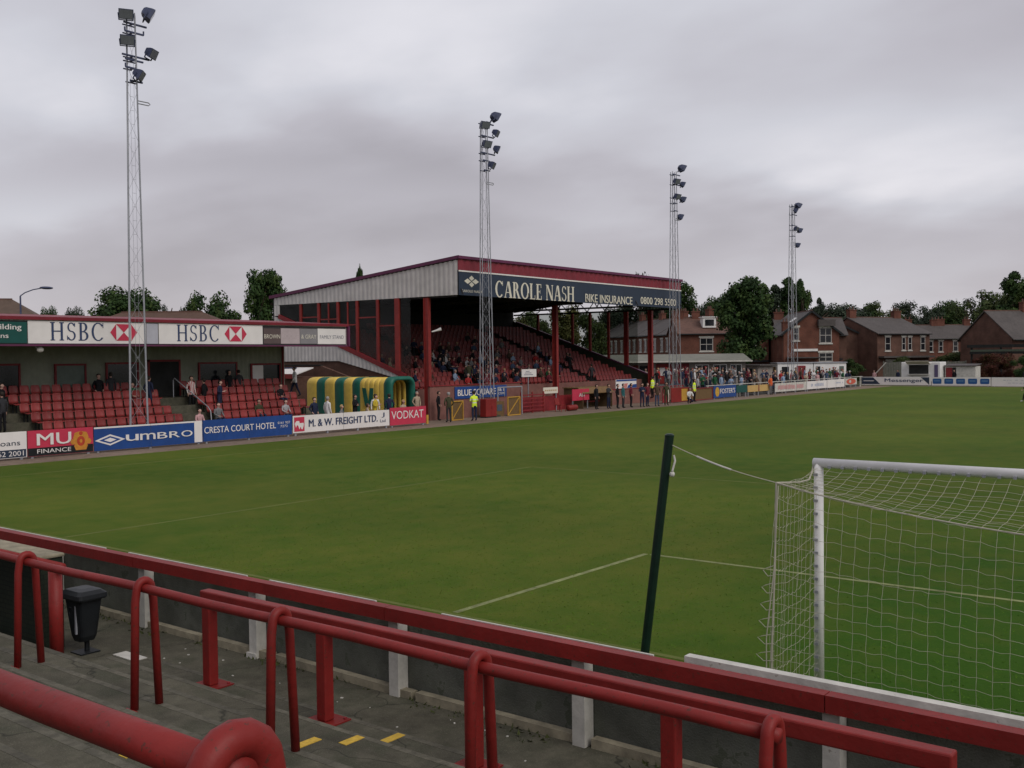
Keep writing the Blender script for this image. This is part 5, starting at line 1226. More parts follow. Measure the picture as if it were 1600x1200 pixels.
# ================================================================== HOUSES
def V2(a, b_): return (b_[0] - a[0], b_[1] - a[1])
def house(name, label, cat, A, B, D, eave, ridge, wall, roof, along=True, wins=(), chims=(), doors=(), group=None, flip=False, side_wins=(), over=0.35, bands=(), hip=0.0):
    """A->B is the front wall seen left to right; the house goes back from it by D"""
    A = Vector((A[0], A[1], 0)); B = Vector((B[0], B[1], 0)); u = (B - A).normalized(); Wd = (B - A).length
    n = Vector((u.y, -u.x, 0))          # outwards, towards the viewer
    t_ = root(name, label, cat, tuple((A + B) / 2 - n * (D / 2)), group)
    def P(a, d, z): return A + u * a - n * d + Vector((0, 0, z))
    mb = MB()
    if hip:
        mb.prism([P(0, 0, 0), P(Wd, 0, 0), P(Wd, D, 0), P(0, D, 0)], (0, 0, eave))
    elif along:
        mb.prism([P(0, 0, 0), P(0, 0, eave), P(0, D / 2, ridge - 0.08), P(0, D, eave), P(0, D, 0)], u * Wd)
    else:
        mb.prism([P(0, 0, 0), P(Wd, 0, 0), P(Wd, 0, eave), P(Wd / 2, 0, ridge - 0.08), P(0, 0, eave)], -n * D)
    w_ = mb.build('wall', wall, t_)
    mb = MB(); th = 0.16
    if hip:
        sl = (ridge - eave) / (D / 2); o = over; ze = eave - o * sl
        c = [P(-o, -o, ze), P(Wd + o, -o, ze), P(Wd + o, D + o, ze), P(-o, D + o, ze), P(hip, D / 2, ridge), P(Wd - hip, D / 2, ridge)]
        mb.add(c, [(0, 1, 5, 4), (1, 2, 5), (2, 3, 4, 5), (3, 0, 4), (3, 2, 1, 0)])
    elif along:
        sl = (ridge - eave) / (D / 2)
        for s_ in (0, 1):
            d0, d1 = (-over, D / 2) if s_ == 0 else (D + over, D / 2)
            z0 = eave - over * sl
            mb.prism([P(-0.2, d0, z0 + 0.03), P(-0.2, d1, ridge + 0.03), P(-0.2, d1, ridge + th), P(-0.2, d0, z0 + th)], u * (Wd + 0.4))
    else:
        sl = (ridge - eave) / (Wd / 2)
        for s_ in (0, 1):
            a0, a1 = (-over, Wd / 2) if s_ == 0 else (Wd + over, Wd / 2)
            z0 = eave - over * sl
            mb.prism([P(a0, -0.25, z0 + 0.03), P(a1, -0.25, ridge + 0.03), P(a1, -0.25, ridge + th), P(a0, -0.25, z0 + th)], -n * (D + 0.5))
    r_ = mb.build('roof', roof, t_)
    mb = MB()
    if hip: mb.bar(P(hip, D / 2, ridge + 0.02), P(Wd - hip, D / 2, ridge + 0.02), 0.2, 0.14)
    elif along: mb.bar(P(-0.2, D / 2, ridge + th), P(Wd + 0.2, D / 2, ridge + th), 0.2, 0.14)
    else: mb.bar(P(Wd / 2, -0.25, ridge + th), P(Wd / 2, D + 0.25, ridge + th), 0.2, 0.14)
    mb.build('ridge_tiles', M['slate2'], r_)
    if along:
        mb = MB(); mb.tube([P(0, -over - 0.06, eave - over * sl + 0.05), P(Wd, -over - 0.06, eave - over * sl + 0.05)], 0.07, 6); mb.build('gutter', M['black'], r_)
    else:
        mb = MB()
        for a0 in (-over, Wd + over): mb.bar(P(a0, -0.27, eave - over * sl + 0.06), P(Wd / 2, -0.27, ridge + 0.06), 0.06, 0.24)
        mb.build('barge_board', M['black'], r_)
    def window(a, z, w, h, d=0.0, side=False):
        def Q(x, y, l): return P(a + x, -l, z + y) if not side else (A - n * (a + x) - u * l * 1 + Vector((0, 0, z + y)))
        mb = MB(); f = 0.09
        def bar4(x0, y0, x1, y1, l0, l1):
            c = [Q(x0, y0, l0), Q(x1, y0, l0), Q(x1, y1, l0), Q(x0, y1, l0)]; mb.prism(c, Q(0, 0, l1) - Q(0, 0, l0))
        bar4(-w / 2, -h / 2, -w / 2 + f, h / 2, 0.005, 0.06); bar4(w / 2 - f, -h / 2, w / 2, h / 2, 0.005, 0.06); bar4(-w / 2 + f, h / 2 - f, w / 2 - f, h / 2, 0.005, 0.06); bar4(-w / 2 + f, -h / 2, w / 2 - f, -h / 2 + f, 0.005, 0.06)
        bar4(-w / 2 + f, -0.03, w / 2 - f, 0.05, 0.005, 0.05)
        if w > 1.2: bar4(-0.035, -h / 2 + f, 0.035, -0.031, 0.005, 0.05); bar4(-0.035, 0.051, 0.035, h / 2 - f, 0.005, 0.05)
        wo = mb.build('window', M['frame'], t_)
        mb = MB(); c = [Q(-w / 2 + f, -h / 2 + f, 0.004), Q(w / 2 - f, -h / 2 + f, 0.004), Q(w / 2 - f, h / 2 - f, 0.004), Q(-w / 2 + f, h / 2 - f, 0.004)]; mb.prism(c, Q(0, 0, 0.02) - Q(0, 0, 0)); mb.build('pane', M['glass'], wo)
        mb = MB()
        for y0, y1 in ((h / 2 + 0.01, h / 2 + 0.24), (-h / 2 - 0.16, -h / 2 - 0.01)):
            c = [Q(-w / 2 - 0.12, y0, 0.004), Q(w / 2 + 0.12, y0, 0.004), Q(w / 2 + 0.12, y1, 0.004), Q(-w / 2 - 0.12, y1, 0.004)]; mb.prism(c, Q(0, 0, 0.10) - Q(0, 0, 0.0))
        mb.build('sill', M['white_dirty'], wo)
    for wv in wins: window(*wv)
    for wv in side_wins: window(*wv, side=True)
    for (a, dfrac, wc, hc) in chims:
        zc_ = ridge - abs(dfrac - 0.5) * 2 * (ridge - eave) if along else eave + (1 - abs(a / Wd - 0.5) * 2) * (ridge - eave)
        mb = MB(); c = P(a, D * dfrac, zc_ + hc / 2 - 0.3)
        Mr = Matrix.Rotation(math.atan2(u.y, u.x), 3, 'Z')
        mb.box(c, (wc, 0.7, hc + 0.6), M=Mr); mb.box(c + Vector((0, 0, hc / 2 + 0.36)), (wc + 0.14, 0.84, 0.12), M=Mr)
        ch_ = mb.build('chimney', M['brickred'], r_)
        k_ = max(2, int(wc / 0.4)); mb = MB()
        for i in range(k_):
            p = c + u * (-wc / 2 + wc * (i + 0.5) / k_) + Vector((0, 0, hc / 2 + 0.42)); mb.lathe([(0.12, 0), (0.10, 0.3), (0.13, 0.36), (0.09, 0.40)], p, 8)
        for i in range(1): mb.build('chimney_pot', M['slate2'], r_)
    for (a, w, h, m) in doors:
        mb = MB(); c = [P(a - w / 2, -0.005, 0.1), P(a + w / 2, -0.005, 0.1), P(a + w / 2, -0.005, h), P(a - w / 2, -0.005, h)]; mb.prism(c, n * 0.06); d_ = mb.build('door', m, t_)
        mb = MB(); mb.ball(P(a + w * 0.35, -0.09, h * 0.48), 0.05, 6, 4); mb.build('door_handle', M['gal'], d_)
    for (a0, a1, z0, z1, dp, m, nm) in bands:
        mb = MB(); c = [P(a0, -0.006, z0), P(a1, -0.006, z0), P(a1, -0.006, z1), P(a0, -0.006, z1)]; mb.prism(c, n * dp); mb.build(nm, m, t_)
    return t_, P
# brick terrace behind the far left corner (five joined houses, left to right)
def lerp2(a, b_, t): return (a[0] + (b_[0] - a[0]) * t, a[1] + (b_[1] - a[1]) * t)
TA, TB = (-99.0, 142.5), (-63.9, 113.5)
tl = ['brick terraced house at the left end of the row, seen through glass', 'brick terraced house, second of the row from the left, seen through the far screen', 'middle brick terraced house of the row behind the social club', 'brick terraced house next to the right end of the row, with two chimney pots', 'brick terraced house at the right end of the row, with a small rooflight']
for i in range(5):
    a, b_ = lerp2(TA, TB, i / 5 + 0.0002), lerp2(TA, TB, (i + 1) / 5 - 0.0002)
    L_ = 9.1; e_ = 7.0 - 0.06 * i; r_ = 9.55 - 0.13 * i
    t_, P = house('terraced_house', tl[i], 'house', a, b_, 8.5, e_, r_, M['brickred'], M['slate'], wins=((1.4, 5.2, 1.0, 1.7), (3.6, 5.2, 0.9, 1.7), (5.3, 5.2, 0.9, 1.7), (7.6, 5.2, 1.1, 1.7), (2.2, 1.9, 1.7, 1.9), (6.9, 1.9, 1.7, 1.9)), chims=((8.6, 0.5, 1.3, 0.9),), doors=((4.4, 1.0, 2.2, M['red_dk']),), group='brick terraced houses behind the social club')
    if i == 4:
        mb = MB(); sl = (r_ - e_) / 4.25
        c = P(6.2, 1.9, e_ + 1.9 * sl + 0.26); mb.prism([P(5.8, 1.6, e_ + 1.6 * sl + 0.2), P(6.7, 1.6, e_ + 1.6 * sl + 0.2), P(6.7, 2.5, e_ + 2.5 * sl + 0.2), P(5.8, 2.5, e_ + 2.5 * sl + 0.2)], (0, 0, 0.06)); mb.build('rooflight', M['white'], t_)
# house with a white dormer
t_, P = house('brick_house', 'brick house with a white dormer window, left of the big dark tree', 'house', (-60.6, 106.6), (-51.5, 113.9), 8.5, 6.55, 8.55, M['brickred'], M['slate2'], wins=((3.6, 5.1, 1.7, 1.7), (7.1, 5.2, 0.9, 1.4), (9.6, 5.1, 0.9, 1.6)), chims=((0.6, 0.5, 1.5, 1.0), (3.0, 0.5, 1.0, 0.9)), doors=((8.2, 1.0, 2.1, M['red_dk']),), bands=((0.2, 5.0, 2.95, 3.2, 0.5, M['white'], 'canopy'), (5.0, 11.4, 2.75, 3.0, 1.0, M['black'], 'porch_roof')))
u = Vector((0.78, 0.626, 0)); n_ = Vector((0.626, -0.78, 0))
mb = MB(); c = P(4.2, 1.9, 7.95); Mr = Matrix.Rotation(math.atan2(u.y, u.x), 3, 'Z')
mb.box(c, (1.7, 2.0, 1.3), M=Mr); mb.box(c + Vector((0, 0, 0.72)), (2.0, 2.3, 0.12), M=Mr); d_ = mb.build('dormer', M['white'], t_)
mb = MB(); mb.box(c + n_ * 1.02, (1.15, 0.04, 0.8), M=Mr); mb.build('pane', M['glass'], d_)
# dark houses behind the tree
house('brick_house', 'dim brick house half hidden behind the big dark tree', 'house', (-51.3, 116.5), (-43.9, 121.0), 8, 6.2, 8.4, M['brickbrown'], M['slate'], wins=((1.6, 4.8, 1.1, 1.5), (5.0, 4.8, 1.1, 1.5), (1.6, 1.8, 1.3, 1.6)), chims=((0.6, 0.5, 1.2, 0.9),), bands=((0.3, 8.0, 2.9, 3.1, 0.9, M['black'], 'porch_roof'),))
# gabled house
t_, P = house('brick_house', 'red brick house with a steep gable behind the white portable cabins', 'house', (-47.6, 109.6), (-42.2, 113.9), 10, 6.3, 8.95, M['brickred'], M['slate'], along=False, wins=((1.55, 6.2, 0.7, 1.6), (5.2, 6.0, 1.5, 1.9), (5.2, 3.3, 1.7, 1.1)), chims=((0.45, 0.10, 0.7, 1.0),), bands=((1.2, 4.2, 4.05, 4.35, 0.12, M['white'], 'sign_band'), (0.4, 4.4, 3.2, 3.34, 0.8, M['slate'], 'porch_roof')), over=0.45)
mb = MB(); sl = 2.65 / 3.45
mb.prism([P(1.6, 2.2, 6.3 + 1.6 * sl + 0.2), P(1.6, 3.4, 6.3 + 1.6 * sl + 0.2), P(2.3, 3.4, 6.3 + 2.3 * sl + 0.2), P(2.3, 2.2, 6.3 + 2.3 * sl + 0.2)], (0, 0, 0.06)); mb.build('rooflight', M['white'], t_)
mb = MB(); mb.prism([P(4.2, -0.01, 7.15), P(6.3, -0.01, 7.15), P(6.3, -0.01, 7.95), P(4.2, -0.01, 7.95)], n_ * 0.5); mb.build('bay_hood', M['slate'], t_)
# big brown house with blank side and windowed front, and its neighbours in the street
house('brick_house', 'brown brick house with blank side wall, white front windows and two chimneys', 'house', (-42.9, 130.0), (-38.6, 139.0), 11, 6.4, 8.7, M['brickbrown'], M['slate'], wins=((1.9, 5.0, 1.0, 1.9), (4.9, 5.0, 0.7, 1.8), (6.1, 5.0, 0.7, 1.8), (8.6, 5.0, 0.9, 1.9), (2.4, 1.7, 1.6, 1.8)), chims=((0.7, 0.5, 1.2, 1.1), (9.3, 0.5, 1.3, 1.0)), doors=((6.3, 1.1, 2.1, M['red_dk']),), bands=((0.2, 9.9, 3.05, 3.3, 1.0, M['slate'], 'porch_roof'),))
mbx = [( -52.0, 137.0)]
house('brick_house', 'long blank brown brick gable joined to the left of the wide blank side wall', 'house', (-52.6, 127.5), (-44.6, 132.6), 9, 5.6, 8.0, M['brickbrown'], M['slate2'], along=False)
for i, (a, b_, lab) in enumerate((((-46.6, 158.5), (-42.4, 161.8), 'distant red brick terraced house with pale windows, left of its twin'), ((-42.38, 161.82), (-38.2, 165.1), 'distant red brick terraced house with pale windows, beside the dark gabled house'))):
    house('terraced_house', lab, 'house', a, b_, 8, 6.0, 8.1, M['brickred'], M['slate'], wins=((1.3, 4.7, 0.8, 1.7), (2.7, 4.7, 0.7, 1.7), (4.3, 4.7, 0.7, 1.7)), chims=((0.5, 0.5, 1.2, 1.0), (4.8, 0.5, 1.0, 0.9)), group='distant terraced houses right of the brown house')
# dark gabled house at the right
house('brick_house', 'dark brown house at the right edge, its blank gable facing the pitch behind the kiosk', 'house', (-26.2, 131.0), (-16.0, 145.0), 9.5, 5.5, 9.0, M['brickbrown'], M['slate'], over=0.5, wins=((3.0, 4.3, 1.2, 1.2), (7.0, 4.3, 1.2, 1.2)), chims=((6.2, 0.5, 1.1, 1.2),))
t_ = root('timber_veranda', 'dark timber veranda with a flat top in front of the dark gabled house', 'veranda', (-26, 126, 0))
mb = MB(); mb.bb((-30.2, 125.4, 4.25), (-12, 127.5, 4.62)); mb.build('flat_roof', M['dark'], t_)
mb = MB(); mb.bb((-29.8, 125.38, 3.75), (-12, 125.50, 4.0)); mb.build('rail_board', mat('greenish_board', (0.07, 0.09, 0.065), 0.8), t_)
mb = MB(); mb.bb((-29.9, 125.42, 3.45), (-12, 125.55, 3.74)); mb.build('lower_board', M['dark'], t_)
for i in range(6):
    mb = MB(); mb.bb((-29.8 + 3.4 * i, 125.55, 0), (-29.6 + 3.4 * i, 125.75, 4.24)); mb.build('timber_post', M['dark'], t_)

# social club: long low building with a shallow pale roof
t_ = root('social_club', 'low white and red social club with a shallow grey-green roof behind the standing crowd', 'building', (-47, 80, 0))
A, B = Vector((-55.0, 73.4, 0)), Vector((-40.8, 84.4, 0)); u = (B - A).normalized(); n_ = Vector((u.y, -u.x, 0)); L_ = (B - A).length
def Q(a, d, z): return A + u * a - n_ * d + Vector((0, 0, z))
mb = MB(); mb.prism([Q(0, 0, 0), Q(L_, 0, 0), Q(L_, 6, 0), Q(0, 6, 0)], (0, 0, 3.1)); mb.build('wall', mat('dingy_render', (0.27, 0.24, 0.215), 0.85, 0.2, 2), t_)
mb = MB(); mb.prism([Q(-0.5, -0.9, 3.12), Q(-0.5, 3.2, 3.85), Q(-0.5, 6.8, 3.12)], u * (L_ + 1.0)); mb.build('roof', mat('pale_felt_roof', (0.185, 0.185, 0.155), 0.85, 0.12, 1.5, 0.1, 0.3), t_)
mb = MB(); mb.bar(Q(-0.5, -0.93, 3.10), Q(L_ + 0.5, -0.93, 3.10), 0.06, 0.14); mb.build('fascia_board', M['white_dirty'], t_)
for (a, w, z0, z1, m, nm) in ((4.0, 2.0, 1.9, 2.9, M['glass'], 'window'), (7.9, 1.1, 0.8, 2.7, M['dark'], 'door'), (9.8, 1.6, 0.9, 2.9, M['red'], 'red_panel'), (6.2, 2.0, 1.9, 2.75, M['red'], 'red_panel'), (11.6, 1.4, 0.9, 2.9, M['red_dk'], 'red_panel'), (13.6, 1.2, 1.6, 2.7, M['glass'], 'window'), (15.4, 1.2, 1.6, 2.7, M['glass'], 'window'), (1.6, 1.8, 1.6, 2.7, M['glass'], 'window'), (17.0, 1.0, 1.6, 2.7, M['glass'], 'window')):
    mb = MB(); mb.prism([Q(a - w / 2, -0.005, z0), Q(a + w / 2, -0.005, z0), Q(a + w / 2, -0.005, z1), Q(a - w / 2, -0.005, z1)], n_ * 0.05); o = mb.build(nm, m, t_)
    if nm == 'window':
        mb = MB()
        for x0, x1, y0, y1 in ((-w / 2 - 0.08, -w / 2, z0 - 0.08, z1 + 0.08), (w / 2, w / 2 + 0.08, z0 - 0.08, z1 + 0.08), (-w / 2, w / 2, z1, z1 + 0.08), (-w / 2, w / 2, z0 - 0.08, z0), (-0.03, 0.03, z0, z1)):
            mb.prism([Q(a + x0, -0.006, y0), Q(a + x1, -0.006, y0), Q(a + x1, -0.006, y1), Q(a + x0, -0.006, y1)], n_ * 0.09)
        mb.build('window_frame', M['white'], o)
mb = MB(); mb.prism([Q(9.35, -0.06, 1.7), Q(10.3, -0.06, 1.7), Q(10.3, -0.06, 2.5), Q(9.35, -0.06, 2.5)], n_ * 0.02); mb.build('poster', M['signwhite'], t_)
# flat white kiosk joining the club
t_ = root('snack_bar', 'small dingy snack bar with a slatted front at the right end of the social club', 'kiosk', (-41.5, 88, 0))
mb = MB(); mb.bb((-43.0, 86.0, 0), (-40.2, 89.6, 2.55)); mb.build('wall', _mc['dingy_render'], t_)
mb = MB(); mb.bb((-43.2, 85.6, 2.56), (-39.8, 89.9, 2.70)); mb.build('roof', M['slate'], t_)
mb = MB(); mb.bb((-42.4, 85.95, 1.2), (-40.8, 85.99, 2.3)); mb.build('serving_hatch', M['dark'], t_)
# white portable cabins
for i, (x0, x1, lab) in enumerate(((-43.6, -40.5, 'white portable cabin with a maroon door below the gabled house'), (-40.45, -37.6, 'white portable cabin with one narrow dark window, right of the maroon door'))):
    A = (x0, 98.9 + (x0 + 43.6) * 0.85); t_ = root('portable_cabin', lab, 'cabin', ((x0 + x1) / 2, 102, 0), 'white portable cabins')
    a = Vector((x0, 98.6 + (x0 + 43.6) * 0.85, 0)); b_ = Vector((x1, 98.6 + (x1 + 43.6) * 0.85, 0)); u = (b_ - a).normalized(); n_ = Vector((u.y, -u.x, 0)); L_ = (b_ - a).length
    def Q(s_, d, z): return a + u * s_ - n_ * d + Vector((0, 0, z))
    mb = MB(); mb.prism([Q(0, 0, 0.3), Q(L_, 0, 0.3), Q(L_, 2.6, 0.3), Q(0, 2.6, 0.3)], (0, 0, 2.35)); bevel(mb.build('cabin_body', M['white'], t_), 0.04)
    mb = MB(); mb.prism([Q(-0.1, -0.1, 2.66), Q(L_ + 0.1, -0.1, 2.66), Q(L_ + 0.1, 2.7, 2.66), Q(-0.1, 2.7, 2.66)], (0, 0, 0.12)); mb.build('roof', M['gal'], t_)
    mb = MB(); mb.prism([Q(0.2, 0.2, 0), Q(L_ - 0.2, 0.2, 0), Q(L_ - 0.2, 2.4, 0), Q(0.2, 2.4, 0)], (0, 0, 0.29)); mb.build('base', M['dark'], t_)
    for (c, w, z0, z1, m, nm) in (((0.9, 0.8, 1.3, 2.3, M['glass'], 'window'), (2.7, 1.0, 0.35, 2.4, M['red_dk'], 'door')) if i == 0 else ((0.5, 0.5, 1.1, 2.3, M['glass'], 'window'), (3.2, 0.5, 1.3, 2.3, mat('greenish_pane', (0.1, 0.13, 0.11)), 'window'))):
        mb = MB(); mb.prism([Q(c - w / 2, -0.004, z0), Q(c + w / 2, -0.004, z0), Q(c + w / 2, -0.004, z1), Q(c - w / 2, -0.004, z1)], n_ * 0.04); o = mb.build(nm, m, t_)
# catering kiosk and shed behind the far boards
t_ = root('catering_kiosk', 'white catering trailer with a dark serving hatch behind the far boards', 'kiosk', (-31.9, 113, 0))
mb = MB(); mb.bb((-34.1, 112.0, 0.35), (-29.7, 114.4, 2.62)); bevel(mb.build('body', M['white'], t_), 0.06)
mb = MB(); mb.bb((-33.2, 111.96, 1.25), (-31.0, 111.995, 2.3)); h_ = mb.build('serving_hatch', M['dark'], t_)
mb = MB(); mb.bb((-33.3, 111.55, 1.16), (-30.9, 111.995, 1.22)); mb.build('counter', M['white_dirty'], h_)
mb = MB(); mb.bb((-30.35, 111.97, 0.5), (-29.95, 111.995, 2.3)); mb.build('door', mat('kiosk_purple', (0.10, 0.08, 0.16), 0.6), t_)
mb = MB(); mb.prism([(-33.4, 111.97, 2.36), (-30.8, 111.97, 2.36), (-30.8, 111.1, 2.72), (-33.4, 111.1, 2.72)], (0, 0, 0.05)); mb.build('awning', M['cream'], t_)
for x in (-33.0, -30.8):
    mb = MB(); mb.tube([(x, 112.02, 0.34), (x, 112.22, 0.34)], 0.33, 14); mb.build('wheel', M['black'], t_)
t_ = root('white_shed', 'low pale shed with a maroon door right of the catering trailer', 'shed', (-28, 114, 0))
mb = MB(); mb.bb((-29.5, 113.2, 0), (-26.2, 115.4, 2.1)); mb.build('wall', M['white_dirty'], t_)
mb = MB(); mb.prism([(-29.6, 113.0, 2.11), (-29.6, 115.6, 2.3), (-29.6, 115.6, 2.38), (-29.6, 113.0, 2.19)], (3.5, 0, 0)); mb.build('roof', M['slate'], t_)
mb = MB(); mb.bb((-29.4, 113.16, 0.1), (-28.7, 113.195, 1.95)); mb.build('door', M['red_dk'], t_)
mb = MB(); mb.bb((-28.68, 113.165, 0.2), (-28.3, 113.195, 1.95)); mb.build('opening', M['dark'], t_)
# rear fences
def plank_fence(name, label, a, b_, h, m):
    a = Vector((a[0], a[1], 0)); b_ = Vector((b_[0], b_[1], 0)); u = (b_ - a).normalized(); t_ = root(name, label, 'fence', tuple((a + b_) / 2))
    L_ = (b_ - a).length; n_ = int(L_ / 2.4); mb = MB(); r_ = random.Random(int(L_ * 10))
    k = int(L_ / 0.3)
    for i in range(k):
        p = a + u * (L_ * i / k); q_ = a + u * (L_ * (i + 0.93) / k)
        mb.bar(p + Vector((0, 0, h / 2)), q_ + Vector((0, 0, h / 2)), 0.03, h * (0.97 + 0.05 * r_.random()))
    mb.build('fence_boards', m, t_)
    for i in range(n_ + 1):
        p = a + u * (L_ * i / n_); mb = MB(); mb.bar(p + Vector((0.06, -0.08, 0)), p + Vector((0.06, -0.08, h + 0.1)), 0.1, 0.1, up=(1, 0, 0)); mb.build('fence_post', m, t_)
plank_fence('board_fence', 'weathered grey board fence between the portable cabins and the catering trailer', (-38.5, 119.0), (-29.5, 122.0), 2.6, mat('grey_timber', (0.13, 0.13, 0.11), 0.9, 0.2, 4))
plank_fence('board_fence', 'low brown board fence behind the crowd, left of the gabled house', (-46.5, 97.0), (-43.8, 99.4), 2.3, M['mesh'])
t_ = root('leaning_pole', 'thin pale pole leaning above the far corner of the pitch', 'pole', (-36.1, 109, 0))
mb = MB(); mb.bar((-36.5, 109, 0.9), (-34.9, 109, 2.6), 0.09, 0.09); mb.build('pole', M['white_dirty'], t_)
# street behind the low stand
house('brick_house', 'pale brown roofed house at the far left above the low stand', 'house', (-99.0, 24.0), (-89.6, 37.6), 9, 7.6, 9.9, M['brickbrown'], mat('brown_roof', (0.10, 0.068, 0.05), 0.85, 0.15, 2), chims=((3.0, 0.5, 1.0, 1.0),), over=0.3, hip=3.4)
house('bungalow', 'brown tiled roof of a house showing above the low fascia, right of the first mast', 'house', (-88.0, 37.6), (-75.0, 48.6), 10, 6.3, 8.55, M['brickbrown'], mat('russet_roof', (0.10, 0.058, 0.042), 0.85, 0.15, 2), over=0.4, hip=4.6)
t_ = root('street_lamp', 'street lamp with a curved arm against the sky above the low stand', 'street lamp', (-70, 25.7, 0))
mb = MB(); mb.tube([(-70, 25.7, 0), (-70, 25.7, 4), (-70, 25.7, 8.6)], [0.12, 0.09, 0.06], 8); p_ = mb.build('lamp_post', M['lamp'], t_)
mb = MB(); mb.tube([(-70, 25.7, 8.6), (-69.9, 26.0, 8.85), (-69.7, 26.5, 9.08), (-69.4, 27.0, 9.2)], 0.045, 6); mb.build('lamp_arm', M['lamp'], t_)
mb = MB(); mb.ball((-69.2, 27.25, 9.22), (0.30, 0.52, 0.11), 12, 6); mb.build('lamp_head', M['lamp'], t_, smooth=True)
# snack hut with red and white canopy between the stands
t_ = root('refreshment_hut', 'refreshment hut with a red and white canopy between the two stands', 'kiosk', (-50.5, 33.5, 0))
mb = MB(); mb.bb((-53.5, 32.4, 0), (-47.5, 34.8, 2.6)); mb.build('wall', M['brickbrown'], t_)
mb = MB(); mb.prism([(-53.6, 32.2, 2.75), (-47.2, 32.2, 2.75), (-47.2, 33.6, 3.15), (-53.6, 33.6, 3.15)], (0, 0, 0.06)); mb.build('canopy', M['signwhite'], t_)
mb = MB(); mb.bb((-53.6, 32.12, 2.5), (-47.2, 32.19, 2.80)); mb.build('valance', M['red'], t_)
t_ = root('crossbar_post', 'short dark post with a crossbar in front of the pale cladding between the stands', 'post', (-46.5, 30.2, 0))
mb = MB(); mb.tube([(-46.5, 30.2, 0), (-46.5, 30.2, 3.75)], 0.06, 8); mb.bar((-46.5, 29.0, 3.2), (-46.5, 31.6, 3.2), 0.06, 0.09); mb.build('post_shaft', M['lamp'], t_)
# brick retaining wall between the low stand and the tunnel
t_ = root('ramp_wall', 'dark brown sloping wall beside the tunnel', 'wall', (-47, 34, 0))
mb = MB(); mb.prism([(-52, 34.9, 0), (-42.5, 34.9, 0), (-42.5, 34.9, 1.8), (-48.0, 34.9, 3.3), (-52, 34.9, 3.3)], (0, 0.25, 0)); mb.build('wall_face', M['brickbrown'], t_)
mb = MB(); mb.bar((-52, 35.0, 3.34), (-48, 35.0, 3.34), 0.3, 0.08); mb.build('wall_cap', M['dark'], t_)
t_ = root('loudspeaker', 'small white loudspeaker fixed to the nearest red column of the big stand', 'loudspeaker', (-39.9, 37.6, 5.5))
mb = MB(); mb.tube([(-40.15, 37.35, 5.4), (-39.9, 37.6, 5.5), (-39.75, 37.8, 5.58)], [0.04, 0.07, 0.12], 10); mb.build('horn', M['white'], t_)

# ------------------------------------------------------------------ spectator terrace along the far touchline
mb = MB()
mb.prism([(-36.2, 66.2, -0.02), (-36.2, 66.2, 0.15), (-37.0, 66.2, 0.15), (-37.0, 66.2, 0.32), (-37.8, 66.2, 0.32), (-37.8, 66.2, 0.5), (-38.6, 66.2, 0.5), (-38.6, 66.2, 0.68), (-40.2, 66.2, 0.68), (-40.2, 66.2, 0.86), (-47, 66.2, 0.86), (-47, 66.2, -0.02)], (0, 38, 0))
struct(mb.build('far_terrace', M['tarmac']))
def ter_z(x): return 0.15 if x > -37.0 else 0.32 if x > -37.8 else 0.5 if x > -38.6 else 0.68 if x > -40.2 else 0.86
t_ = root('crowd_rail', 'long low spectator rail behind the far touchline boards', 'rail', (-36.1, 84, 0))
mb = MB(); mb.tube([(-35.9, 66.5, 1.12), (-35.9, 104, 1.12)], 0.035, 6); mb.build('rail_tube', M['white_dirty'], t_)
for i in range(13):
    mb = MB(); mb.bb((-35.95, 66.7 + 3.05 * i, 0), (-35.85, 66.8 + 3.05 * i, 1.09)); mb.build('rail_post', M['white_dirty'], t_)

# ================================================================== TREES
def leafmat(name, a, b_, c):
    m = bpy.data.materials.new(name); m.use_nodes = True; t = m.node_tree; b = t.nodes['Principled BSDF']; b.inputs['Roughness'].default_value = 0.75; b.inputs['Specular IOR Level'].default_value = 0.2
    cc = N(t, 'ShaderNodeTexCoord'); n1 = N(t, 'ShaderNodeTexNoise'); n1.inputs['Scale'].default_value = 5.0; n1.inputs['Detail'].default_value = 4; LK(t, cc.outputs['Object'], n1.inputs['Vector'])
    r_ = N(t, 'ShaderNodeValToRGB'); LK(t, n1.outputs[0], r_.inputs[0]); e = r_.color_ramp.elements; e[0].position = 0.33; e[0].color = (*a, 1); e[1].position = 0.68; e[1].color = (*c, 1); q_ = e.new(0.5); q_.color = (*b_, 1)
    LK(t, r_.outputs[0], b.inputs['Base Color'])
    return m
LF = [leafmat('leaves_deep', (0.014, 0.034, 0.010), (0.028, 0.058, 0.014), (0.055, 0.085, 0.020)), leafmat('leaves_mid', (0.030, 0.052, 0.016), (0.052, 0.076, 0.022), (0.088, 0.108, 0.034)), leafmat('leaves_dusky', (0.020, 0.034, 0.022), (0.034, 0.050, 0.030), (0.055, 0.070, 0.040)), leafmat('leaves_olive', (0.055, 0.062, 0.018), (0.085, 0.088, 0.026), (0.12, 0.115, 0.038))]
def mulv(a, b_): return Vector((a.x * b_.x, a.y * b_.y, a.z * b_.z))
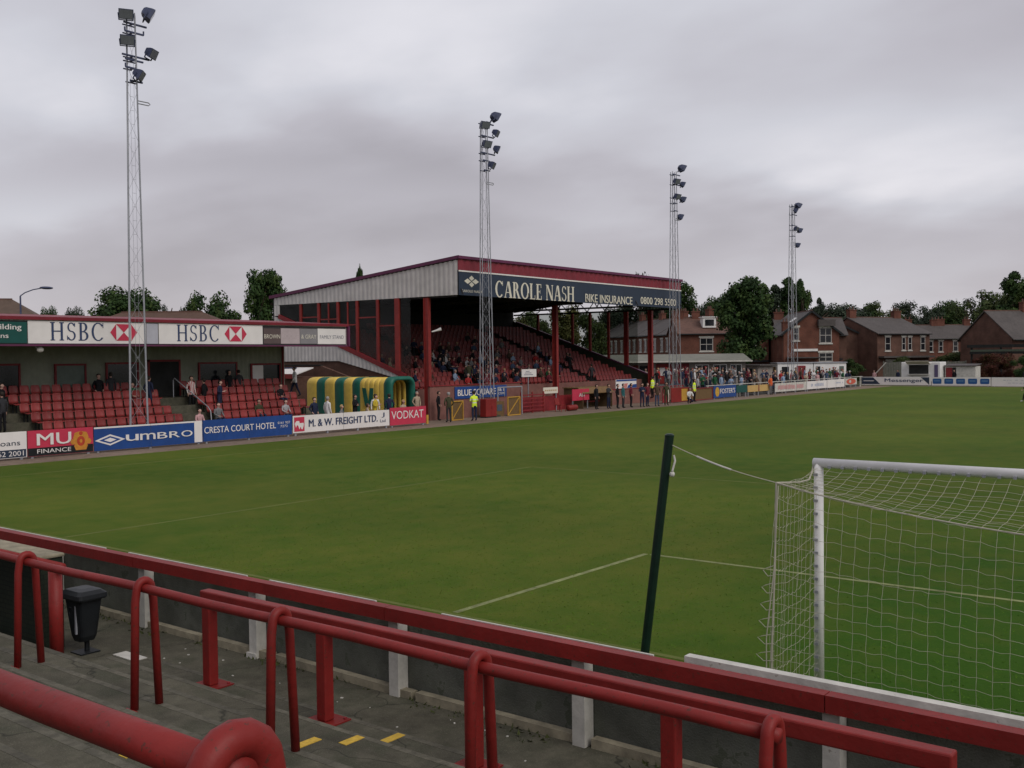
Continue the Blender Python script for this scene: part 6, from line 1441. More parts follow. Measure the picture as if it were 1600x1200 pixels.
def crown_mesh(kind, seed, lm):
    """unit crown: z 0..1 from crown base to tip, radius 1"""
    r_ = random.Random(seed); V, F = [], []
    cl = []
    if kind == 'round':
        spec = []
        for _ in range(46):
            a, tt, q = r_.uniform(0, 6.28), math.asin(r_.uniform(-.6, 1)), r_.uniform(.45, .74); spec.append((q * math.cos(tt) * math.cos(a), q * math.cos(tt) * math.sin(a), .58 + .56 * q * math.sin(tt), r_.uniform(.24, .34)))
    elif kind == 'bushy': spec = [(r_.gauss(0, .45), r_.gauss(0, .45), r_.uniform(.12, .86), r_.uniform(.18, .34)) for _ in range(38)]
    elif kind == 'open': spec = [(r_.gauss(0, .50), r_.gauss(0, .50), r_.uniform(.15, .9), r_.uniform(.13, .27)) for _ in range(24)]
    elif kind == 'tall': spec = []
    else: spec = []
    if kind == 'tall':
        for _ in range(50):
            z = r_.uniform(.02, .92); w = .72 * math.sin(math.pi * min(1, .18 + .80 * (1 - z))) ** .7 if z > .35 else .62 + .3 * z
            a = r_.uniform(0, 6.28); q_ = math.sqrt(r_.random()) * w * .78; spec.append((q_ * math.cos(a), q_ * math.sin(a), z, r_.uniform(.16, .30)))
    if kind in ('conifer', 'cypress'):
        for _ in range(52):
            z = r_.uniform(0, .97); w = (1 - z) ** .8 * .85 + .03 if kind == 'conifer' else .62 * math.sin(math.pi * (.12 + .8 * (1 - z))) ** .8
            a = r_.uniform(0, 6.28); q_ = w * r_.uniform(.35, 1); spec.append((q_ * math.cos(a), q_ * math.sin(a), z, r_.uniform(.08, .19)))
    for (cx, cy, cz, s_) in spec:
        dn = math.hypot(cx, cy)
        if dn > .78 and kind not in ('conifer',): cx, cy = cx * .78 / dn, cy * .78 / dn
        for _ in range(int(60 + 900 * s_)):
            a = r_.uniform(0, 6.28); t_ = math.asin(r_.uniform(-.75, 1)); q_ = s_ * (r_.random() ** .35) * (r_.uniform(.92, 1.03) if kind == 'round' else r_.uniform(.85, 1.12))
            p = Vector((cx + q_ * math.cos(t_) * math.cos(a), cy + q_ * math.cos(t_) * math.sin(a), cz + q_ * math.sin(t_) * .5))
            nrm = Vector((math.cos(t_) * math.cos(a), math.cos(t_) * math.sin(a), math.sin(t_) + .35)); nrm += Vector((r_.gauss(0, .5), r_.gauss(0, .5), r_.gauss(0, .5))); nrm.normalize()
            x = nrm.orthogonal().normalized(); y = nrm.cross(x); ang = r_.uniform(0, 6.28); x, y = x * math.cos(ang) + y * math.sin(ang), y * math.cos(ang) - x * math.sin(ang)
            k = r_.uniform(.022, .048) * (1 if kind != 'open' else .8); b_ = len(V)
            zs = Vector((1, 1, .55)); V += [tuple(p + mulv(x, zs) * k), tuple(p + mulv(y, zs) * (k * .7)), tuple(p - mulv(x, zs) * k), tuple(p - mulv(y, zs) * (k * .7))]; F.append((b_, b_ + 1, b_ + 2, b_ + 3))
    me = bpy.data.meshes.new('crown'); me.from_pydata(V, [], F); me.materials.append(lm); return me
def trunk_mesh(seed):
    r_ = random.Random(seed); mb = MB()
    mb.tube([(0, 0, 0), (r_.gauss(0, .03), r_.gauss(0, .03), .3), (r_.gauss(0, .05), r_.gauss(0, .05), .62), (0, 0, .92)], [.045, .034, .022, .006], 8)
    for i in range(9):
        z = r_.uniform(.3, .75); a = r_.uniform(0, 6.28); l_ = r_.uniform(.12, .24)
        mb.tube([(0, 0, z), (l_ * .5 * math.cos(a), l_ * .5 * math.sin(a), z + l_ * .45), (l_ * math.cos(a), l_ * math.sin(a), z + l_ * .75)], [.016, .010, .003], 5)
    me = bpy.data.meshes.new('trunk'); me.from_pydata(mb.v, [], mb.f); me.materials.append(M['bark']); return me
CM = {}
for k_, kinds in enumerate(('round', 'bushy', 'open', 'tall', 'conifer', 'cypress')):
    for v_ in range(2): CM[(kinds, v_)] = [crown_mesh(kinds, 31 + k_ * 7 + v_, l_) for l_ in ((LF[0], LF[2]) if v_ == 0 else (LF[1], LF[3]))]
TM = [trunk_mesh(5), trunk_mesh(9)]
tree_n = [0]
def tree(x, y, H, R, kind, label, leaf=0, base=0.30, var=None, group='trees around the ground'):
    i = tree_n[0]; tree_n[0] += 1; rz = R0.uniform(0, 6.28)
    t_ = root('tree' if kind != 'conifer' else 'conifer_tree', label, 'tree', (x, y, 0), group); t_.rotation_euler = (0, 0, rz)
    me = CM[(kind, leaf % 2)][leaf // 2]
    c = bpy.data.objects.new('crown', me); COL.objects.link(c); c.parent = t_
    hb = H * base; c.location = (0, 0, hb); c.scale = (R * 1.12, R * 1.12, (H - hb) / 1.02)
    k = bpy.data.objects.new('trunk', TM[i % 2]); COL.objects.link(k); k.parent = t_; k.scale = (H * .75, H * .75, H * .95)
    return t_
TR = [(-132.1, 60.1, 11.3, 1.5, 'round', 0, 'small far dome of dark tree just right of the street lamp'), (-129.6, 62.4, 11.2, 1.6, 'round', 2, 'second small far dome of tree between the street lamp and the first mast'), (-100.7, 53.0, 12.0, 4.2, 'round', 0, 'broad round dark tree behind the first mast'), (-105.6, 61.9, 11.7, 2.2, 'open', 2, 'thin ragged tree just right of the broad round one'),
 (-87.0, 54.9, 11.7, 3.4, 'bushy', 0, 'bushy green tree above the russet roof'), (-79.6, 55.7, 13.1, 3.0, 'tall', 0, 'tall dark tree standing against the left end of the big stand'), (-106.0, 93.6, 17.7, 1.1, 'cypress', 0, 'small dark treetop poking above the sloping roof of the big stand'),
 (-83.3, 136.9, 18.5, 4.0, 'bushy', 2, 'rounded tree showing above the far end of the navy roof sign'), (-76.5, 135.8, 15.8, 3.4, 'tall', 0, 'dark tree right behind the end of the big stand roof'), (-47.0, 97.8, 12.7, 4.6, 'tall', 0, 'big dark leafy tree standing beside the social club'), (-78.8, 146.7, 13.2, 2.8, 'bushy', 2, 'low dark tree behind the dormer house'), (-77.7, 151.3, 14.0, 3.2, 'round', 0, 'round dark tree rising behind the left flank of the big leafy tree'),
 (-67.0, 149.6, 14.7, 2.8, 'conifer', 2, 'dark conifer at the right shoulder of the big leafy tree'), (-64.7, 151.4, 15.8, 2.6, 'conifer', 0, 'tall spiky conifer behind the farthest mast'), (-61.0, 148.0, 15.2, 1.7, 'conifer', 0, 'slim spiky conifer just right of the farthest mast'), (-69.5, 150.2, 14.7, 2.8, 'bushy', 0, 'dark bushy tree between the big leafy tree and the conifers'), (-57.1, 144.6, 12.0, 1.4, 'conifer', 2, 'short pointed conifer above the right slope of the steep gable'),
 (-61.7, 166.4, 11.6, 3.4, 'round', 2, 'far rounded tree right of the steep gable'), (-62.4, 178.6, 13.0, 2.8, 'bushy', 0, 'far dark tree above the blank brown gable'), (-56.1, 170.8, 12.7, 2.8, 'open', 1, 'far loose tree behind the chimneys of the brown house'), (-56.0, 177.3, 13.4, 3.2, 'open', 2, 'far feathery tree above the brown house roof'), (-53.7, 179.1, 12.6, 2.8, 'open', 2, 'far feathery tree right of the brown house chimneys'),
 (-54.5, 197.5, 11.9, 3.0, 'bushy', 2, 'far low tree in the dip between the brown house and the dark gable'), (-52.3, 199.3, 12.8, 2.7, 'round', 0, 'far small round tree left of the dark gable'), (-46.7, 191.0, 14.4, 3.4, 'open', 2, 'far pale feathery tree above the dark gable, left'), (-43.2, 187.3, 14.7, 3.4, 'open', 1, 'far yellowish feathery tree above the dark gable, middle'), (-39.6, 183.9, 14.2, 3.4, 'bushy', 1, 'far yellowish bushy tree above the dark gable, right'),
 (-34.6, 175.1, 16.4, 3.4, 'conifer', 0, 'tall dark conifer at the right edge of the picture'), (-31.9, 177.2, 15.3, 3.6, 'tall', 0, 'dark tree beyond the right edge beside the tall conifer'), (-59.0, 155.7, 9.5, 3.0, 'bushy', 1, 'low light green tree filling the gap right of the steep gable'), (-57.9, 201.1, 10.5, 4.0, 'bushy', 2, 'low far trees hedge between the brown house and its distant neighbours'),
 (-76.5, 97.5, 10.3, 3.0, 'bushy', 1, 'light green tree seen through the far glass screen, left'), (-76.7, 103.6, 10.7, 3.4, 'tall', 3, 'olive green tree seen through the far glass screen, middle'), (-76.4, 110.2, 10.5, 3.2, 'bushy', 1, 'light green tree seen through the far glass screen, right'), (-92.6, 142.1, 12.5, 3.4, 'round', 2, 'dark far tree behind the left half of the brick terrace'), (-89.1, 151.2, 13.6, 3.6, 'round', 0, 'dark far tree behind the right half of the brick terrace'), (-76.0, 91.4, 9.3, 3.0, 'bushy', 3, 'olive tree behind the rear corner of the far glass screen')]
for (x, y, H, R, kind, leaf, lab) in TR:
    if x > -70 and y > 140: R *= 1.7; H *= 1.06
    if kind == 'conifer': R *= 1.25
    tree(x, y, H, R, kind, lab, leaf, base=0.12 if kind in ('bushy', 'conifer', 'cypress') else 0.24)
# shrubs and hedges
def shrub(x, y, H, R, lab, leaf, name='shrub'):
    t_ = root(name, lab, 'shrub', (x, y, 0), 'shrubs around the houses'); c = bpy.data.objects.new('foliage', CM[('bushy', leaf % 2)][leaf // 2]); COL.objects.link(c); c.parent = t_; c.scale = (R, R * .7, H); c.location = (0, 0, 0)
    k = bpy.data.objects.new('stem', TM[0]); COL.objects.link(k); k.parent = t_; k.scale = (H * .8, H * .8, H * .8)
shrub(-39.4, 128.5, 3.4, 1.8, 'green bush under the windows of the brown house', 1)
shrub(-35.6, 140.0, 4.0, 4.2, 'long green hedge before the distant terraced houses', 1, 'hedge')
shrub(-44.0, 121.0, 3.2, 2.6, 'dark hedge at the foot of the blank brown gable', 0, 'hedge')
cp = leafmat('leaves_copper', (0.05, 0.016, 0.010), (0.075, 0.022, 0.014), (0.06, 0.05, 0.015)); CM[('bushy', 9)] = [crown_mesh('bushy', 77, cp)]
t_ = root('shrub', 'dark copper red bush in front of the timber veranda', 'shrub', (-26.3, 121.5, 0), 'shrubs around the houses'); c = bpy.data.objects.new('foliage', CM[('bushy', 9)][0]); COL.objects.link(c); c.parent = t_; c.scale = (2.6, 1.8, 3.9)
k = bpy.data.objects.new('stem', TM[1]); COL.objects.link(k); k.parent = t_; k.scale = (2.5, 2.5, 3.0)
shrub(-21.8, 120.0, 4.2, 2.4, 'dark green bush at the right edge beside the copper red one', 0)
# ================================================================== PEOPLE
SK = [(0.42, 0.25, 0.19), (0.50, 0.31, 0.25), (0.36, 0.21, 0.16)]
PM = {n: mat('cloth_' + n, c, 0.85, 0.14, 9, 0.1, 3, spec=0.15) for n, c in dict(black=(0.012, 0.012, 0.014), navy=(0.02, 0.026, 0.055), charcoal=(0.035, 0.036, 0.04), brown=(0.075, 0.05, 0.035), olive=(0.055, 0.055, 0.03), grey=(0.16, 0.16, 0.165), pale_grey=(0.34, 0.34, 0.35), white=(0.68, 0.67, 0.66), red=(0.34, 0.03, 0.03), maroon=(0.13, 0.02, 0.03), orange=(0.62, 0.12, 0.04), pale_blue=(0.25, 0.33, 0.45), denim=(0.05, 0.075, 0.13), green=(0.02, 0.09, 0.04), beige=(0.38, 0.30, 0.22), pink=(0.5, 0.3, 0.3), teal=(0.03, 0.12, 0.13), yellow=(0.55, 0.42, 0.05)).items()}
hv = bpy.data.materials.new('high_visibility_jacket'); hv.use_nodes = True; t = hv.node_tree; b = t.nodes['Principled BSDF']; b.inputs['Roughness'].default_value = 0.7
c = N(t, 'ShaderNodeTexCoord'); sp = N(t, 'ShaderNodeSeparateXYZ'); LK(t, c.outputs['Object'], sp.inputs[0])
w1_ = MATH(t, 'LESS_THAN', MATH(t, 'ABSOLUTE', MATH(t, 'SUBTRACT', sp.outputs['Z'], 1.06)), 0.028); w2_ = MATH(t, 'LESS_THAN', MATH(t, 'ABSOLUTE', MATH(t, 'SUBTRACT', sp.outputs['Z'], 1.24)), 0.028)
mxx = N(t, 'ShaderNodeMixRGB'); LK(t, MATH(t, 'MAXIMUM', w1_, w2_), mxx.inputs[0]); mxx.inputs[1].default_value = (0.66, 0.85, 0.03, 1); mxx.inputs[2].default_value = (0.62, 0.64, 0.60, 1); LK(t, mxx.outputs[0], b.inputs['Base Color'])
PM['hivis'] = hv
st = bpy.data.materials.new('striped_shirt'); st.use_nodes = True; t = st.node_tree; b = t.nodes['Principled BSDF']; b.inputs['Roughness'].default_value = 0.85
c = N(t, 'ShaderNodeTexCoord'); sp = N(t, 'ShaderNodeSeparateXYZ'); LK(t, c.outputs['Object'], sp.inputs[0])
mxx = N(t, 'ShaderNodeMixRGB'); LK(t, MATH(t, 'GREATER_THAN', MATH(t, 'SINE', MATH(t, 'MULTIPLY', sp.outputs['X'], 70.0)), 0.0), mxx.inputs[0]); mxx.inputs[1].default_value = (0.62, 0.60, 0.58, 1); mxx.inputs[2].default_value = (0.36, 0.05, 0.05, 1); LK(t, mxx.outputs[0], b.inputs['Base Color'])
PM['striped'] = st
PM.update({'skin%d' % i: mat('skin_%d' % i, c_, 0.6, 0.06, 5) for i, c_ in enumerate(SK)})
PM.update({'hair_' + n: mat('hair_' + n, c_, 0.7, 0.25, 30) for n, c_ in dict(dark=(0.02, 0.014, 0.01), brown=(0.06, 0.035, 0.02), grey=(0.28, 0.27, 0.26), blond=(0.40, 0.27, 0.12)).items()})
M['shoe'] = PM['black']

def body_mesh(pose):
    """one continuous skinned figure facing +Y, feet (or seat) as the pose needs; slots: 0 skin 1 top 2 legs 3 shoes"""
    V, E, RD, MT = [], [], [], []
    def v(p, r): V.append(Vector(p)); RD.append(r); return len(V) - 1
    def e(a, b_, m): E.append((a, b_)); MT.append(m)
    z0 = {'sit': 0.50, 'crouch': 0.42}.get(pose, 0.94)
    lean = {'sit': 0.03, 'crouch': 0.16, 'hold': 0.03, 'walk': 0.03}.get(pose, 0.0)
    pel = v((0, 0, z0), 0.135); wai = v((0, lean * .4, z0 + .17), 0.128); che = v((0, lean * .8, z0 + .37), 0.150)
    nb = v((0, lean + .0, z0 + .53), 0.075); nk = v((0, lean + .015, z0 + .585), 0.056); jaw = v((0, lean + .045, z0 + .645), 0.070); hd = v((0, lean + .035, z0 + .72), 0.092); tp = v((0, lean + .02, z0 + .785), 0.060)
    e(pel, wai, 1); e(wai, che, 1); e(che, nb, 1); e(nb, nk, 0); e(nk, jaw, 0); e(jaw, hd, 0); e(hd, tp, 0)
    nose = v((0, lean + .135, z0 + .69), 0.016); e(hd, nose, 0)
    for s in (-1, 1):
        ear = v((s * .098, lean + .03, z0 + .70), 0.018); e(hd, ear, 0)
        sh = v((s * .165, lean * .9, z0 + .475), 0.068); e(che, sh, 1)
        el, wr, pa = {
            'stand': ((s * .23, -.03, z0 + .20), (s * .235, .05, z0 - .05), (s * .23, .075, z0 - .13)),
            'pockets': ((s * .27, -.06, z0 + .21), (s * .20, .06, z0 + .03), (s * .165, .10, z0 - .03)),
            'folded': ((s * .25, .05, z0 + .22), (s * .06, .19, z0 + .25 + .03 * s), (s * -.03, .20, z0 + .26 + .03 * s)),
            'walk': ((s * .23, -.02 - s * .10, z0 + .21), (s * .22, .06 - s * .16, z0 - .01), (s * .21, .09 - s * .18, z0 - .08)),
            'hold': ((s * .24, .03, z0 + .21), (s * .13, .22, z0 + .22), (s * .08, .28, z0 + .25)),
            'sit': ((s * .23, .06, z0 + .24), (s * .15, .26, z0 + .14), (s * .11, .33, z0 + .13)),
            'crouch': ((s * .24, .22, z0 + .24), (s * .13, .40, z0 + .16), (s * .08, .46, z0 + .15)),
            'point': ((s * .24, .02, z0 + .24), (s * .24, .20, z0 + .30), (s * .22, .28, z0 + .33)) if s > 0 else ((s * .23, -.03, z0 + .20), (s * .235, .05, z0 - .05), (s * .23, .075, z0 - .13)),
        }[pose]
        el = v(el, .047); wr = v(wr, .032); pa = v(pa, .030); e(sh, el, 1); e(el, wr, 1); e(wr, pa, 0)
        d = (V[pa] - V[wr]).normalized(); side = d.cross(Vector((s, 0, 0)));
        if side.length < .2: side = Vector((0, 0, 1)).cross(d)
        side.normalize(); pn = d.cross(side).normalized()
        for k, ln_ in enumerate((.060, .072, .066, .050)):
            base = V[pa] + d * .022 + side * (.026 - .0175 * k)
            f1 = v(base, .0095); f2 = v(base + d * ln_ * .55 - pn * .006, .0088); f3 = v(base + d * ln_ - pn * .020, .0075); e(pa, f1, 0); e(f1, f2, 0); e(f2, f3, 0)
        th1 = v(V[pa] - d * .005 + side * .036, .0105); th2 = v(V[pa] + d * .030 + side * .055 - pn * .012, .0085); e(pa, th1, 0); e(th1, th2, 0)
        hip, kn, an, to = {
            'walk': ((s * .085, 0, z0 - .07), (s * .095, .04 + s * .13, .50), (s * .095, -.02 + s * .26, .10), (s * .105, .14 + s * .26, .045)),
            'sit': ((s * .09, .03, z0 - .02), (s * .13, .42, z0 + .0), (s * .12, .40, .10), (s * .14, .56, .045)),
            'crouch': ((s * .10, .02, z0 - .03), (s * .17, .36, .48 if s > 0 else .20), (s * .14, .12 if s > 0 else -.10, .10), (s * .16, .27 if s > 0 else .03, .045)),
        }.get(pose, ((s * .085, 0, z0 - .07), (s * .10, .015, .50), (s * .105, -.02, .09), (s * .135, .13, .042)))
        hip = v(hip, .094); kn = v(kn, .062); an = v(an, .046); to = v(to, .036)
        e(pel, hip, 2); e(hip, kn, 2); e(kn, an, 2); e(an, to, 3)
    me = bpy.data.meshes.new('person'); me.from_pydata([tuple(p) for p in V], E, [])
    ob = bpy.data.objects.new('person', me); COL.objects.link(ob)
    md = ob.modifiers.new('skin', 'SKIN'); md.use_smooth_shade = True; md.branch_smoothing = 0.4
    for i, sv in enumerate(me.skin_vertices[0].data): sv.radius = (RD[i], RD[i]); sv.use_root = (i == 0)
    sb_ = ob.modifiers.new('sub', 'SUBSURF'); sb_.levels = 1; sb_.render_levels = 1
    dg = bpy.context.evaluated_depsgraph_get(); r = bpy.data.meshes.new_from_object(ob.evaluated_get(dg))
    bpy.data.objects.remove(ob); bpy.data.meshes.remove(me)
    r.materials.clear()
    for i in range(4): r.materials.append(PM[('skin0', 'black', 'navy', 'black')[i]])
    hem = z0 - .10
    for p in r.polygons:
        c_ = p.center; best = 9; mi = 1
        for (a, b_), m in zip(E, MT):
            A, B = V[a], V[b_]; ab = B - A; q_ = max(0, min(1, (c_ - A).dot(ab) / max(1e-9, ab.length_squared))); dd = (c_ - (A + ab * q_)).length - (RD[a] + (RD[b_] - RD[a]) * q_) * .8
            if dd < best: best = dd; mi = m
        if mi == 2 and c_.z > hem and abs(c_.x) < .2 and c_.y < .15: mi = 1
        p.material_index = mi; p.use_smooth = True
    # eyes and mouth as small flush quads on the face
    return r, (0, lean + .03, z0 + .735), z0, lean
POSES = ['stand', 'pockets', 'folded', 'walk', 'hold', 'sit', 'crouch', 'point']
PB = {p: body_mesh(p) for p in POSES}
def hair_mesh(hat=False):
    mb = MB(); mb.ball((0, 0, 0), (.104, .112, .090), 12, 8)
    vs = []
    for p in mb.v:
        x, y, z = p
        if y > .03 and z < .035: y = .03 + (y - .03) * .2; z = max(z, .02)
        vs.append((x, y - .012, z - (.035 if y < 0 and z < 0 else 0)))
    if hat:
        b_ = len(vs); mb.v = vs
        mb.add([(-.075, .07, .02), (.075, .07, .02), (.06, .17, .005), (-.06, .17, .005), (-.075, .07, .034), (.075, .07, .034), (.06, .17, .015), (-.06, .17, .015)], [(3, 2, 1, 0), (4, 5, 6, 7), (0, 1, 5, 4), (1, 2, 6, 5), (2, 3, 7, 6), (3, 0, 4, 7)]); vs = mb.v
    me = bpy.data.meshes.new('hair'); me.from_pydata(vs, [], mb.f); me.materials.append(PM['hair_dark']); me.polygons.foreach_set('use_smooth', [True] * len(me.polygons)); return me
HM = [hair_mesh(), hair_mesh(True)]
face = MB()
for s in (-1, 1): face.ball((s * .034, .083, -.018), (.010, .006, .007), 6, 4)
FM = bpy.data.meshes.new('eyes'); FM.from_pydata(face.v, [], face.f); FM.materials.append(PM['black'])
pr_ = random.Random(21); pcount = [0]
def person(x, y, z, face_deg, pose, top, legs, label, hair='dark', skin=None, h=1.0, hat=None, group=None, shoes='black'):
    """face_deg: compass of the gaze, 0 = +Y, 90 = -X, -90 = +X"""
    me, hc, z0, ln_ = PB[pose]; pcount[0] += 1
    o = bpy.data.objects.new('person', me); COL.objects.link(o)
    o.location = (x, y, z); o.rotation_euler = (0, 0, rad(face_deg)); o.scale = (h * pr_.uniform(.97, 1.06), h * pr_.uniform(.98, 1.06), h)
    sk = pr_.randrange(3) if skin is None else skin
    for i, m in enumerate((PM['skin%d' % sk], PM[top], PM[legs], PM[shoes])):
        o.material_slots[i].link = 'OBJECT'; o.material_slots[i].material = m
    tag(o, label, 'person', group)
    hh = bpy.data.objects.new('hat' if hat else 'hair', HM[1 if hat else 0]); COL.objects.link(hh); hh.parent = o; hh.location = hc
    hh.material_slots[0].link = 'OBJECT'; hh.material_slots[0].material = PM[hat] if hat else PM['hair_' + hair]
    ey = bpy.data.objects.new('eyes', FM); COL.objects.link(ey); ey.parent = o; ey.location = hc
    return o
G1 = 'people standing along the touchline track'
E_ = -90
P = person
P(-36.6, 34.0, 0, -60, 'pockets', 'black', 'black', 'person in a long dark coat, left of the pair by the crimson board', group=G1)
P(-34.9, 33.0, 0, 60, 'pockets', 'olive', 'charcoal', 'grey-haired person in an olive coat, right of the pair by the crimson board', 'grey', group=G1)
P(-34.5, 34.8, 0, 70, 'hold', 'hivis', 'navy', 'steward in a yellow jacket standing in front of the blue banner', h=1.02, group=G1)
row = [(-35.2, 48.8, 'black', 'black', 'stand'), (-34.9, 49.9, 'charcoal', 'navy', 'folded'), (-34.4, 50.3, 'black', 'black', 'pockets'), (-34.5, 51.2, 'teal', 'charcoal', 'stand'), (-34.4, 52.1, 'maroon', 'black', 'pockets'), (-33.9, 52.8, 'navy', 'navy', 'folded'), (-34.0, 53.7, 'maroon', 'navy', 'stand'), (-33.6, 54.4, 'brown', 'denim', 'pockets'), (-33.5, 55.6, 'olive', 'olive', 'stand')]
rl = ['black coat, leftmost of the line of people before the dugout', 'charcoal jacket with folded arms, second in the line before the dugout', 'black top, tallest in front of the patterned banner', 'teal jacket between two darker figures under the patterned banner', 'maroon top and black trousers in the middle of the standing line', 'navy tracksuit with folded arms, right of the patterned banner', 'maroon top and navy trousers near the right of the standing line', 'brown jacket and jeans, second from the right of the standing line', 'olive clothes, rightmost of the standing line']
for (x, y, a, b_, po), l_ in zip(row, rl): P(x, y, 0, E_ + pr_.uniform(-50, 50), po, a, b_, 'person in ' + l_, group=G1)
P(-33.6, 59.2, 0, -120, 'crouch', 'white', 'navy', 'person in a white shirt crouching by the narrow dark red board', group=G1)
P(-34.6, 62.0, 0, -80, 'stand', 'hivis', 'black', 'steward in a yellow jacket at the brown mesh gate', h=1.04, group=G1)
P(-37.6, 60.6, 0.3, 90, 'stand', 'hivis', 'black', 'steward in a yellow jacket half hidden behind the low wall under the third mast', group=G1)
P(-35.0, 77.4, 0, -100, 'pockets', 'orange', 'grey', 'steward in a bright orange bib by the ochre board', h=1.04, group=G1)
P(-12.35, 71.2, 0, 100, 'walk', 'black', 'black', 'player in a black kit with white socks at the right edge of the pitch', shoes='white', h=1.05)
sck = MB()
P2 = []
# people around the tunnel mouth and behind the freight board
tl_ = [(-36.9, 25.6, 0, 0, 'stand', 'white', 'pale_grey', 'person in white by the left end of the striped tunnel', 'grey'), (-36.3, 26.0, 0, -60, 'sit', 'grey', 'navy', 'person in grey sitting low behind the left part of the freight board', 'blond'), (-36.8, 24.6, 0, -90, 'pockets', 'navy', 'navy', 'person in navy before the yellow stripe nearest the low stand', 'dark'), (-36.5, 27.2, 0.05, -80, 'folded', 'black', 'black', 'broad person in black in front of the tunnel middle', 'dark'), (-36.0, 27.6, 0, -30, 'sit', 'beige', 'brown', 'person in beige sitting behind the middle of the freight board', 'brown'), (-37.2, 29.4, 0, -120, 'stand', 'white', 'navy', 'person in a white top near the green emblem of the tunnel', 'dark'), (-36.6, 29.9, 0, 50, 'pockets', 'navy', 'navy', 'person in a dark navy coat right before the tunnel mouth', 'dark'), (-36.1, 30.5, -0.35, -90, 'stand', 'beige', 'beige', 'blond person half hidden behind the left end of the crimson board', 'blond'), (-37.6, 33.2, 0, -100, 'pockets', 'beige', 'brown', 'person in a beige jacket right of the tunnel mouth', 'grey'), (-36.4, 28.6, 0, -70, 'hold', 'yellow', 'olive', 'person in a mustard top lost against the yellow tunnel side', 'brown')]
for a in tl_: P(a[0], a[1], a[2], a[3], a[4], a[5], a[6], a[7], a[8], group='people around the striped tunnel')
P(-43.2, 28.7, 1.55, 160, 'walk', 'white', 'navy', 'person in a white shirt on the steps past the end of the low stand', group='people in the low stand')
low = [(-40.75, 19.9, 1.20, -90, 'stand', 'striped', 'black', 'person in a red and white striped shirt standing in the low stand aisle'), (-40.8, 20.7, 1.05, 120, 'pockets', 'black', 'black', 'dark figure just right of the striped shirt'), (-40.2, 21.2, 0.95, -60, 'hold', 'navy', 'navy', 'person in navy bending by the aisle handrail of the low stand'), (-41.8, 23.0, 1.45, -80, 'stand', 'black', 'black', 'person in black under the dark window of the low stand', ), (-41.9, 23.7, 1.45, 60, 'folded', 'charcoal', 'black', 'person in charcoal with folded arms beside the dark window'), (-41.7, 15.4, 1.4, -90, 'pockets', 'black', 'black', 'dark figure at the back of the low stand left of the first mast'), (-41.8, 16.1, 1.45, 70, 'stand', 'charcoal', 'charcoal', 'second dark figure at the back of the low stand by the first mast'), (-41.3, 16.9, 1.4, -80, 'sit', 'green', 'black', 'person in dark green seated at the back below the first mast'), (-40.6, 17.4, 1.25, 20, 'pockets', 'navy', 'navy', 'person in navy in the row right of the first mast'), (-40.5, 10.2, 1.1, -60, 'pockets', 'black', 'black', 'dark figure in the aisle at the left edge of the low stand'), (-39.6, 9.8, 0.75, 100, 'stand', 'charcoal', 'black', 'lower dark figure on the aisle steps at the left edge'), (-41.2, 9.3, 1.45, -90, 'folded', 'brown', 'black', 'person in brown high in the aisle at the left edge')]
for a in low: P(*a[:7], a[7], group='people in the low stand')
for (x, y, z, t1, l_) in ((-38.7, 20.0, 0.33, 'grey', 'grey-topped spectator in the front seats right of the aisle'), (-39.1, 22.8, 0.38, 'olive', 'spectator in olive in the front seats above the hotel board'), (-38.9, 24.4, 0.30, 'pale_grey', 'pale grey spectator in the front seats near the freight board'), (-38.4, 18.7, 0.1, 'pink', 'spectator in pink at the front by the white end of the blue board'), (-40.4, 25.3, 1.1, 'black', 'spectator in black in the upper right block of the low stand')): P(x, y, z, E_, 'sit', t1, 'navy', l_, group='people in the low stand')

# seated spectators in the big stand
cols = ['black', 'navy', 'charcoal', 'brown', 'olive', 'grey', 'maroon', 'red', 'pale_grey', 'pale_blue', 'white', 'beige', 'green', 'denim']
wts = [9, 7, 8, 4, 4, 4, 4, 2, 2, 2, 1, 2, 2, 3]
def loc_words(y, k):
    a = 'left of the second mast' if y < 41 else 'behind the second mast' if y < 44.5 else 'under the white placard' if y < 47.5 else 'left of the middle column' if y < 51 else 'right of the middle column' if y < 55 else 'below the far screen' if y < 60 else 'near the far column'
    return a
used_lab = {}
def uniq(l_):
    k = used_lab.get(l_, 0); used_lab[l_] = k + 1
    if k == 0: return l_
    return None
taken = set()
n_try = 0; placed = 0
while placed < 80 and n_try < 4000:
    n_try += 1
    y = min(64.0, max(38.2, pr_.gauss(48.5, 5.0))); k = int(abs(pr_.gauss(4.2, 3.2)))
    if k > 12 or abs(y - 44) < .5 and pr_.random() < .5: continue
    if y < 42 and pr_.random() < .55: continue
    yi = round((y - Y0 - .35) / .5)
    if (yi, k) in taken or (yi - 1, k) in taken or (yi + 1, k) in taken and pr_.random() < .5: continue
    yy = Y0 + .35 + .5 * yi; tp = pr_.choices(cols, wts)[0]; lg = pr_.choice(['black', 'navy', 'charcoal', 'denim'])
    hr = pr_.choice(['dark', 'brown', 'grey', 'dark', 'blond']); row_ = ['front', 'second', 'third', 'fourth', 'fifth', 'sixth', 'seventh', 'eighth', 'ninth', 'tenth', 'eleventh', 'twelfth', 'thirteenth'][k]
    l_ = uniq('%s-haired spectator in %s and %s, seated in %s row, %s' % (hr, tp.replace('_', ' '), lg, row_, loc_words(yy, k)))
    if l_ is None: continue
    taken.add((yi, k)); placed += 1
    P(rowx(k) - .06, yy, rowz(k) - 0.04, E_ + pr_.uniform(-30, 30), 'sit', tp, lg, l_, hr, group='spectators seated in the big stand')
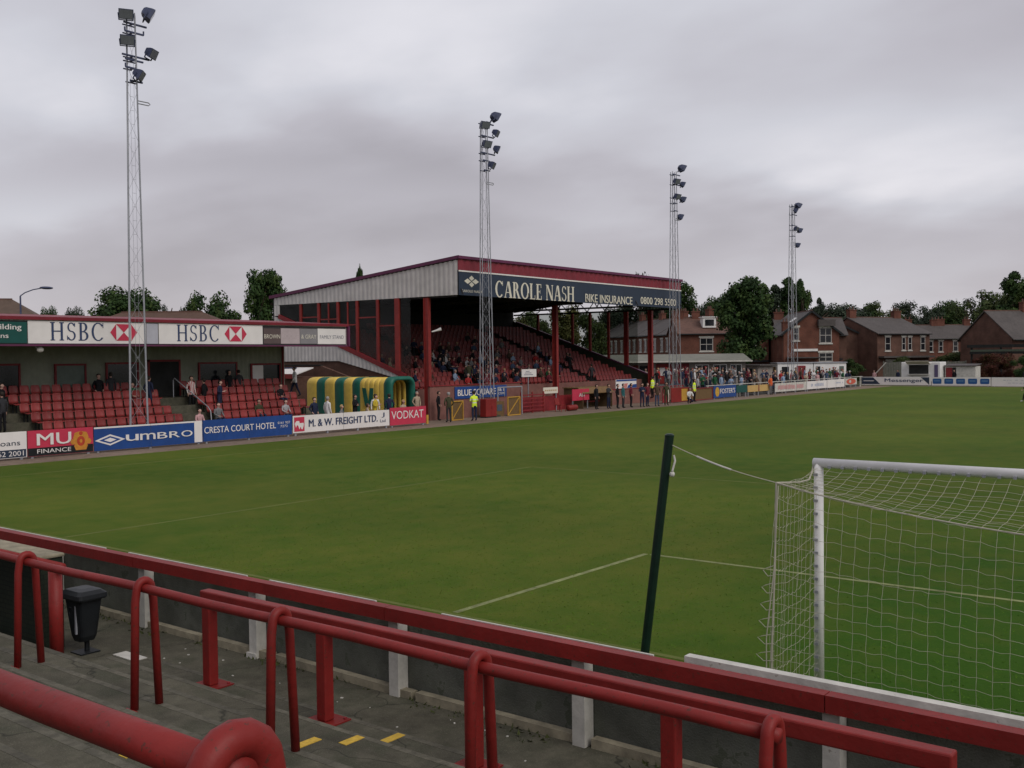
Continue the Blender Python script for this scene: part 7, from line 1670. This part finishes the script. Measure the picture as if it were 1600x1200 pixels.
for (x, y, k, t1, l_) in ((0, 43.9, 1, 'olive', 'person in olive climbing the first gangway of the big stand'), (0, 43.6, 4, 'black', 'person in black high on the first gangway of the big stand'), (0, 58.3, 0, 'charcoal', 'person in charcoal at the foot of the second gangway of the big stand'), (0, 58.6, 3, 'black', 'dark figure midway up the second gangway of the big stand'), (0, 54.8, 1, 'navy', 'person in navy standing up among the seats below the far screen')):
    P(rowx(k), y, rowz(k), 60, 'walk', t1, 'black', l_, group='spectators seated in the big stand')

# crowd behind the touchline boards
cc_cols = ['pale_blue', 'white', 'pale_grey', 'grey', 'navy', 'black', 'red', 'denim', 'charcoal', 'maroon', 'pink', 'beige', 'brown', 'green']
cw = [4, 3, 4, 5, 7, 8, 4, 5, 6, 4, 2, 3, 4, 1]
n_try = 0; placed = 0; pts_ = []
while placed < 98 and n_try < 6000:
    n_try += 1
    y = pr_.uniform(66.8, 103)
    if y > 88 and pr_.random() < .45: continue
    x = pr_.choice([-36.6, -37.4, -38.2, -39.2, -40.4, -41.4, -42.6] if y < 90 else [-36.6, -37.4, -38.2]) + pr_.uniform(-.15, .15)
    if any((x - a) ** 2 + (y - b_) ** 2 < .36 for a, b_ in pts_): continue
    if x < -38.5 and y > 82: continue
    tp = pr_.choices(cc_cols, cw)[0]; lg = pr_.choice(['black', 'navy', 'charcoal', 'denim', 'grey']); hr = pr_.choice(['dark', 'brown', 'grey', 'dark', 'blond'])
    where = 'behind the blue board' if y < 71 else 'behind the small green board' if y < 73 else 'behind the ochre board' if y < 78 else 'behind the pink lettered board' if y < 86.3 else 'below the portable cabins' if y < 96 else 'at the far corner'
    dep = 'at the rail' if x > -37 else 'on the first step' if x > -37.8 else 'on the second step' if x > -38.6 else 'mid-crowd' if x > -40.2 else 'at the back'
    l_ = uniq('%s-haired spectator in %s and %s, %s %s' % (hr, tp.replace('_', ' '), lg, dep, where))
    if l_ is None: continue
    pts_.append((x, y)); placed += 1
    sit = y > 86 and x > -38 and pr_.random() < .4
    P(x, y, ter_z(x), E_ + pr_.uniform(-55, 45), pr_.choice(['stand', 'pockets', 'folded', 'hold', 'walk']), tp, lg, l_, hr, h=pr_.uniform(.93, 1.05), group='spectators standing along the far touchline', hat=pr_.choice([None, None, None, None, 'navy', 'red', 'white']))
for (x, y, t1, l_) in ((-34.0, 110.5, 'navy', 'person in navy queueing left of the catering trailer'), (-36.0, 108.3, 'pink', 'person in pink behind the far boards near the corner'), (-27.9, 111.0, 'black', 'person in black in front of the white shed'), (-21.0, 113, 'charcoal', 'person in charcoal by the copper red bush')):
    P(x, y, 0, 160, 'stand', t1, 'black', l_, group='people behind the far boards')
# the working template seat stays as the first seat; nothing is left at the origin
